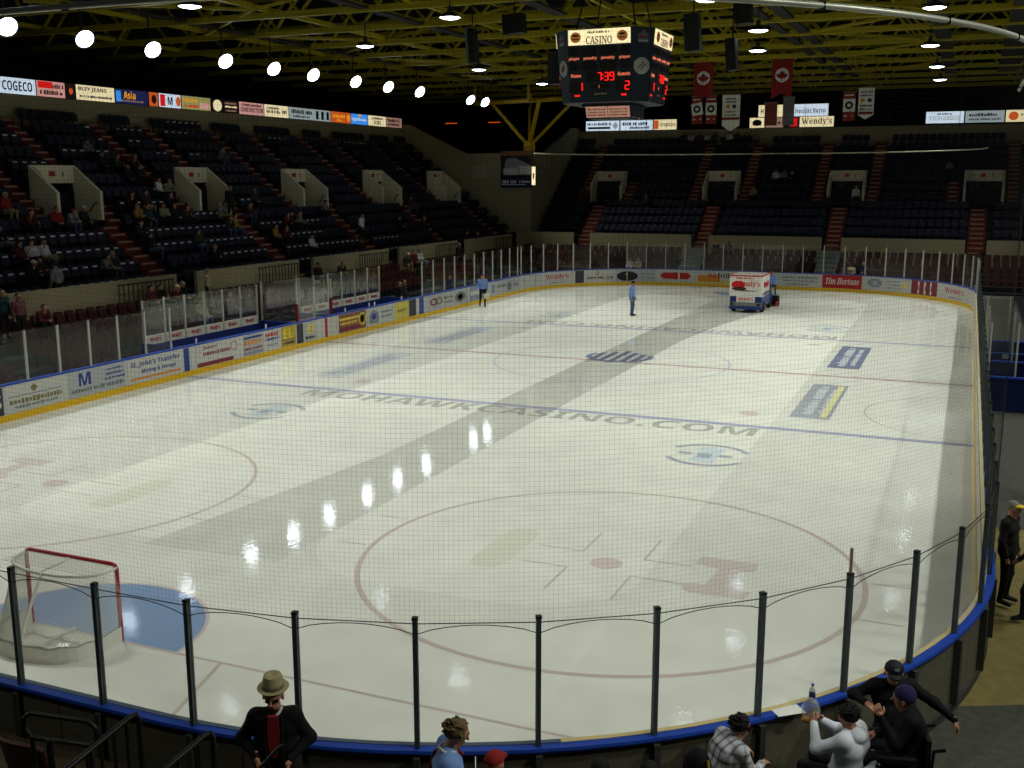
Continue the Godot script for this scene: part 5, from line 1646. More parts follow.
# ---------------------------------------------------------------- protective netting
func netting() -> void:
	var tube_m := col("rail_pipe", Color(0.72, 0.72, 0.66), 0.35, 0.3)
	var thread := col("net_thread", Color(0.05, 0.055, 0.05), 0.9)
	var rope := col("net_rope", Color(0.10, 0.12, 0.11), 0.9)
	var t := thing("protective_netting", "fine black mesh netting hung from a curved pipe above the near boards and glass", "netting")
	var s0 := 122.6
	var s1 := 141.5
	var pts := []
	var s := s0 - 6.0
	while s < s1 + 4.0:
		pts.append(at_rink(s, 0.12, 8.6))
		s += 0.4
	part(t, "top_pipe", MB.new().tube(pts, 0.034, 8), tube_m)
	for k in 16:
		var q := at_rink(s0 - 5.0 + 1.9 * k, 0.12, 8.6)
		part(t, "pipe_clip", MB.new().box(q, Vector3(0.08, 0.08, 0.03)), col("net_rope", Color.BLACK))
		if k % 3 == 0:
			part(t, "stay_wire", MB.new().tube([q, Vector3(q.x, 14.0, q.z)], 0.008, 4), thread)
	var net := MB.new()
	var pitch := 0.05
	var hw := 0.00075
	var n := int((s1 - s0) / pitch)
	for i in n + 1:
		s = s0 + pitch * i
		var u := fposmod((s - 138.1) / 1.25, 1.0)
		var y0 := 2.36 + 0.11 * pow(sin(PI * u), 0.7)
		var a := at_rink(s, 0.1, y0)
		var b := at_rink(s, 0.12, 8.58)
		var bs := rink_basis(s)
		for k in 3:
			var p := bs * Vector3(cos(TAU * k / 3.0), 0, sin(TAU * k / 3.0)) * hw
			var q := bs * Vector3(cos(TAU * (k + 1) / 3.0), 0, sin(TAU * (k + 1) / 3.0)) * hw
			net.quad(a + q, a + p, b + p, b + q)
	var y := 2.52
	while y < 8.56:
		var m := 70
		for i in m:
			var sa := lerpf(s0, s1, float(i) / m)
			var sb := lerpf(s0, s1, float(i + 1) / m)
			var o := lerpf(0.1, 0.12, (y - 2.5) / 6.0)
			var a := at_rink(sa, o, y)
			var b := at_rink(sb, o, y)
			var na: Vector2 = rink(sa)[1]
			var nb: Vector2 = rink(sb)[1]
			var da := Vector3(na.x, 0, na.y)
			var db := Vector3(nb.x, 0, nb.y)
			for k in 3:
				var c0 := cos(TAU * k / 3.0) * hw
				var h0 := sin(TAU * k / 3.0) * hw
				var c1 := cos(TAU * (k + 1) / 3.0) * hw
				var h1 := sin(TAU * (k + 1) / 3.0) * hw
				net.quad(a + da * c0 + Vector3(0, h0, 0), a + da * c1 + Vector3(0, h1, 0), b + db * c1 + Vector3(0, h1, 0), b + db * c0 + Vector3(0, h0, 0))
		y += pitch
	var o := part(t, "mesh_netting", net, thread)
	tag(o, "", "", "", "stuff")
	var hem := MB.new()
	s = 123.1
	while s < 141.0:
		var e := []
		for k in 9:
			var u := k / 8.0
			e.append(at_rink(s + 1.25 * u, 0.11, 2.36 + 0.11 * pow(sin(PI * u), 0.7)))
		part(t, "edge_rope", MB.new().tube(e, 0.005, 5), rope)
		s += 1.25
	# the rail of the net at the other end
	var f := thing("far_net_rail", "thin pale rail strung high across the far end of the rink", "rail")
	pts = []
	s = 45.6
	while s < 78.6:
		pts.append(at_rink(s, 0.1, 8.5))
		s += 0.5
	part(f, "pipe", MB.new().tube(pts, 0.04, 6), col("far_pipe", Color(0.72, 0.70, 0.60), 0.4, 0.2))
	for k in 6:
		var q := at_rink(49.0 + 5.0 * k, 0.1, 8.5)
		part(f, "stay_wire", MB.new().tube([q, Vector3(q.x, 14.0, q.z)], 0.012, 4), rope)


const LEFT_CROWD := [  # row, z, top, trousers, hair or hat, label
	[5, 7.0, "red", "khaki", "creamcap", "spectator in a red jacket and cream cap, sixth row, left of the nearest tunnel"],
	[4, 6.8, "maroon", "dark", "brown", "spectator in a dull red sweater, fifth row, left of the nearest tunnel"],
	[9, -0.9, "grey", "dark", "brown", "spectator in a pale grey coat, tenth row, right of the nearest tunnel"],
	[8, -0.9, "black", "dark", "brown", "spectator in a black coat, ninth row, right of the nearest tunnel"],
	[8, -1.6, "green", "dark", "black", "spectator in a dark green jacket, ninth row, left of the second tunnel"],
	[7, -1.7, "black", "dark", "blond", "spectator in a black leather jacket, eighth row, left of the second tunnel"],
	[8, -3.1, "brown", "dark", "grey", "spectator in a brown coat, ninth row, left of the second tunnel"],
	[7, -2.6, "navy", "dark", "blond", "spectator in a dark blue coat, eighth row, left of the second tunnel"],
	[4, 5.2, "red", "dark", "black", "spectator in a red hooded top, fifth row, left of the nearest tunnel"],
	[4, 4.5, "whitefront", "jeans", "redcap", "spectator in a black jacket with white front, fifth row, in line with the nearest tunnel"],
	[4, 3.7, "black", "dark", "whitecap", "spectator in a black coat and white cap, fifth row, in line with the nearest tunnel"],
	[5, 0.1, "black", "dark", "brown", "spectator in a black fleece, sixth row, right of the nearest tunnel"],
	[4, 0.4, "mustard", "dark", "blond", "spectator in a mustard top, fifth row, right of the nearest tunnel"],
	[6, -3.3, "white", "dark", "brown", "spectator in a white sweatshirt, seventh row, left of the second tunnel"],
	[6, -2.3, "sage", "dark", "grey", "spectator in a sage green coat, seventh row, left of the second tunnel"],
	[5, -1.0, "charcoal", "khaki", "brown", "spectator in a dark grey coat, sixth row, left of the second tunnel"],
	[5, -2.4, "navy", "dark", "brown", "spectator in a navy coat, sixth row, left of the second tunnel"],
	[4, -1.3, "sage", "dark", "blond", "spectator in a pale green jacket, fifth row, left of the second tunnel"],
	[4, -2.0, "black", "dark", "brown", "spectator in a black jumper, fifth row, left of the second tunnel"],
	[4, -2.5, "brown", "dark", "black", "spectator in a dark brown jacket, fifth row, left of the second tunnel"],
	[4, 0.3, "teal", "jeans", "brown", "spectator in a teal jumper, fifth row, right of the nearest tunnel"],
	[9, -10.7, "grey", "grey", "brown", "spectator in a grey tracksuit, tenth row, left of the third tunnel"],
	[4, -5.4, "grey", "khaki", "grey", "spectator in a grey duffel coat, fifth row, in line with the second tunnel"],
	[5, -9.4, "charcoal", "dark", "blond", "spectator in a dark jacket, sixth row, right of the second tunnel"],
	[4, -7.5, "brown", "jeans", "brown", "spectator in a brown jacket, fifth row, right of the second tunnel"],
	[3, -5.5, "mustard", "jeans", "brown", "spectator in a yellow sweatshirt, fourth row, in line with the second tunnel"],
	[3, -4.9, "green", "jeans", "blond", "spectator in an olive jumper, fourth row, in line with the second tunnel"],
	[3, 8.8, "black", "grey", "brown", "spectator in a black coat with grey trousers, fourth row, left of the nearest tunnel"],
	[2, 8.7, "maroon", "dark", "black", "spectator in a dark red anorak, third row, left of the nearest tunnel"],
	[2, 8.4, "white", "dark", "brown", "spectator in a white ski jacket, third row, left of the nearest tunnel"],
	[2, 7.8, "white", "khaki", "brown", "spectator in a white top and tan trousers, third row, left of the nearest tunnel"],
	[1, 9.1, "black", "dark", "whitecap", "spectator in a black jacket and white cap, second row, left of the nearest tunnel"],
	[1, 8.6, "charcoal", "dark", "brown", "spectator in a charcoal hoodie, second row, left of the nearest tunnel"],
	[0, 8.7, "red", "dark", "black", "spectator in a red and black jacket, first row, left of the nearest tunnel"],
	[1, 5.3, "grey", "dark", "black", "spectator in a grey wool coat, second row, left of the nearest tunnel"],
	[1, 4.8, "green", "jeans", "grey", "spectator in a green coat and jeans, second row, in line with the nearest tunnel"],
	[3, 1.7, "charcoal", "dark", "brown", "spectator in a dark overcoat, fourth row, right of the nearest tunnel"],
	[2, 2.3, "black", "jeans", "brown", "spectator in a black top and blue jeans, third row, in line with the nearest tunnel"],
	[2, -1.7, "green", "jeans", "brown", "spectator in an olive jacket and jeans, third row, left of the second tunnel"],
	[1, -1.5, "black", "dark", "blond", "spectator in a black sports jersey, second row, left of the second tunnel"],
	[2, -7.8, "mustard", "dark", "brown", "spectator in a mustard jacket, third row, right of the second tunnel"],
	[3, -9.8, "maroon", "dark", "brown", "spectator in a dark plum coat, fourth row, right of the second tunnel"],
	[3, -10.5, "black", "dark", "brown", "spectator in a black hooded coat, fourth row, left of the third tunnel"],
	[3, -11.2, "grey", "dark", "brown", "spectator in a grey jumper, fourth row, left of the third tunnel"],
	[2, -8.5, "maroon", "dark", "brown", "spectator in a maroon sweater, third row, right of the second tunnel"],
	[1, -9.9, "white", "dark", "black", "spectator in a white jacket, second row, right of the second tunnel"],
	[4, -14.7, "grey", "dark", "brown", "spectator in a grey hooded top, fifth row, in line with the third tunnel"],
	[4, -25.6, "brown", "jeans", "brown", "spectator in a brown coat and jeans, fifth row, right of the fourth tunnel"],
	[2, -21.0, "black", "dark", "brown", "spectator in a black tracksuit, third row, left of the fourth tunnel"],
	[2, -23.9, "green", "dark", "blond", "spectator in an olive coat, third row, in line with the fourth tunnel"],
	[0, -27.6, "charcoal", "dark", "blond", "spectator in a dark coat, first row, right of the fourth tunnel"],
	[0, -28.8, "navy", "dark", "blond", "spectator in a dark blue jumper, first row, left of the fifth tunnel"],
]

const FAR_CROWD := [  # row, x
	[12, -9.3, "black", "dark", "brown", "far-stand spectator in a black jacket, thirteenth row, left of the second tunnel"],
	[12, -8.7, "white", "dark", "brown", "far-stand spectator in a white shirt, thirteenth row, left of the second tunnel"],
	[12, -8.0, "maroon", "dark", "black", "far-stand spectator in a dark red top, thirteenth row, left of the second tunnel"],
	[12, -6.8, "charcoal", "dark", "brown", "far-stand spectator in a charcoal coat, thirteenth row, left of the second tunnel"],
	[12, -6.3, "white", "dark", "blond", "far-stand spectator in a white jersey, thirteenth row, in line with the second tunnel"],
	[12, -5.6, "white", "dark", "black", "far-stand spectator with black hair and white jersey, thirteenth row"],
	[12, -5.0, "brown", "dark", "brown", "far-stand spectator in a brown jacket, thirteenth row, in line with the second tunnel"],
	[12, -4.2, "black", "dark", "brown", "far-stand spectator in a black hoodie, thirteenth row, in line with the second tunnel"],
	[12, -3.5, "grey", "dark", "blond", "far-stand spectator in a grey jumper, thirteenth row, right of the second tunnel"],
	[7, -0.6, "grey", "dark", "brown", "far-stand spectator in a striped grey top, eighth row, right of the second tunnel"],
	[7, 0.1, "black", "dark", "brown", "far-stand spectator in a black coat, eighth row, left of the third tunnel"],
	[7, 0.6, "white", "dark", "brown", "far-stand spectator in a white sweatshirt, eighth row, left of the third tunnel"],
	[8, 10.8, "grey", "dark", "black", "far-stand spectator in a pale blue top, ninth row, left of the fourth tunnel"],
	[4, -10.4, "brown", "dark", "blond", "far-stand spectator in a dark brown coat, fifth row, right of the first tunnel"],
	[5, -2.5, "khaki", "dark", "brown", "far-stand spectator in a tan jacket, sixth row, right of the second tunnel"],
	[4, 3.0, "black", "dark", "brown", "far-stand spectator in a black anorak, fifth row, in line with the third tunnel"],
]


# ---------------------------------------------------------------- seats
func seat_proto(called: String, label: String, m: Material, plate: bool) -> Node3D:  # origin on the tread under the back; faces +z; plate adds a painted glare strip
	var t := thing(called, label, "seat", Vector3(0, -50, 0))
	t.set_meta("base_name", called)
	var back := MB.new()
	var n := 6
	for i in n:
		var a := -1.0 + 2.0 * i / n
		var b := -1.0 + 2.0 * (i + 1) / n
		var za := 0.05 * a * a
		var zb := 0.05 * b * b
		var p := [Vector3(a * 0.225, 0.42, za + 0.05), Vector3(b * 0.225, 0.42, zb + 0.05), Vector3(b * 0.215, 0.84 - 0.02 * b * b, zb - 0.05), Vector3(a * 0.215, 0.84 - 0.02 * a * a, za - 0.05)]
		var d := Vector3(0, 0, -0.03)
		back.quad(p[0], p[1], p[2], p[3])
		back.quad(p[1] + d, p[0] + d, p[3] + d, p[2] + d)
		back.quad(p[3], p[2], p[2] + d, p[3] + d)
	part(t, "backrest", back, m)
	var tip := Basis(Vector3.RIGHT, -0.22)
	part(t, "seat_pan", MB.new().bevel_box(Vector3(0, 0.56, 0.13), Vector3(0.42, 0.36, 0.05), 0.015, tip), m)
	part(t, "bracket", MB.new().box(Vector3(0, 0.22, 0.02), Vector3(0.06, 0.44, 0.06)), col("seat_iron", Color(0.05, 0.05, 0.06), 0.6))
	if plate:
		part(t, "glare_strip", MB.new().box(Vector3(0, 0.70, 0.13), Vector3(0.24, 0.07, 0.012), tip), col("plate_white", Color(0.78, 0.78, 0.76), 0.4))  # pale strip: glare on the tipped-up seat painted as colour
	return t


func fill_seats(spots: Array, proto: Node3D, most: int, what: String, category_group: String) -> void:  # the nearest ones singly, the rest as one
	spots.sort_custom(func(a, b): return a[2] < b[2])
	var n := mini(most, spots.size())
	for i in n:
		var c := copy_of(proto, spots[i][3], category_group + spots[i][4])
		c.transform = Transform3D(Basis(Vector3.UP, spots[i][1]), spots[i][0])
	if spots.size() > n:
		var mb := ArrayMesh.new()
		var st := []
		for ch in proto.get_children():
			var o: MeshInstance3D = ch
			var a: Array = o.mesh.surface_get_arrays(0)
			mb.add_surface_from_arrays(Mesh.PRIMITIVE_TRIANGLES, a)
			mb.surface_set_material(mb.get_surface_count() - 1, o.get_active_material(0))
		var mm := MultiMesh.new()
		mm.transform_format = MultiMesh.TRANSFORM_3D
		mm.mesh = mb
		mm.instance_count = spots.size() - n
		for i in spots.size() - n:
			mm.set_instance_transform(i, Transform3D(Basis(Vector3.UP, spots[n + i][1]), spots[n + i][0]))
		var o := MultiMeshInstance3D.new()
		o.name = numbered(self, what + "_rows")
		o.multimesh = mm
		add_child(o, true)
		tag(o, "remaining rows of %s farther off in the stands" % what.replace("_", " "), "seats", "", "stuff")
	remove_child(proto)
	proto.queue_free()


func in_view(p: Vector3) -> bool:
	var b := Basis.from_euler(Vector3(deg_to_rad(-10.914), deg_to_rad(23.077), 0))
	var d := b.inverse() * (p - EYE)
	return d.z < 0 and absf(d.x / d.z) < 0.50 and absf(d.y / d.z) < 0.38


func nth(k: int) -> String:
	var low := ["", "first", "second", "third", "fourth", "fifth", "sixth", "seventh", "eighth", "ninth", "tenth", "eleventh", "twelfth", "thirteenth", "fourteenth", "fifteenth", "sixteenth", "seventeenth", "eighteenth", "nineteenth"]
	if k < 20:
		return low[k]
	if k > 99:
		return "hundred and " + low[k - 100] if k > 100 else "hundredth"
	return ["twentieth", "thirtieth", "fortieth", "fiftieth", "sixtieth", "seventieth", "eightieth", "ninetieth"][k / 10 - 2] if k % 10 == 0 else ["twenty", "thirty", "forty", "fifty", "sixty", "seventy", "eighty", "ninety"][k / 10 - 2] + "-" + low[k % 10]


func beside_aisle(z: float) -> String:  # which seat it is, counted from the nearest stairs of the left stand
	var best := 0
	for i in 5:
		if absf(z - left_tunnel(i) + 1.15) < absf(z - left_tunnel(best) + 1.15):
			best = i
	var k := int(round((z - left_tunnel(best) + 1.15) / 0.52))
	if k == 0:
		return "in line with the %s left-stand aisle" % ORD[best]
	return "%s seat %s of the %s left-stand aisle" % [nth(absi(k)), "left" if k > 0 else "right", ORD[best]]


func seats() -> void:
	var navy := col("seat_navy", Color(0.04, 0.07, 0.165), 0.5)
	var red := col("seat_red", Color(0.19, 0.03, 0.028), 0.55)
	var plain := []
	var glinting := []
	var which := ["nearest", "second", "third", "fourth", "fifth"]
	for r in 13:
		var z := LEFT_END - 0.4
		var k := 0
		while z > -36.7:
			var free := true
			var sec := 4
			for i in 5:
				var c := left_tunnel(i)
				if r < 5 and absf(z - (c - 1.15)) < 0.82:
					free = false
				if r >= 5 and (absf(z - c - 1.85) < 0.7 or absf(z - c + 1.85) < 0.7):
					free = false
				if (r == 5 or r == 6) and absf(z - c) < 1.6:
					free = false
			for i in range(4, -1, -1):
				if z > left_tunnel(i) - 4.5:
					sec = i
			if free:
				var p := Vector3(left_x(r) - 0.6, row_y(r), z)
				var run_ := int(floor((z + 60.0) / 3.4))
				var h := fposmod(sin(run_ * 12.9 + r * 78.2) * 43758.5, 1.0)
				var share := 0.85 if r < 4 and z > -13.0 else (0.4 if z > -10.0 else 0.14)
				var e := [p, PI / 2, p.distance_to(EYE), "", ""]
				if h < share:
					e[3] = "plated navy seat, %s row, %s" % [ORD[r], beside_aisle(z)]  # seats that carry the painted glare strip
					glinting.append(e)
				else:
					e[3] = "plain navy seat, %s row, %s" % [ORD[r], beside_aisle(z)]
					plain.append(e)
				if not in_view(p):
					e[2] += 200.0
			z -= 0.52
			k += 1
		var x := -18.1
		while x < FAR_END - 0.3:
			var free := true
			for i in 4:
				var c: float = FAR_TUNNELS[i]
				if r < 5 and absf(x - c + 0.25) < 0.82:
					free = false
				if r >= 5 and not (i == 3 and r >= 8) and absf(x - c + 1.95) < 0.7:
					free = false
				if r >= 5 and not (i == 0 and r >= 8) and absf(x - c - 1.85) < 0.7:
					free = false
				if (r == 5 or r == 6) and absf(x - c) < 1.6:
					free = false
			if free:
				var p := Vector3(x, row_y(r), far_z(r) - 0.6)
				plain.append([p, 0.0, p.distance_to(EYE), "plain navy seat of far stand, %s row, %s from left end" % [ORD[r], nth(int(round((x + 18.1) / 0.52)) + 1)], ""])
			x += 0.52
	fill_seats(glinting, seat_proto("glinting_seat", "", navy, true), 170, "glinting_seat", "plated navy seats")
	fill_seats(plain, seat_proto("navy_seat", "", navy, false), 130, "navy_seat", "plain navy seats")
	var low := []
	for i in 5:
		var y := 0.05 + 0.33 * i
		var x := -14.4 - 0.82 * i
		var z := 23.0
		while z > -36.0:
			if (i >= 2 or z > 9.6) and absf(z - 13.6) > 0.7 and (z > 9.0 or absf(fposmod(z - left_tunnel(0) + 1.15 + 4.5, 9.05) - 4.5) > 0.75):
				var p := Vector3(x - 0.15, y, z)
				low.append([p, PI / 2, p.distance_to(EYE) + (0.0 if in_view(p) else 200.0), "dark red seat behind left boards, %s row, %s from near end" % [ORD[i], nth(int(round((23.0 - z) / 0.52)) + 1)], ""])
			z -= 0.52
		var fx := -16.5
		while fx < 17.0:
			if absf(fx + 5.25) > 0.95 and absf(fx - 3.85) > 0.95:
				var p := Vector3(fx, 0.1 + 0.3 * i, -32.35 - 0.98 * i)
				low.append([p, 0.0, p.distance_to(EYE), "dark red seat behind far glass, %s row, %s from left corner" % [ORD[i], nth(int(round((fx + 16.5) / 0.52)) + 1)], ""])
			fx += 0.52
		var rz := -8.5
		while rz > -30.5:
			var p := Vector3(15.7 + 0.82 * i, 0.05 + 0.28 * i, rz)
			if in_view(p):
				low.append([p, -PI / 2, p.distance_to(EYE), "dark red seat behind right boards, %s row, %s from near end" % [ORD[i], nth(int(round((-8.5 - rz) / 0.52)) + 1)], ""])
			rz -= 0.52
	fill_seats(low, seat_proto("red_seat", "", red, false), 280, "red_seat", "dark red lower seats")


# ---------------------------------------------------------------- people: one continuous skin over a skeleton of tapered bones
class Field:
	var acc := {}  # tag -> [vertices, normals, indices]

	func add(bones: Array, cell: float, k: float) -> void:  # surface nets over the smooth union of the bones
		var lo := Vector3(1e9, 1e9, 1e9)
		var hi := -lo
		for b in bones:
			var r: float = maxf(b[2], b[3]) + cell * 2.5 + k * 0.5
			for p in [b[0], b[1]]:
				lo = lo.min(p - Vector3.ONE * r)
				hi = hi.max(p + Vector3.ONE * r)
		var nx := int((hi.x - lo.x) / cell) + 2
		var ny := int((hi.y - lo.y) / cell) + 2
		var nz := int((hi.z - lo.z) / cell) + 2
		var total := nx * ny * nz
		var f := PackedFloat32Array()
		f.resize(total)
		f.fill(9.0)
		var best := PackedFloat32Array()
		best.resize(total)
		best.fill(9.0)
		var who := PackedByteArray()
		who.resize(total)
		for bi in bones.size():
			var b: Array = bones[bi]
			var a: Vector3 = b[0]
			var ab: Vector3 = b[1] - a
			var ra: float = b[2]
			var dr: float = b[3] - ra
			var inv := 1.0 / maxf(ab.length_squared(), 1e-9)
			var reach := maxf(ra, b[3]) + cell * 2.0 + k * 0.5
			var blo: Vector3 = ((a.min(b[1]) - Vector3.ONE * reach - lo) / cell).floor()
			var bhi: Vector3 = ((a.max(b[1]) + Vector3.ONE * reach - lo) / cell).ceil()
			for z in range(maxi(0, int(blo.z)), mini(nz, int(bhi.z) + 1)):
				for y in range(maxi(0, int(blo.y)), mini(ny, int(bhi.y) + 1)):
					var at := (z * ny + y) * nx
					for x in range(maxi(0, int(blo.x)), mini(nx, int(bhi.x) + 1)):
						var p := lo + Vector3(x, y, z) * cell - a
						var t := clampf(p.dot(ab) * inv, 0.0, 1.0)
						var d := (p - ab * t).length() - ra - dr * t
						var i := at + x
						var g := f[i]
						if d < best[i]:
							best[i] = d
							who[i] = bi
						if g > 8.0:
							f[i] = d
						else:
							var h := maxf(k - absf(g - d), 0.0)
							f[i] = minf(g, d) - h * h * 0.25 / k
		var vid := PackedInt32Array()
		vid.resize(total)
		vid.fill(-1)
		var pos := PackedVector3Array()
		var nor := PackedVector3Array()
		var tags := PackedInt32Array()
		var offs := [0, 1, nx, nx + 1, nx * ny, nx * ny + 1, nx * ny + nx, nx * ny + nx + 1]
		var edges := [[0, 1], [2, 3], [4, 5], [6, 7], [0, 2], [1, 3], [4, 6], [5, 7], [0, 4], [1, 5], [2, 6], [3, 7]]
		var corner := []
		for c in 8:
			corner.append(Vector3(c & 1, (c >> 1) & 1, (c >> 2) & 1))
		for z in nz - 1:
			for y in ny - 1:
				var at := (z * ny + y) * nx
				for x in nx - 1:
					var i := at + x
					var f0 := f[i]
					if f0 > cell * 2.0 or f0 < -cell * 2.0:
						continue
					var neg := 0
					for c in 8:
						if f[i + offs[c]] < 0.0:
							neg += 1
					if neg == 0 or neg == 8:
						continue
					var sum := Vector3.ZERO
					var cnt := 0
					for e in edges:
						var fa := f[i + offs[e[0]]]
						var fb := f[i + offs[e[1]]]
						if (fa < 0.0) != (fb < 0.0):
							var ca: Vector3 = corner[e[0]]
							sum += ca.lerp(corner[e[1]], fa / (fa - fb))
							cnt += 1
					vid[i] = pos.size()
					pos.append(lo + (Vector3(x, y, z) + sum / cnt) * cell)
					var g := Vector3(f[i + 1] - f0 + f[i + offs[7]] - f[i + offs[6]], f[i + nx] - f0 + f[i + offs[7]] - f[i + offs[5]], f[i + offs[4]] - f0 + f[i + offs[7]] - f[i + offs[3]])
					nor.append(g.normalized())
					tags.append(who[i])
		var step := [1, nx, nx * ny]
		for z in range(1, nz - 1):
			for y in range(1, ny - 1):
				var at := (z * ny + y) * nx
				for x in range(1, nx - 1):
					var i := at + x
					if vid[i] < 0:
						continue
					for ax in 3:
						var inside := f[i] < 0.0
						if inside == (f[i + step[ax]] < 0.0):
							continue
						var u: int = step[(ax + 1) % 3]
						var w: int = step[(ax + 2) % 3]
						var q := [vid[i], vid[i - u], vid[i - u - w], vid[i - w]]
						if q[1] < 0 or q[2] < 0 or q[3] < 0:
							continue
						var tag: String = bones[tags[q[0]]][4]
						if not acc.has(tag):
							acc[tag] = [PackedVector3Array(), PackedVector3Array(), PackedInt32Array()]
						var s: Array = acc[tag]
						var n0: int = s[0].size()
						for v in q:
							s[0].append(pos[v])
							s[1].append(nor[v])
						var gn := (pos[q[1]] - pos[q[0]]).cross(pos[q[2]] - pos[q[0]])
						if gn.dot(nor[q[0]] + nor[q[2]]) > 0.0:
							s[2].append_array(PackedInt32Array([n0, n0 + 2, n0 + 1, n0, n0 + 3, n0 + 2]))
						else:
							s[2].append_array(PackedInt32Array([n0, n0 + 1, n0 + 2, n0, n0 + 2, n0 + 3]))

	func mesh(order: Array) -> ArrayMesh:
		var m := ArrayMesh.new()
		for t in order:
			if not acc.has(t):
				continue
			var arr := []
			arr.resize(Mesh.ARRAY_MAX)
			arr[Mesh.ARRAY_VERTEX] = acc[t][0]
			arr[Mesh.ARRAY_NORMAL] = acc[t][1]
			arr[Mesh.ARRAY_INDEX] = acc[t][2]
			m.add_surface_from_arrays(Mesh.PRIMITIVE_TRIANGLES, arr)
			m.surface_set_name(m.get_surface_count() - 1, t)
		return m


func limb_bones(j: Dictionary, size: float, bulk: float) -> Array:  # joints -> bones; jacket, trousers, shoes, skin
	var s := size
	var b := []
	var hip: Vector3 = (j.hip_l + j.hip_r) * 0.5
	var chest: Vector3 = j.chest
	var across: Vector3 = (j.sh_l - j.sh_r).normalized()
	b.append([j.hip_l, j.hip_r, 0.125 * s * bulk, 0.125 * s * bulk, "trousers"])
	b.append([hip.lerp(chest, 0.25) + across * 0.05 * s, hip.lerp(chest, 0.25) - across * 0.05 * s, 0.13 * s * bulk, 0.13 * s * bulk, "top"])
	b.append([hip.lerp(chest, 0.55) + across * 0.06 * s, hip.lerp(chest, 0.55) - across * 0.06 * s, 0.125 * s * bulk, 0.125 * s * bulk, "top"])
	b.append([chest + across * 0.085 * s, chest - across * 0.085 * s, 0.125 * s * bulk, 0.125 * s * bulk, "top"])
	b.append([j.sh_l, j.sh_r, 0.075 * s * bulk, 0.075 * s * bulk, "top"])
	b.append([chest.lerp(j.neck, 0.5), j.neck, 0.085 * s, 0.06 * s, "top"])
	for q in ["l", "r"]:
		b.append([j["sh_" + q], j["el_" + q], 0.066 * s * bulk, 0.05 * s * bulk, "top"])
		b.append([j["el_" + q], j["wr_" + q], 0.05 * s * bulk, 0.036 * s * bulk, "top"])
		b.append([j["hip_" + q], j["kn_" + q], 0.095 * s, 0.065 * s, "trousers"])
		b.append([j["kn_" + q], j["an_" + q], 0.062 * s, 0.042 * s, "trousers"])
		b.append([j["an_" + q] + Vector3(0, -0.02, 0), j["toe_" + q], 0.045 * s, 0.036 * s, "shoe"])
	return b


func head_bones(c: Vector3, up: Vector3, face: Vector3, s: float) -> Array:
	var side := up.cross(face).normalized()
	var b := []
	b.append([c + up * 0.03 * s - face * 0.02 * s, c + up * 0.035 * s + face * 0.01 * s, 0.088 * s, 0.085 * s, "skin"])
	b.append([c + face * 0.025 * s - up * 0.02 * s, c + face * 0.035 * s - up * 0.075 * s, 0.065 * s, 0.042 * s, "skin"])
	b.append([c - up * 0.05 * s, c - up * 0.16 * s - face * 0.03 * s, 0.055 * s, 0.058 * s, "skin"])
	b.append([c + face * 0.096 * s + up * 0.01 * s, c + face * 0.115 * s - up * 0.022 * s, 0.009 * s, 0.014 * s, "skin"])
	b.append([c + face * 0.088 * s + up * 0.034 * s + side * 0.03 * s, c + face * 0.088 * s + up * 0.034 * s - side * 0.03 * s, 0.011 * s, 0.011 * s, "skin"])
	b.append([c + face * 0.085 * s - up * 0.05 * s + side * 0.016 * s, c + face * 0.085 * s - up * 0.05 * s - side * 0.016 * s, 0.009 * s, 0.009 * s, "skin"])
	for q in [1.0, -1.0]:
		b.append([c + side * 0.088 * s * q + up * 0.01 * s - face * 0.005 * s, c + side * 0.09 * s * q - up * 0.03 * s, 0.014 * s, 0.011 * s, "skin"])
	return b


func hand_bones(wrist: Vector3, dir: Vector3, palm: Vector3, thumb: Vector3, curl: float, s: float) -> Array:  # dir: along the hand; palm: where the palm faces; thumb: towards the thumb's side
	var d := dir.normalized()
	var across := (thumb - d * thumb.dot(d)).normalized()
	var inward := (palm - d * palm.dot(d) - across * palm.dot(across)).normalized()
	var b := []
	var knuckle := wrist + d * 0.095 * s
	b.append([wrist - d * 0.02 * s, wrist + d * 0.03 * s, 0.03 * s, 0.03 * s, "skin"])
	for k in 4:
		var o := across * (0.027 - 0.018 * k) * s
		b.append([wrist + d * 0.03 * s + o * 0.7, knuckle + o - d * (0.004 * k * s), 0.0145 * s, 0.0115 * s, "skin"])
		var l: float = [0.072, 0.08, 0.074, 0.058][k] * s
		var p := knuckle + o - d * (0.004 * k * s)
		var ang := curl * 0.55
		for seg in 3:
			var q: Vector3 = p + (d * cos(ang) + inward * sin(ang)) * l * [0.45, 0.31, 0.24][seg]
			b.append([p, q, (0.0095 - 0.0008 * seg) * s, (0.009 - 0.0009 * seg) * s, "skin"])
			p = q
			ang += curl * 0.8
	var t0 := wrist + d * 0.025 * s + across * 0.026 * s
	var t1 := t0 + (d * 0.6 + across * 0.65 + inward * 0.3).normalized() * 0.042 * s
	var t2 := t1 + (d * 0.85 + across * 0.2 + inward * (0.3 + curl * 0.5)).normalized() * 0.034 * s
	b.append([t0, t1, 0.014 * s, 0.0115 * s, "skin"])
	b.append([t1, t2, 0.011 * s, 0.009 * s, "skin"])
	return b


const ORDER := ["top", "trousers", "skin", "shoe"]


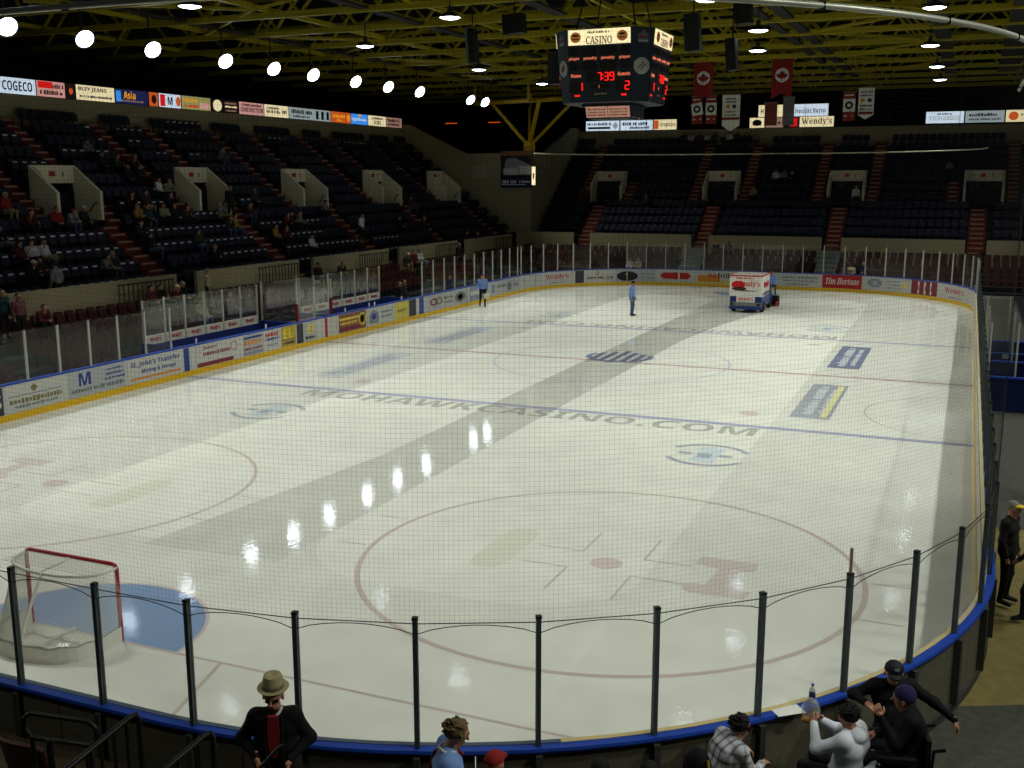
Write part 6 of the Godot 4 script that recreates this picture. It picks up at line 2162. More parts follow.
func sit_joints(v: int) -> Dictionary:
	var j := {
		"hip_l": Vector3(0.09, 0.5, 0.02), "hip_r": Vector3(-0.09, 0.5, 0.02), "chest": Vector3(0, 0.84, -0.03), "neck": Vector3(0, 1.0, 0.0), "head": Vector3(0, 1.13, 0.03),
		"sh_l": Vector3(0.18, 0.95, -0.01), "sh_r": Vector3(-0.18, 0.95, -0.01), "el_l": Vector3(0.24, 0.7, 0.06), "el_r": Vector3(-0.24, 0.7, 0.06), "wr_l": Vector3(0.1, 0.6, 0.26), "wr_r": Vector3(-0.1, 0.6, 0.26),
		"kn_l": Vector3(0.14, 0.5, 0.42), "kn_r": Vector3(-0.14, 0.5, 0.42), "an_l": Vector3(0.14, 0.09, 0.44), "an_r": Vector3(-0.14, 0.09, 0.44), "toe_l": Vector3(0.16, 0.05, 0.58), "toe_r": Vector3(-0.16, 0.05, 0.58),
	}
	if v == 1:  # leaning forward, elbows on the knees
		j.chest = Vector3(0, 0.8, 0.12); j.neck = Vector3(0, 0.94, 0.2); j.head = Vector3(0, 1.05, 0.27)
		j.sh_l = Vector3(0.18, 0.89, 0.18); j.sh_r = Vector3(-0.18, 0.89, 0.18); j.el_l = Vector3(0.2, 0.62, 0.32); j.el_r = Vector3(-0.2, 0.62, 0.32); j.wr_l = Vector3(0.05, 0.62, 0.52); j.wr_r = Vector3(-0.05, 0.62, 0.52)
	elif v == 2:  # leaning back, one leg crossed
		j.chest = Vector3(0, 0.82, -0.08); j.neck = Vector3(0, 0.98, -0.08); j.head = Vector3(0.02, 1.1, -0.05)
		j.kn_r = Vector3(-0.08, 0.6, 0.42); j.an_r = Vector3(0.14, 0.56, 0.56); j.toe_r = Vector3(0.22, 0.5, 0.64); j.wr_l = Vector3(-0.06, 0.72, 0.2); j.wr_r = Vector3(0.08, 0.74, 0.2)
	elif v == 3:  # legs stretched out
		j.kn_l = Vector3(0.12, 0.62, 0.44); j.kn_r = Vector3(-0.12, 0.6, 0.46); j.an_l = Vector3(0.12, 0.45, 0.8); j.an_r = Vector3(-0.1, 0.42, 0.84); j.toe_l = Vector3(0.14, 0.56, 0.88); j.toe_r = Vector3(-0.1, 0.54, 0.92)
		j.wr_r = Vector3(-0.2, 0.9, 0.2)
	return j


func stand_joints(v: int) -> Dictionary:
	var j := {
		"hip_l": Vector3(0.09, 0.92, 0), "hip_r": Vector3(-0.09, 0.92, 0), "chest": Vector3(0, 1.27, -0.01), "neck": Vector3(0, 1.45, 0.0), "head": Vector3(0, 1.6, 0.03),
		"sh_l": Vector3(0.19, 1.4, -0.01), "sh_r": Vector3(-0.19, 1.4, -0.01), "el_l": Vector3(0.25, 1.12, -0.03), "el_r": Vector3(-0.25, 1.12, -0.03), "wr_l": Vector3(0.25, 0.87, 0.06), "wr_r": Vector3(-0.25, 0.87, 0.06),
		"kn_l": Vector3(0.11, 0.5, 0.02), "kn_r": Vector3(-0.11, 0.5, 0.02), "an_l": Vector3(0.12, 0.09, -0.02), "an_r": Vector3(-0.12, 0.09, -0.02), "toe_l": Vector3(0.14, 0.05, 0.14), "toe_r": Vector3(-0.14, 0.05, 0.14),
	}
	if v == 1:  # mid-stride
		j.kn_l = Vector3(0.1, 0.52, 0.16); j.an_l = Vector3(0.1, 0.1, 0.16); j.toe_l = Vector3(0.11, 0.05, 0.31); j.kn_r = Vector3(-0.1, 0.5, -0.04); j.an_r = Vector3(-0.1, 0.13, -0.28); j.toe_r = Vector3(-0.11, 0.05, -0.14)
		j.wr_l = Vector3(0.24, 0.92, -0.06); j.wr_r = Vector3(-0.24, 0.92, 0.2)
	return j


func person_mesh(j: Dictionary, cell: float, size := 1.0, bulk := 1.05, hands := true) -> ArrayMesh:
	var f := Field.new()
	var b := limb_bones(j, size, bulk)
	b.append_array(head_bones(j.head, Vector3.UP, Vector3(0, 0, 1), size))
	if hands:
		for q in ["l", "r"]:
			var d: Vector3 = (j["wr_" + q] - j["el_" + q]).normalized()
			b.append([j["wr_" + q], j["wr_" + q] + d * 0.1, 0.03, 0.035, "skin"])
	f.add(b, cell, 0.04)
	return f.mesh(ORDER)


func hair_mesh(kind: String) -> MB:
	var mb := MB.new()
	if kind == "tousled":
		mb.ball(Vector3(0, 0.045, -0.022), Vector3(0.096, 0.098, 0.104), 14, 7, -0.45, Basis(Vector3.RIGHT, -0.35))
		var rng := RandomNumberGenerator.new()
		rng.seed = 21
		for i in 46:
			var v := Vector3(rng.randf_range(-1, 1), rng.randf_range(-0.25, 1), rng.randf_range(-1, 0.55)).normalized()
			var d := Vector3(0, 0.04, -0.024) + v * Vector3(0.094, 0.098, 0.104)
			mb.ball(d, Vector3(0.022, 0.012, 0.03), 6, 4, -1.0, Basis(Vector3.UP, rng.randf() * TAU) * Basis(Vector3.RIGHT, rng.randf_range(-0.8, 0.8)))
	elif kind == "hair":
		mb.ball(Vector3(0, 0.045, -0.022), Vector3(0.098, 0.1, 0.106), 12, 6, -0.45, Basis(Vector3.RIGHT, -0.35))
	elif kind == "long":
		mb.ball(Vector3(0, 0.045, -0.022), Vector3(0.104, 0.102, 0.108), 12, 6, -0.3, Basis(Vector3.RIGHT, -0.3))
		mb.ball(Vector3(0, -0.06, -0.06), Vector3(0.095, 0.12, 0.06), 10, 6)
	else:
		mb.ball(Vector3(0, 0.05, -0.01), Vector3(0.1, 0.095, 0.108), 12, 6, 0.0, Basis(Vector3.RIGHT, -0.1))
		mb.ball(Vector3(0, 0.045, 0.09), Vector3(0.075, 0.015, 0.09), 10, 4, -1.0)
	return mb


const CLOTH := {
	"red": Color(0.50, 0.10, 0.09), "maroon": Color(0.30, 0.08, 0.08), "grey": Color(0.42, 0.42, 0.42), "black": Color(0.06, 0.06, 0.065), "green": Color(0.16, 0.21, 0.14), "brown": Color(0.26, 0.19, 0.13), "navy": Color(0.09, 0.12, 0.22),
	"white": Color(0.74, 0.74, 0.74), "sage": Color(0.48, 0.53, 0.42), "charcoal": Color(0.17, 0.17, 0.18), "teal": Color(0.08, 0.22, 0.23), "mustard": Color(0.58, 0.46, 0.18), "khaki": Color(0.56, 0.50, 0.33), "whitefront": Color(0.48, 0.48, 0.5),
	"jeans": Color(0.27, 0.34, 0.45), "dark": Color(0.08, 0.08, 0.09), "pale": Color(0.66, 0.62, 0.48), "skyblue": Color(0.42, 0.54, 0.76), "purple": Color(0.12, 0.10, 0.26), "pink": Color(0.42, 0.25, 0.28),
}
const HAIR := {"brown": Color(0.17, 0.11, 0.07), "black": Color(0.04, 0.035, 0.03), "grey": Color(0.48, 0.46, 0.42), "blond": Color(0.48, 0.36, 0.20), "creamcap": Color(0.74, 0.70, 0.52), "redcap": Color(0.50, 0.08, 0.07), "whitecap": Color(0.78, 0.78, 0.76), "darkcap": Color(0.05, 0.05, 0.07)}

var protos := {}
var crowd_count := 0


func clothed(o: MeshInstance3D, top: String, trousers: String) -> void:
	var skin := col("skin", Color(0.68, 0.48, 0.38), 0.6)
	var look := {"top": col("cloth_" + top, CLOTH[top], 0.85), "trousers": col("cloth_" + trousers, CLOTH[trousers], 0.85), "skin": skin, "shoe": col("shoe", Color(0.05, 0.045, 0.04), 0.6)}
	for i in o.mesh.get_surface_count():
		o.set_surface_override_material(i, look[(o.mesh as ArrayMesh).surface_get_name(i)])


func bystander(pose: String, top: String, trousers: String, hair: String, label: String, at: Vector3, turn: float, group := "", long_hair := false, size := 1.0) -> Node3D:
	if not protos.has(pose):
		var v := int(pose.substr(pose.length() - 1))
		var j := sit_joints(v) if pose.begins_with("sit") else stand_joints(v)
		protos[pose] = [person_mesh(j, 0.024), j.head]
		for k in ["hair", "long", "cap"]:
			if not protos.has(k):
				protos[k] = hair_mesh(k).mesh()
	var t := thing("person", label, "person", at, turn, group)
	t.scale = Vector3.ONE * size
	var body := put(t, "body", protos[pose][0], null)
	clothed(body, top, trousers)
	var cap := hair.ends_with("cap")
	put(t, "cap" if cap else "hair", protos["cap" if cap else ("long" if long_hair else "hair")], col("hair_" + hair, HAIR[hair], 0.8), protos[pose][1])
	return t


func free_place(taken: Dictionary, r: int, p: float, avoid: Array) -> float:  # keeps neighbours apart, and people off the stairs
	for a in avoid:
		if absf(p - a) < 0.85:
			p = a + (0.86 if p >= a else -0.86)
	var row: Array = taken.get(r, [])
	for tries in 6:
		for o in row:
			if absf(p - o) < 0.58:
				p = o - 0.58
	row.append(p)
	taken[r] = row
	return p


func crowd() -> void:
	var n := 0
	var taken := {}
	for q in LEFT_CROWD:
		var r: int = q[0]
		var pose: String = ["sit0", "sit1", "sit2", "sit0", "sit1"][n % 5]
		if q[5].contains("white top and tan") or q[5].contains("white ski"):
			pose = "sit3"
		var avoid := []
		for i in 5:
			if r < 5:
				avoid.append(left_tunnel(i) - 1.15)
			else:
				avoid.append(left_tunnel(i) - 1.85)
				avoid.append(left_tunnel(i) + 1.85)
		bystander(pose, q[2], q[3], q[4], q[5], Vector3(left_x(r) - 0.5, row_y(r), free_place(taken, r, q[1], avoid)), PI / 2 + 0.25 * sin(n * 2.1), "", n % 3 == 1)
		n += 1
	taken = {}
	for q in FAR_CROWD:
		var r: int = q[0]
		var pose: String = ["sit0", "sit2", "sit1"][n % 3]
		bystander(pose, q[2], q[3], q[4], q[5], Vector3(free_place(taken, r, q[1], []), row_y(r), far_z(r) - 0.5), 0.3 * sin(n * 1.7), "", n % 3 == 1)
		n += 1
	# standing or sitting elsewhere
	var rest := [
		["stand0", "pale", "dark", "grey", "white-haired person in a beige jacket standing behind the left glass", Vector3(-17.6, 1.42, 1.9), 2.3],
		["stand0", "black", "dark", "brown", "person in black standing at the wall of the second left-stand tunnel", Vector3(-22.6, 4.9, -6.4), 1.2],
		["stand1", "white", "dark", "brown", "person in a white jacket walking on the aisle below the third left-stand tunnel", Vector3(-20.2, 3.25, -15.3), 1.57],
		["stand0", "grey", "dark", "brown", "person in a pale grey hooded top standing in the first row, back turned", Vector3(-18.9, 2.18, 8.9), -1.6],
		["sit0", "maroon", "dark", "black", "person in a maroon coat below the tan wall, leftmost of four in a row", Vector3(-17.7, 1.5, 5.3), 1.57],
		["sit2", "black", "dark", "brown", "person in black below the tan wall, second of four in a row", Vector3(-17.7, 1.5, 4.7), 1.57],
		["sit1", "maroon", "dark", "creamcap", "person in maroon with a cream cap below the tan wall, third of four", Vector3(-17.7, 1.5, 4.0), 1.57],
		["sit0", "black", "dark", "grey", "grey-haired person in black below the tan wall, rightmost of four in a row", Vector3(-17.7, 1.5, 3.4), 1.57],
		["sit0", "black", "dark", "darkcap", "person in black with a dark cap behind the farther bench, left of a hooded one", Vector3(-17.7, 1.55, -6.75), 1.3],
		["sit1", "charcoal", "dark", "black", "hunched person in a charcoal coat behind the farther bench", Vector3(-17.7, 1.55, -8.8), 1.2],
		["sit1", "charcoal", "khaki", "creamcap", "person in khaki trousers and a cream cap at the end of the farther bench", Vector3(-17.7, 1.55, -15.95), 1.2],
		["sit0", "maroon", "dark", "brown", "person in a maroon top, middle of three by the far bench", Vector3(-17.7, 1.55, -16.95), 1.3],
		["sit2", "white", "whitefront", "black", "person in a white tracksuit, rightmost of three by the far bench", Vector3(-17.7, 1.55, -17.7), 1.3],
		["stand0", "black", "dark", "grey", "person in black standing before the tan wall near the left corner", Vector3(-17.6, 1.2, -22.9), 1.3],
		["stand0", "teal", "dark", "black", "person in a teal hooded top at the left edge of the lower seats", Vector3(-17.7, 1.55, 12.5), 1.5],
		["stand0", "pink", "dark", "brown", "person in pink at the left edge of the lower seats", Vector3(-17.4, 1.4, 12.1), 1.5],
		["sit1", "maroon", "dark", "brown", "person in dark red at the left edge, lowest of three", Vector3(-17.2, 1.5, 11.4), 1.4],
		["sit0", "sage", "jeans", "brown", "pale figure seated behind the glass of the nearer bench, leftmost of two", Vector3(-16.3, 0.9, 4.0), 1.5],
		["sit3", "grey", "jeans", "blond", "figure in blue jeans seated behind the glass of the nearer bench", Vector3(-16.3, 0.95, 2.1), 1.5],
		["stand0", "navy", "dark", "black", "person in a dark blue jacket standing behind the glass left of the far corner", Vector3(-16.0, -0.4, -18.2), 1.4],
		["stand0", "black", "dark", "brown", "dark figure standing in the gap beyond the farther bench, left of two", Vector3(-14.6, 0.0, -9.6), 1.2],
		["stand0", "charcoal", "dark", "black", "dark figure standing in the gap beyond the farther bench, right of two", Vector3(-14.9, 0.0, -10.6), 1.4],
		["sit0", "white", "dark", "blond", "pale person seated behind the far glass, left of a pair above the walking man", Vector3(-9.3, 0.25, -33.2), 0.0],
		["sit0", "pale", "dark", "grey", "pale person seated behind the far glass, right of a pair above the walking man", Vector3(-8.7, 0.25, -33.2), 0.0],
		["sit0", "pale", "dark", "brown", "person in a cream jacket seen from behind the far glass, right of the grey steps", Vector3(5.6, 0.3, -33.0), 3.1],
		["sit0", "navy", "jeans", "brown", "person in blue behind the far glass, right of the cream jacket", Vector3(6.3, 0.45, -33.2), 0.2],
		["sit0", "black", "dark", "blond", "blond person in black before the far tan wall, left of a pair", Vector3(-4.0, 1.36, -36.5), 0.0],
		["sit0", "charcoal", "dark", "brown", "person in a charcoal coat before the far tan wall, right of a pair", Vector3(-3.1, 1.36, -36.5), 0.0],
		["stand0", "white", "dark", "brown", "person in white standing in the third tunnel of the far stand", Vector3(4.75, 4.75, -42.3), 0.4],
		["stand0", "maroon", "dark", "brown", "person in dark red standing at the leftmost tunnel of the far stand", Vector3(-15.4, 4.6, -41.4), 0.4],
	]
	for q in rest:
		bystander(q[0], q[1], q[2], q[3], q[4], q[5], q[6])
	# out on the ice
	var a := bystander("stand0", "skyblue", "jeans", "darkcap", "man in a light blue shirt and jeans standing on the ice", Vector3(-3.26, 0, -13.67), 1.5, "", false, 1.04)
	var b := bystander("stand1", "skyblue", "dark", "brown", "man in a light blue shirt and dark trousers walking by the left boards", Vector3(-12.0, 0, -14.26), 0.6, "", false, 1.04)
	single("bucket", MB.new().lathe([Vector2(0.11, 0), Vector2(0.16, 0.26), Vector2(0.15, 0.26), Vector2(0.1, 0.02)], 14), col("bucket_white", Color(0.84, 0.82, 0.74), 0.5), "white bucket held by the man walking by the left boards", "bucket", Vector3(-11.66, 0.5, -14.0))
	bystander("sit0", "skyblue", "jeans", "brown", "driver in a light blue shirt sitting at the back of the resurfacing machine", Vector3(2.68, 0.74, -20.3), 0.3)


# ---------------------------------------------------------------- the near end: people and rails below the camera
func figure(label: String, at: Vector3, turn: float, j: Dictionary, top: Material, trousers: Material, opts := {}) -> Node3D:
	var t := thing("person", label, "person", at, turn)
	var f := Field.new()
	var size: float = opts.get("size", 1.0)
	f.add(limb_bones(j, size, opts.get("bulk", 1.12)), 0.016, 0.045)
	var face: Vector3 = opts.get("face", Vector3(0, 0, 1)).normalized()
	var up: Vector3 = opts.get("up", Vector3.UP)
	up = (up - face * up.dot(face)).normalized()
	f.add(head_bones(j.head, up, face, size * 1.04), 0.007, 0.018)
	for q in ["l", "r"]:
		if opts.has("hand_" + q):
			var h: Array = opts["hand_" + q]
			f.add(hand_bones(j["wr_" + q], h[0], h[1], h[2], h[3], size), 0.0045, 0.008)
	var skin := col("skin", Color.RED)
	var body := put(t, "body", f.mesh(ORDER), null)
	var look := {"top": top, "trousers": trousers, "skin": skin, "shoe": col("shoe", Color.BLACK)}
	for i in body.mesh.get_surface_count():
		body.set_surface_override_material(i, look[(body.mesh as ArrayMesh).surface_get_name(i)])
	var basis := Basis(up.cross(face), up, face)
	var eye := col("eye_dark", Color(0.06, 0.05, 0.05), 0.4)
	for x in [-0.033, 0.033]:
		part(t, "eye", MB.new().ball(Vector3(x, 0.012, 0.086) * size * 1.04, Vector3(0.012, 0.007, 0.006), 8, 6), eye, j.head, basis)
	if opts.has("hair"):
		var hb: Array = opts.hair
		part(t, "hair", hair_mesh(hb[0]), hb[1], j.head, basis * 1.06)
	return t


func near_end() -> void:
	var blackcloth := grainy("coat_black", Color(0.055, 0.06, 0.075), 0.8, 0.1, 8.0, 0.7)
	var dark := col("cloth_dark", Color.BLACK)
	var conc := grainy("near_concrete", Color(0.34, 0.33, 0.30), 0.8, 0.02, 0.4, 0.75)
	var ochre := grainy("floor_ochre", Color(0.50, 0.45, 0.27), 0.75, 0.015, 0.4, 0.86)
	var iron := col("iron", Color.BLACK)
	struct("floor_walkway", MB.new().flat(walk_outline(), -0.022), ochre)
	struct("floor_mat", MB.new().flat(PackedVector2Array([Vector2(12.25, 24.6), Vector2(14.3, 23.6), Vector2(18, 23.6), Vector2(18, 33), Vector2(8.5, 33), Vector2(9.3, 30.6), Vector2(11.6, 27.6)]), -0.012), grainy("mat_grey", Color(0.30, 0.31, 0.27), 0.8, 0.02, 0.5, 0.8))
	struct("floor_right", MB.new().flat(PackedVector2Array([Vector2(13.2, -30), Vector2(18, -30), Vector2(18, 24.6), Vector2(13.2, 24.6)]), -0.026), grainy("walk_grey", Color(0.30, 0.30, 0.28), 0.8, 0.02, 0.4, 0.8))
	var near := Node3D.new()
	near.name = "grandstand_near"
	add_child(near)
	tag(near, "", "", "", "structure")
	for i in 4:
		part(near, "tier", MB.new().box(Vector3(1.2, (0.55 + 0.45 * i) * 0.5, 31.05 + 0.9 * i), Vector3(16.0, 0.55 + 0.45 * i, 0.9)), grainy("near_brown", Color(0.24, 0.19, 0.11), 0.8, 0.02, 0.4, 0.75) if i < 2 else conc)
	var seat := seat_proto("near_seat", "dark red seat in the near stand at the lower left edge", col("seat_red", Color.RED), false)
	seat.position = Vector3(4.62, 1.0, 32.3)
	seat.rotation.y = PI
	# hand rails
	for k in 2:
		var x: float = [6.5, 7.05][k]
		var z0: float = [33.55, 33.75][k]
		var t := thing("stair_railing", "black iron stair railing with upright bars, %s" % ["at the bottom left", "just left of the man in the hat"][k], "railing", Vector3(x, 0, 0))
		var y1: float = [2.71, 2.56][k]
		var z1: float = [32.72, 32.5][k]
		part(t, "handrail", MB.new().tube([Vector3(0, 1.4, z0), Vector3(0, y1 - 0.22, z0), Vector3(0, y1 - 0.09, z0 - 0.06), Vector3(0, y1, z1 + 0.1), Vector3(0, y1 - 0.01, z1 + 0.03), Vector3(0, y1 - 0.06, z1), Vector3(0, 0.95, z1)], 0.024, 8), iron)
		part(t, "lower_rail", MB.new().bar(Vector3(0, 1.5, z0), Vector3(0, 1.5, z1), 0.03, 0.03), iron)
		for i in 5:
			var z := lerpf(z0, z1, (i + 1) / 6.0)
			part(t, "bar", MB.new().tube([Vector3(0, 1.4, z), Vector3(0, lerpf(y1 - 0.1, y1, (i + 1) / 6.0) - 0.01, z)], 0.015, 6), iron)
	var loop := thing("guard_rail", "black rounded guard rail loop between the near boards and the stair railing", "railing", Vector3(0, 0, 0))
	var pts := []
	var a := Vector3(5.05, 2.34, 32.58)
	var b := Vector3(5.66, 2.26, 32.36)
	for q in [[0.1, 0.0], [0.9, 0.0], [1.0, -0.06], [1.0, -0.16], [0.9, -0.23], [0.1, -0.23], [0.0, -0.16], [0.0, -0.06]]:
		pts.append(a.lerp(b, q[0]) + Vector3(0, q[1], 0))
	part(loop, "hoop", MB.new().tube(pts, 0.022, 8, true), iron)
	for q in [0.1, 0.9]:
		part(loop, "leg", MB.new().tube([a.lerp(b, q) + Vector3(0, -0.23, 0), a.lerp(b, q) * Vector3(1, 0, 1) + Vector3(0, 1.4, 0)], 0.022, 8), iron)
	part(loop, "post", MB.new().tube([Vector3(5.68, 1.4, 32.88), Vector3(5.68, 2.38, 32.88)], 0.03, 8), iron)
	var grip := thing("stair_railing", "black sloping handrail gripped by the man in the hat", "railing", Vector3.ZERO)
	part(grip, "handrail", MB.new().tube([Vector3(6.56, 1.36, 31.75), Vector3(6.89, 1.80, 31.42), Vector3(6.92, 1.81, 31.38)], 0.02, 8), iron)
	part(grip, "post", MB.new().tube([Vector3(6.91, 1.80, 31.39), Vector3(6.91, 0.55, 31.38)], 0.02, 8), iron)
	hat_man(blackcloth)
	others(blackcloth)


func walk_outline() -> PackedVector2Array:
	var p := PackedVector2Array()
	for k in 24:
		var r := rink(117.0 + 0.7 * k)
		p.append(r[0] + r[1] * 0.05)
	for k in range(23, -1, -1):
		var r := rink(117.0 + 0.7 * k)
		p.append(r[0] + r[1] * 0.95)
	return p


func hat_man(coat: Material) -> void:
	var j := stand_joints(0)
	j.head = Vector3(0.0, 1.6, 0.05)
	j.sh_l = Vector3(0.175, 1.37, 0); j.sh_r = Vector3(-0.175, 1.37, 0)
	j.el_l = Vector3(0.33, 1.13, 0.0); j.el_r = Vector3(-0.33, 1.14, -0.02)
	j.wr_l = Vector3(0.15, 1.02, 0.2); j.wr_r = Vector3(-0.17, 1.05, 0.16)
	var t := figure("man in a cream brimmed hat, dark jacket and red shirt standing before the near glass", Vector3(6.55, 0.47, 31.0), 0.5, j, coat, col("cloth_dark", Color.BLACK), {
		"face": Vector3(-0.12, -0.18, 1.0), "bulk": 1.16,
		"hand_l": [Vector3(-0.2, -0.75, 0.45), Vector3(-0.9, 0, -0.2), Vector3(-0.1, 0.3, 0.9), 1.5], "hand_r": [Vector3(0.15, -0.8, 0.35), Vector3(0.8, 0, -0.3), Vector3(0.1, 0.3, 0.9), 0.7],
		"hair": ["hair", col("hair_grey", Color.GRAY)]})
	var shirt := col("shirt_red", Color(0.42, 0.06, 0.06), 0.8)
	part(t, "shirt", MB.new().prism(PackedVector2Array([Vector2(-0.045, 1.44), Vector2(0.045, 1.44), Vector2(0.06, 1.3), Vector2(0.05, 1.15), Vector2(0.03, 1.03), Vector2(-0.02, 1.03), Vector2(-0.05, 1.15), Vector2(-0.055, 1.3)]), 0.06, Transform3D(Basis(Vector3.RIGHT, -0.05), Vector3(0, 0.0, 0.235))), shirt)
	part(t, "collar", MB.new().tube([Vector3(0.03, 1.425, 0.11), Vector3(0.06, 1.45, 0.08), Vector3(0.075, 1.475, 0.03)], 0.014, 6), col("cloth_white", Color.WHITE))
	for x in [-1.0, 1.0]:
		part(t, "jacket_edge", MB.new().tube([Vector3(0.075 * x, 1.42, 0.115), Vector3(0.085 * x, 1.2, 0.175), Vector3(0.055 * x, 0.95, 0.175), Vector3(0.06 * x, 0.82, 0.17)], 0.014, 6), coat)
	part(t, "glasses", MB.new().box(Vector3(-0.035, 1.595, 0.148), Vector3(0.055, 0.03, 0.012)).box(Vector3(0.035, 1.595, 0.148), Vector3(0.055, 0.03, 0.012)).box(Vector3(0, 1.6, 0.15), Vector3(0.03, 0.008, 0.008)), col("glasses_dark", Color(0.03, 0.03, 0.03), 0.2))
	var felt := grainy("hat_felt", Color(0.66, 0.62, 0.46), 0.85, 0.1, 10.0, 0.85)
	var hat := part(t, "hat", MB.new().lathe([Vector2(0.1, 0.0), Vector2(0.15, 0.012), Vector2(0.155, 0.02), Vector2(0.105, 0.02), Vector2(0.098, 0.09), Vector2(0.085, 0.145), Vector2(0.05, 0.152), Vector2(0.0, 0.135)], 24, Vector3.ZERO, Basis(), 0.98, 1.12), felt, Vector3(0, 1.668, 0.03), Basis(Vector3.RIGHT, 0.05))
	part(hat, "hat_band", MB.new().lathe([Vector2(0.106, 0.022), Vector2(0.102, 0.055)], 24, Vector3.ZERO, Basis(), 0.98, 1.12), col("hat_band", Color(0.40, 0.36, 0.26), 0.7))


func others(coat: Material) -> void:
	# woman with short brown hair and a pale blue top
	var j := stand_joints(0)
	j.head = Vector3(0.03, 1.57, 0.07); j.neck = Vector3(0, 1.42, 0.0)
	var sky := col("cloth_skyblue", CLOTH.skyblue, 0.85)
	var w := figure("woman with short fair hair in a pale blue top with a red strap", Vector3(8.5, 0.55, 31.15), 2.1, j, sky, col("cloth_dark", Color.BLACK), {"face": Vector3(0.25, -0.35, 1), "hair": ["tousled", col("hair_sand", Color(0.36, 0.30, 0.18), 0.8)], "hand_l": [Vector3(0, -1, 0.2), Vector3(-1, 0, 0), Vector3(0, 0, 1), 0.5], "hand_r": [Vector3(0, -1, 0.2), Vector3(1, 0, 0), Vector3(0, 0, 1), 0.5]})
	part(w, "collar", MB.new().tube([Vector3(-0.08, 1.46, 0.06), Vector3(-0.09, 1.47, -0.04), Vector3(0, 1.48, -0.09), Vector3(0.09, 1.47, -0.04), Vector3(0.08, 1.46, 0.06)], 0.016, 6), col("cloth_white", Color.WHITE))
	part(w, "shoulder_strap", MB.new().tube([Vector3(0.12, 1.2, -0.165), Vector3(0.1, 1.38, -0.12), Vector3(0.08, 1.475, -0.01), Vector3(0.06, 1.36, 0.13)], 0.02, 6), col("strap_maroon", Color(0.42, 0.08, 0.14), 0.8))
	# three heads at the lower edge
	bystander("sit0", "maroon", "dark", "redcap", "person in a red cap, only the cap showing at the lower edge", Vector3(8.5, 0.2, 30.2), 3.0)
	bystander("sit0", "black", "dark", "black", "dark-haired person at the lower edge, left of the plaid shirt, first of two", Vector3(9.4, 0.02, 29.62), 3.0)
	bystander("sit0", "black", "dark", "black", "dark-haired person at the lower edge, left of the plaid shirt, second of two", Vector3(9.85, 0.0, 29.45), 3.0)
	for q in [[8.5, 0.2, 30.25, "under the red-capped person"], [9.4, 0.02, 29.67, "under the first dark-haired person"], [9.85, 0.0, 29.5, "under the second dark-haired person"]]:
		var c := thing("chair", "plain dark chair %s" % q[3], "chair", Vector3(q[0], 0, q[2]), 3.0)
		part(c, "seat", MB.new().box(Vector3(0, q[1] + 0.36, 0.1), Vector3(0.44, 0.05, 0.42)), col("chair_dark", Color(0.06, 0.06, 0.06), 0.6))
		part(c, "backrest", MB.new().box(Vector3(0, q[1] + 0.7, -0.2), Vector3(0.44, 0.3, 0.04)), col("chair_dark", Color.BLACK))
		for lx in [-0.2, 0.2]:
			for lz in [-0.1, 0.29]:
				part(c, "leg", MB.new().box(Vector3(lx, (q[1] + 0.36) * 0.5, lz), Vector3(0.03, q[1] + 0.36, 0.03)), col("chair_dark", Color.BLACK))
	# plaid shirt
	var p := StandardMaterial3D.new()
	p.resource_name = "plaid"
	var im := Image.create(64, 64, false, Image.FORMAT_RGB8)
	for y in 64:
		for x in 64:
			var v := 0.78
			if x % 32 < 9:
				v -= 0.32
			if y % 32 < 9:
				v -= 0.28
			if x % 16 == 12 or y % 16 == 12:
				v -= 0.2
			im.set_pixel(x, y, Color(v, v, v * 1.03))
	p.albedo_texture = ImageTexture.create_from_image(im)
	p.uv1_triplanar = true
	p.uv1_scale = Vector3.ONE * 5.0
	p.roughness = 0.85
	var s := sit_joints(1)
	s.wr_l = Vector3(0.16, 0.72, 0.4)
	figure("dark-haired youth in a black and white plaid shirt sitting by the near boards", Vector3(10.36, 0.27, 28.7), 2.3, s, p, col("cloth_dark", Color.BLACK), {"face": Vector3(0.3, -0.25, 1), "hair": ["tousled", col("hair_black", Color.BLACK)], "hand_l": [Vector3(-0.4, -0.3, 0.8), Vector3(0, -1, 0), Vector3(-1, 0, 0), 0.8], "hand_r": [Vector3(0.4, -0.1, 0.8), Vector3(0, -1, 0), Vector3(1, 0, 0), 0.8]})
	var bag := thing("backpack", "black backpack on the knees of the youth in the plaid shirt", "bag", Vector3(10.2, 0.0, 28.85))
	part(bag, "pack", MB.new().ball(Vector3(0, 0.9, 0), Vector3(0.16, 0.28, 0.14), 12, 10), coat)
	part(bag, "strap", MB.new().tube([Vector3(0.1, 0.8, 0.13), Vector3(0.16, 0.95, 0.12), Vector3(0.12, 1.1, 0.06)], 0.015, 6), col("strap_yellow", Color(0.6, 0.5, 0.1), 0.7))
	# person in a white hooded top drinking from a bag, on a white-backed chair
	var h := sit_joints(0)
	h.el_l = Vector3(0.26, 0.82, 0.24); h.el_r = Vector3(-0.26, 0.82, 0.24); h.wr_l = Vector3(0.08, 0.98, 0.36); h.wr_r = Vector3(-0.1, 0.95, 0.36)
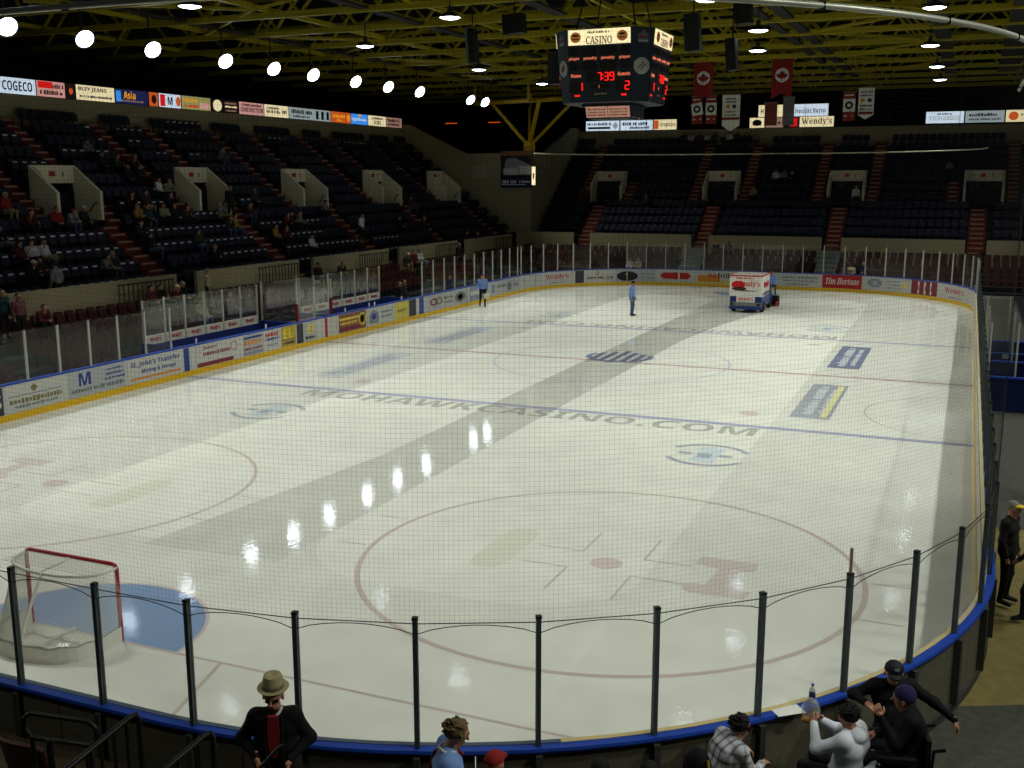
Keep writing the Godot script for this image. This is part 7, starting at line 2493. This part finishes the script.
	var hood := figure("person in a white hooded top holding a clear bag, sitting by the water bottle", Vector3(11.62, 0.3, 28.1), 4.4, h, grainy("hoodie_white", Color(0.88, 0.90, 0.94), 0.85, 0.08, 6.0, 0.8), col("cloth_dark", Color.BLACK), {"bulk": 1.2, "face": Vector3(-0.2, -0.3, 1), "hair": ["tousled", col("hair_black", Color.BLACK)], "hand_l": [Vector3(-0.5, 0.5, 0.5), Vector3(-0.7, 0, -0.2), Vector3(0, 0.7, -0.5), 1.2], "hand_r": [Vector3(0.4, 0.6, 0.4), Vector3(0.7, 0, 0.2), Vector3(0, 0.7, -0.5), 1.2]})
	part(hood, "hood", MB.new().ball(Vector3(0, 0.98, -0.09), Vector3(0.14, 0.09, 0.1), 14, 8), col("hoodie_white", Color.WHITE))
	var film_ := single("clear_bag", MB.new().ball(Vector3.ZERO, Vector3(0.1, 0.15, 0.08), 12, 8, -0.9), pane("bag_film", Color(0.8, 0.82, 0.8), 0.25, 0.12), "crumpled clear plastic bag held up by the person in white", "bag", Vector3(11.2, 1.36, 27.95))
	single("snack", MB.new().ball(Vector3(0, -0.06, 0), Vector3(0.08, 0.035, 0.05), 10, 6), col("snack_yellow", Color(0.72, 0.5, 0.14), 0.6), "yellow snack in the clear bag", "snack", Vector3(11.18, 1.31, 27.95))
	for q in [["white-backed black chair under the person in white", Vector3(11.62, 0.0, 28.1), 4.4, true], ["black chair under the youth in the plaid shirt", Vector3(10.36, 0.0, 28.7), 2.3, false]]:
		var c := thing("chair", q[0], "chair", q[1], q[2])
		var cm := col("chair_dark", Color.BLACK)
		part(c, "seat", MB.new().bevel_box(Vector3(0, 0.62, 0.1), Vector3(0.46, 0.06, 0.44), 0.02), cm)
		var back := []
		for k in 9:
			var an := PI * (k / 8.0)
			back.append(Vector3(-cos(an) * 0.26, 0.98, -0.14 - sin(an) * 0.12))
		part(c, "backrest", MB.new().tube(back, 0.05, 8), col("chair_white", Color(0.62, 0.64, 0.64), 0.5) if q[3] else cm)
		for lx in [-0.2, 0.2]:
			for lz in [-0.1, 0.3]:
				part(c, "leg", MB.new().tube([Vector3(lx, 0.0, lz), Vector3(lx * 0.9, 0.62, lz)], 0.016, 6), cm)
	# what lies on the rail
	var bottle := thing("water_bottle", "clear water bottle with a blue cap and label standing on the near rail", "bottle", at_rink(128.62, 0.12, 1.1))
	part(bottle, "body", MB.new().lathe([Vector2(0, 0), Vector2(0.034, 0.002), Vector2(0.036, 0.15), Vector2(0.014, 0.2), Vector2(0.014, 0.215)], 14), pane("bottle_clear", Color(0.45, 0.52, 0.6), 0.35, 0.08))
	part(bottle, "paper_label", MB.new().lathe([Vector2(0.0365, 0.04), Vector2(0.0375, 0.045), Vector2(0.0375, 0.115), Vector2(0.0365, 0.12)], 14), col("label_blue", Color(0.10, 0.18, 0.42), 0.5))
	part(bottle, "cap", MB.new().lathe([Vector2(0.016, 0.21), Vector2(0.016, 0.232), Vector2(0, 0.234)], 12), col("cap_blue", Color(0.06, 0.26, 0.62), 0.4))
	single("paper_sheet", MB.new().box(Vector3.ZERO, Vector3(0.34, 0.003, 0.2)), col("paper", Color(0.82, 0.82, 0.80), 0.7), "white sheet of paper lying on the near rail beside the water bottle", "paper", at_rink(128.98, 0.14, 1.104), 0.68)
	# man in a dark cap leaning back on the boards
	var c := stand_joints(0)
	for k in c:
		c[k] += Vector3(0, -0.12, 0) if not (k.begins_with("an") or k.begins_with("toe")) else Vector3.ZERO
	c.hip_l += Vector3(0, 0, 0.12); c.hip_r += Vector3(0, 0, 0.12); c.kn_l += Vector3(0, 0.02, 0.24); c.kn_r += Vector3(0, 0.02, 0.24); c.an_l += Vector3(0, 0, 0.22); c.an_r += Vector3(0, 0, 0.22); c.toe_l += Vector3(0, 0, 0.22); c.toe_r += Vector3(0, 0, 0.22)
	c.el_l = Vector3(0.44, 1.13, 0.06); c.wr_l = Vector3(0.62, 1.0, 0.2)
	c.el_r = Vector3(-0.42, 1.16, -0.04); c.wr_r = Vector3(-0.34, 1.16, 0.16)
	c.head += Vector3(-0.02, -0.02, 0.03)
	var m := figure("man in a black sweater and dark cap leaning back on the near boards, arm outstretched", Vector3(11.97, 0.12, 27.1), 0.35, c, coat, col("cloth_dark", Color.BLACK), {"face": Vector3(-0.15, -0.25, 1), "hand_l": [Vector3(0.35, -0.8, 0.2), Vector3(-0.4, -0.3, -0.6), Vector3(-0.3, 0, 1), 0.5], "hand_r": [Vector3(0.5, -0.1, 0.8), Vector3(0, -1, 0), Vector3(1, 0, -0.4), 0.6], "hair": ["cap", col("cap_black", Color(0.035, 0.04, 0.06), 0.7)]})
	part(m, "cap_badge", MB.new().box(Vector3(0, 0.085, 0.1), Vector3(0.05, 0.025, 0.02)), col("badge_pale", Color(0.5, 0.52, 0.55), 0.6), c.head)
	# wheelchair user
	var v := sit_joints(0)
	v.head = Vector3(0, 1.12, 0.05)
	v.el_l = Vector3(0.27, 0.74, 0.16); v.wr_l = Vector3(0.16, 0.98, 0.3)
	v.wr_r = Vector3(-0.18, 0.62, 0.26)
	var turn := -1.35
	var at := Vector3(12.16, 0.52, 27.85)
	var u := figure("person in a dark coat and purple knitted hat sitting in a wheelchair, hand raised", at, turn, v, coat, col("cloth_dark", Color.BLACK), {"bulk": 1.2, "face": Vector3(-0.25, -0.05, 1), "hand_l": [Vector3(-0.1, 0.9, 0.3), Vector3(-1, 0, 0), Vector3(0, 0.2, -1), 1.3], "hand_r": [Vector3(0, -0.2, 1), Vector3(0, -1, 0), Vector3(1, 0, 0), 0.6]})
	part(u, "knitted_hat", MB.new().ball(Vector3(0, 0.04, -0.012), Vector3(0.108, 0.115, 0.115), 16, 8, -0.25, Basis(Vector3.RIGHT, -0.25)), col("cloth_purple", CLOTH.purple, 0.9), v.head)
	var wc := thing("wheelchair", "black wheelchair on the grey mat at the lower right", "wheelchair", Vector3(at.x, 0.0, at.z), turn)
	wc.scale = Vector3(1.12, 1.45, 1.12)
	var metal := col("chrome", Color(0.5, 0.5, 0.5), 0.25, 0.9)
	var blk := col("chair_dark", Color.BLACK)
	part(wc, "seat", MB.new().box(Vector3(0, 0.55, 0.15), Vector3(0.44, 0.06, 0.44)), blk)
	part(wc, "backrest", MB.new().box(Vector3(0, 0.74, -0.16), Vector3(0.44, 0.34, 0.04)), blk)
	for x in [-0.29, 0.29]:
		var ring := []
		for k in 24:
			ring.append(Vector3(x, 0.31 + cos(TAU * k / 24.0) * 0.29, -0.02 + sin(TAU * k / 24.0) * 0.29))
		var wheel := part(wc, "wheel", MB.new().tube(ring, 0.018, 6, true), col("tyre", Color.BLACK))
		for k in 8:
			part(wheel, "spoke", MB.new().bar(Vector3(x, 0.31, -0.02), Vector3(x, 0.31 + cos(TAU * k / 8.0) * 0.28, -0.02 + sin(TAU * k / 8.0) * 0.28), 0.006, 0.006), metal)
		part(wc, "armrest", MB.new().box(Vector3(x * 0.9, 0.76, 0.12), Vector3(0.05, 0.04, 0.34)), blk)
		part(wc, "push_handle", MB.new().tube([Vector3(x * 0.8, 0.6, -0.18), Vector3(x * 0.8, 0.84, -0.2), Vector3(x * 0.8, 0.86, -0.3)], 0.016, 6), blk)
		part(wc, "caster", MB.new().lathe([Vector2(0, -0.02), Vector2(0.08, -0.02), Vector2(0.08, 0.02), Vector2(0, 0.02)], 14), col("tyre", Color.BLACK), Vector3(x * 0.8, 0.085, 0.48), Basis(Vector3(0, 0, 1), PI / 2))
		part(wc, "frame_tube", MB.new().tube([Vector3(x * 0.85, 0.5, -0.1), Vector3(x * 0.85, 0.5, 0.42), Vector3(x * 0.8, 0.12, 0.5)], 0.014, 6), metal)
	# by the right boards
	var r := bystander("stand0", "black", "dark", "grey", "white-haired man in dark clothes standing outside the right boards", Vector3(13.36, 0.0, 20.3), 1.2, "", false, 1.02)
	part(r, "yellow_visor", MB.new().ball(Vector3(0, 1.66, 0.1), Vector3(0.085, 0.03, 0.1), 10, 5, -1.0), col("visor_yellow", Color(0.85, 0.72, 0.08), 0.5))
	bystander("stand1", "black", "dark", "brown", "person in black standing beyond the white-haired man by the right boards", Vector3(13.75, 0.0, 20.9), -1.4)
	bystander("stand0", "black", "dark", "black", "dark figure farther along the walkway beyond the right boards", Vector3(14.15, 0.0, 13.4), 0.4)
	single("corner_flag", MB.new().box(Vector3(0, 0.15, 0), Vector3(0.035, 0.3, 0.03)), col("flag_grey", Color(0.70, 0.62, 0.52), 0.6), "short upright grey stick on top of a near glass post, right of centre", "stick", at_rink(128.1, 0.09, 2.54))
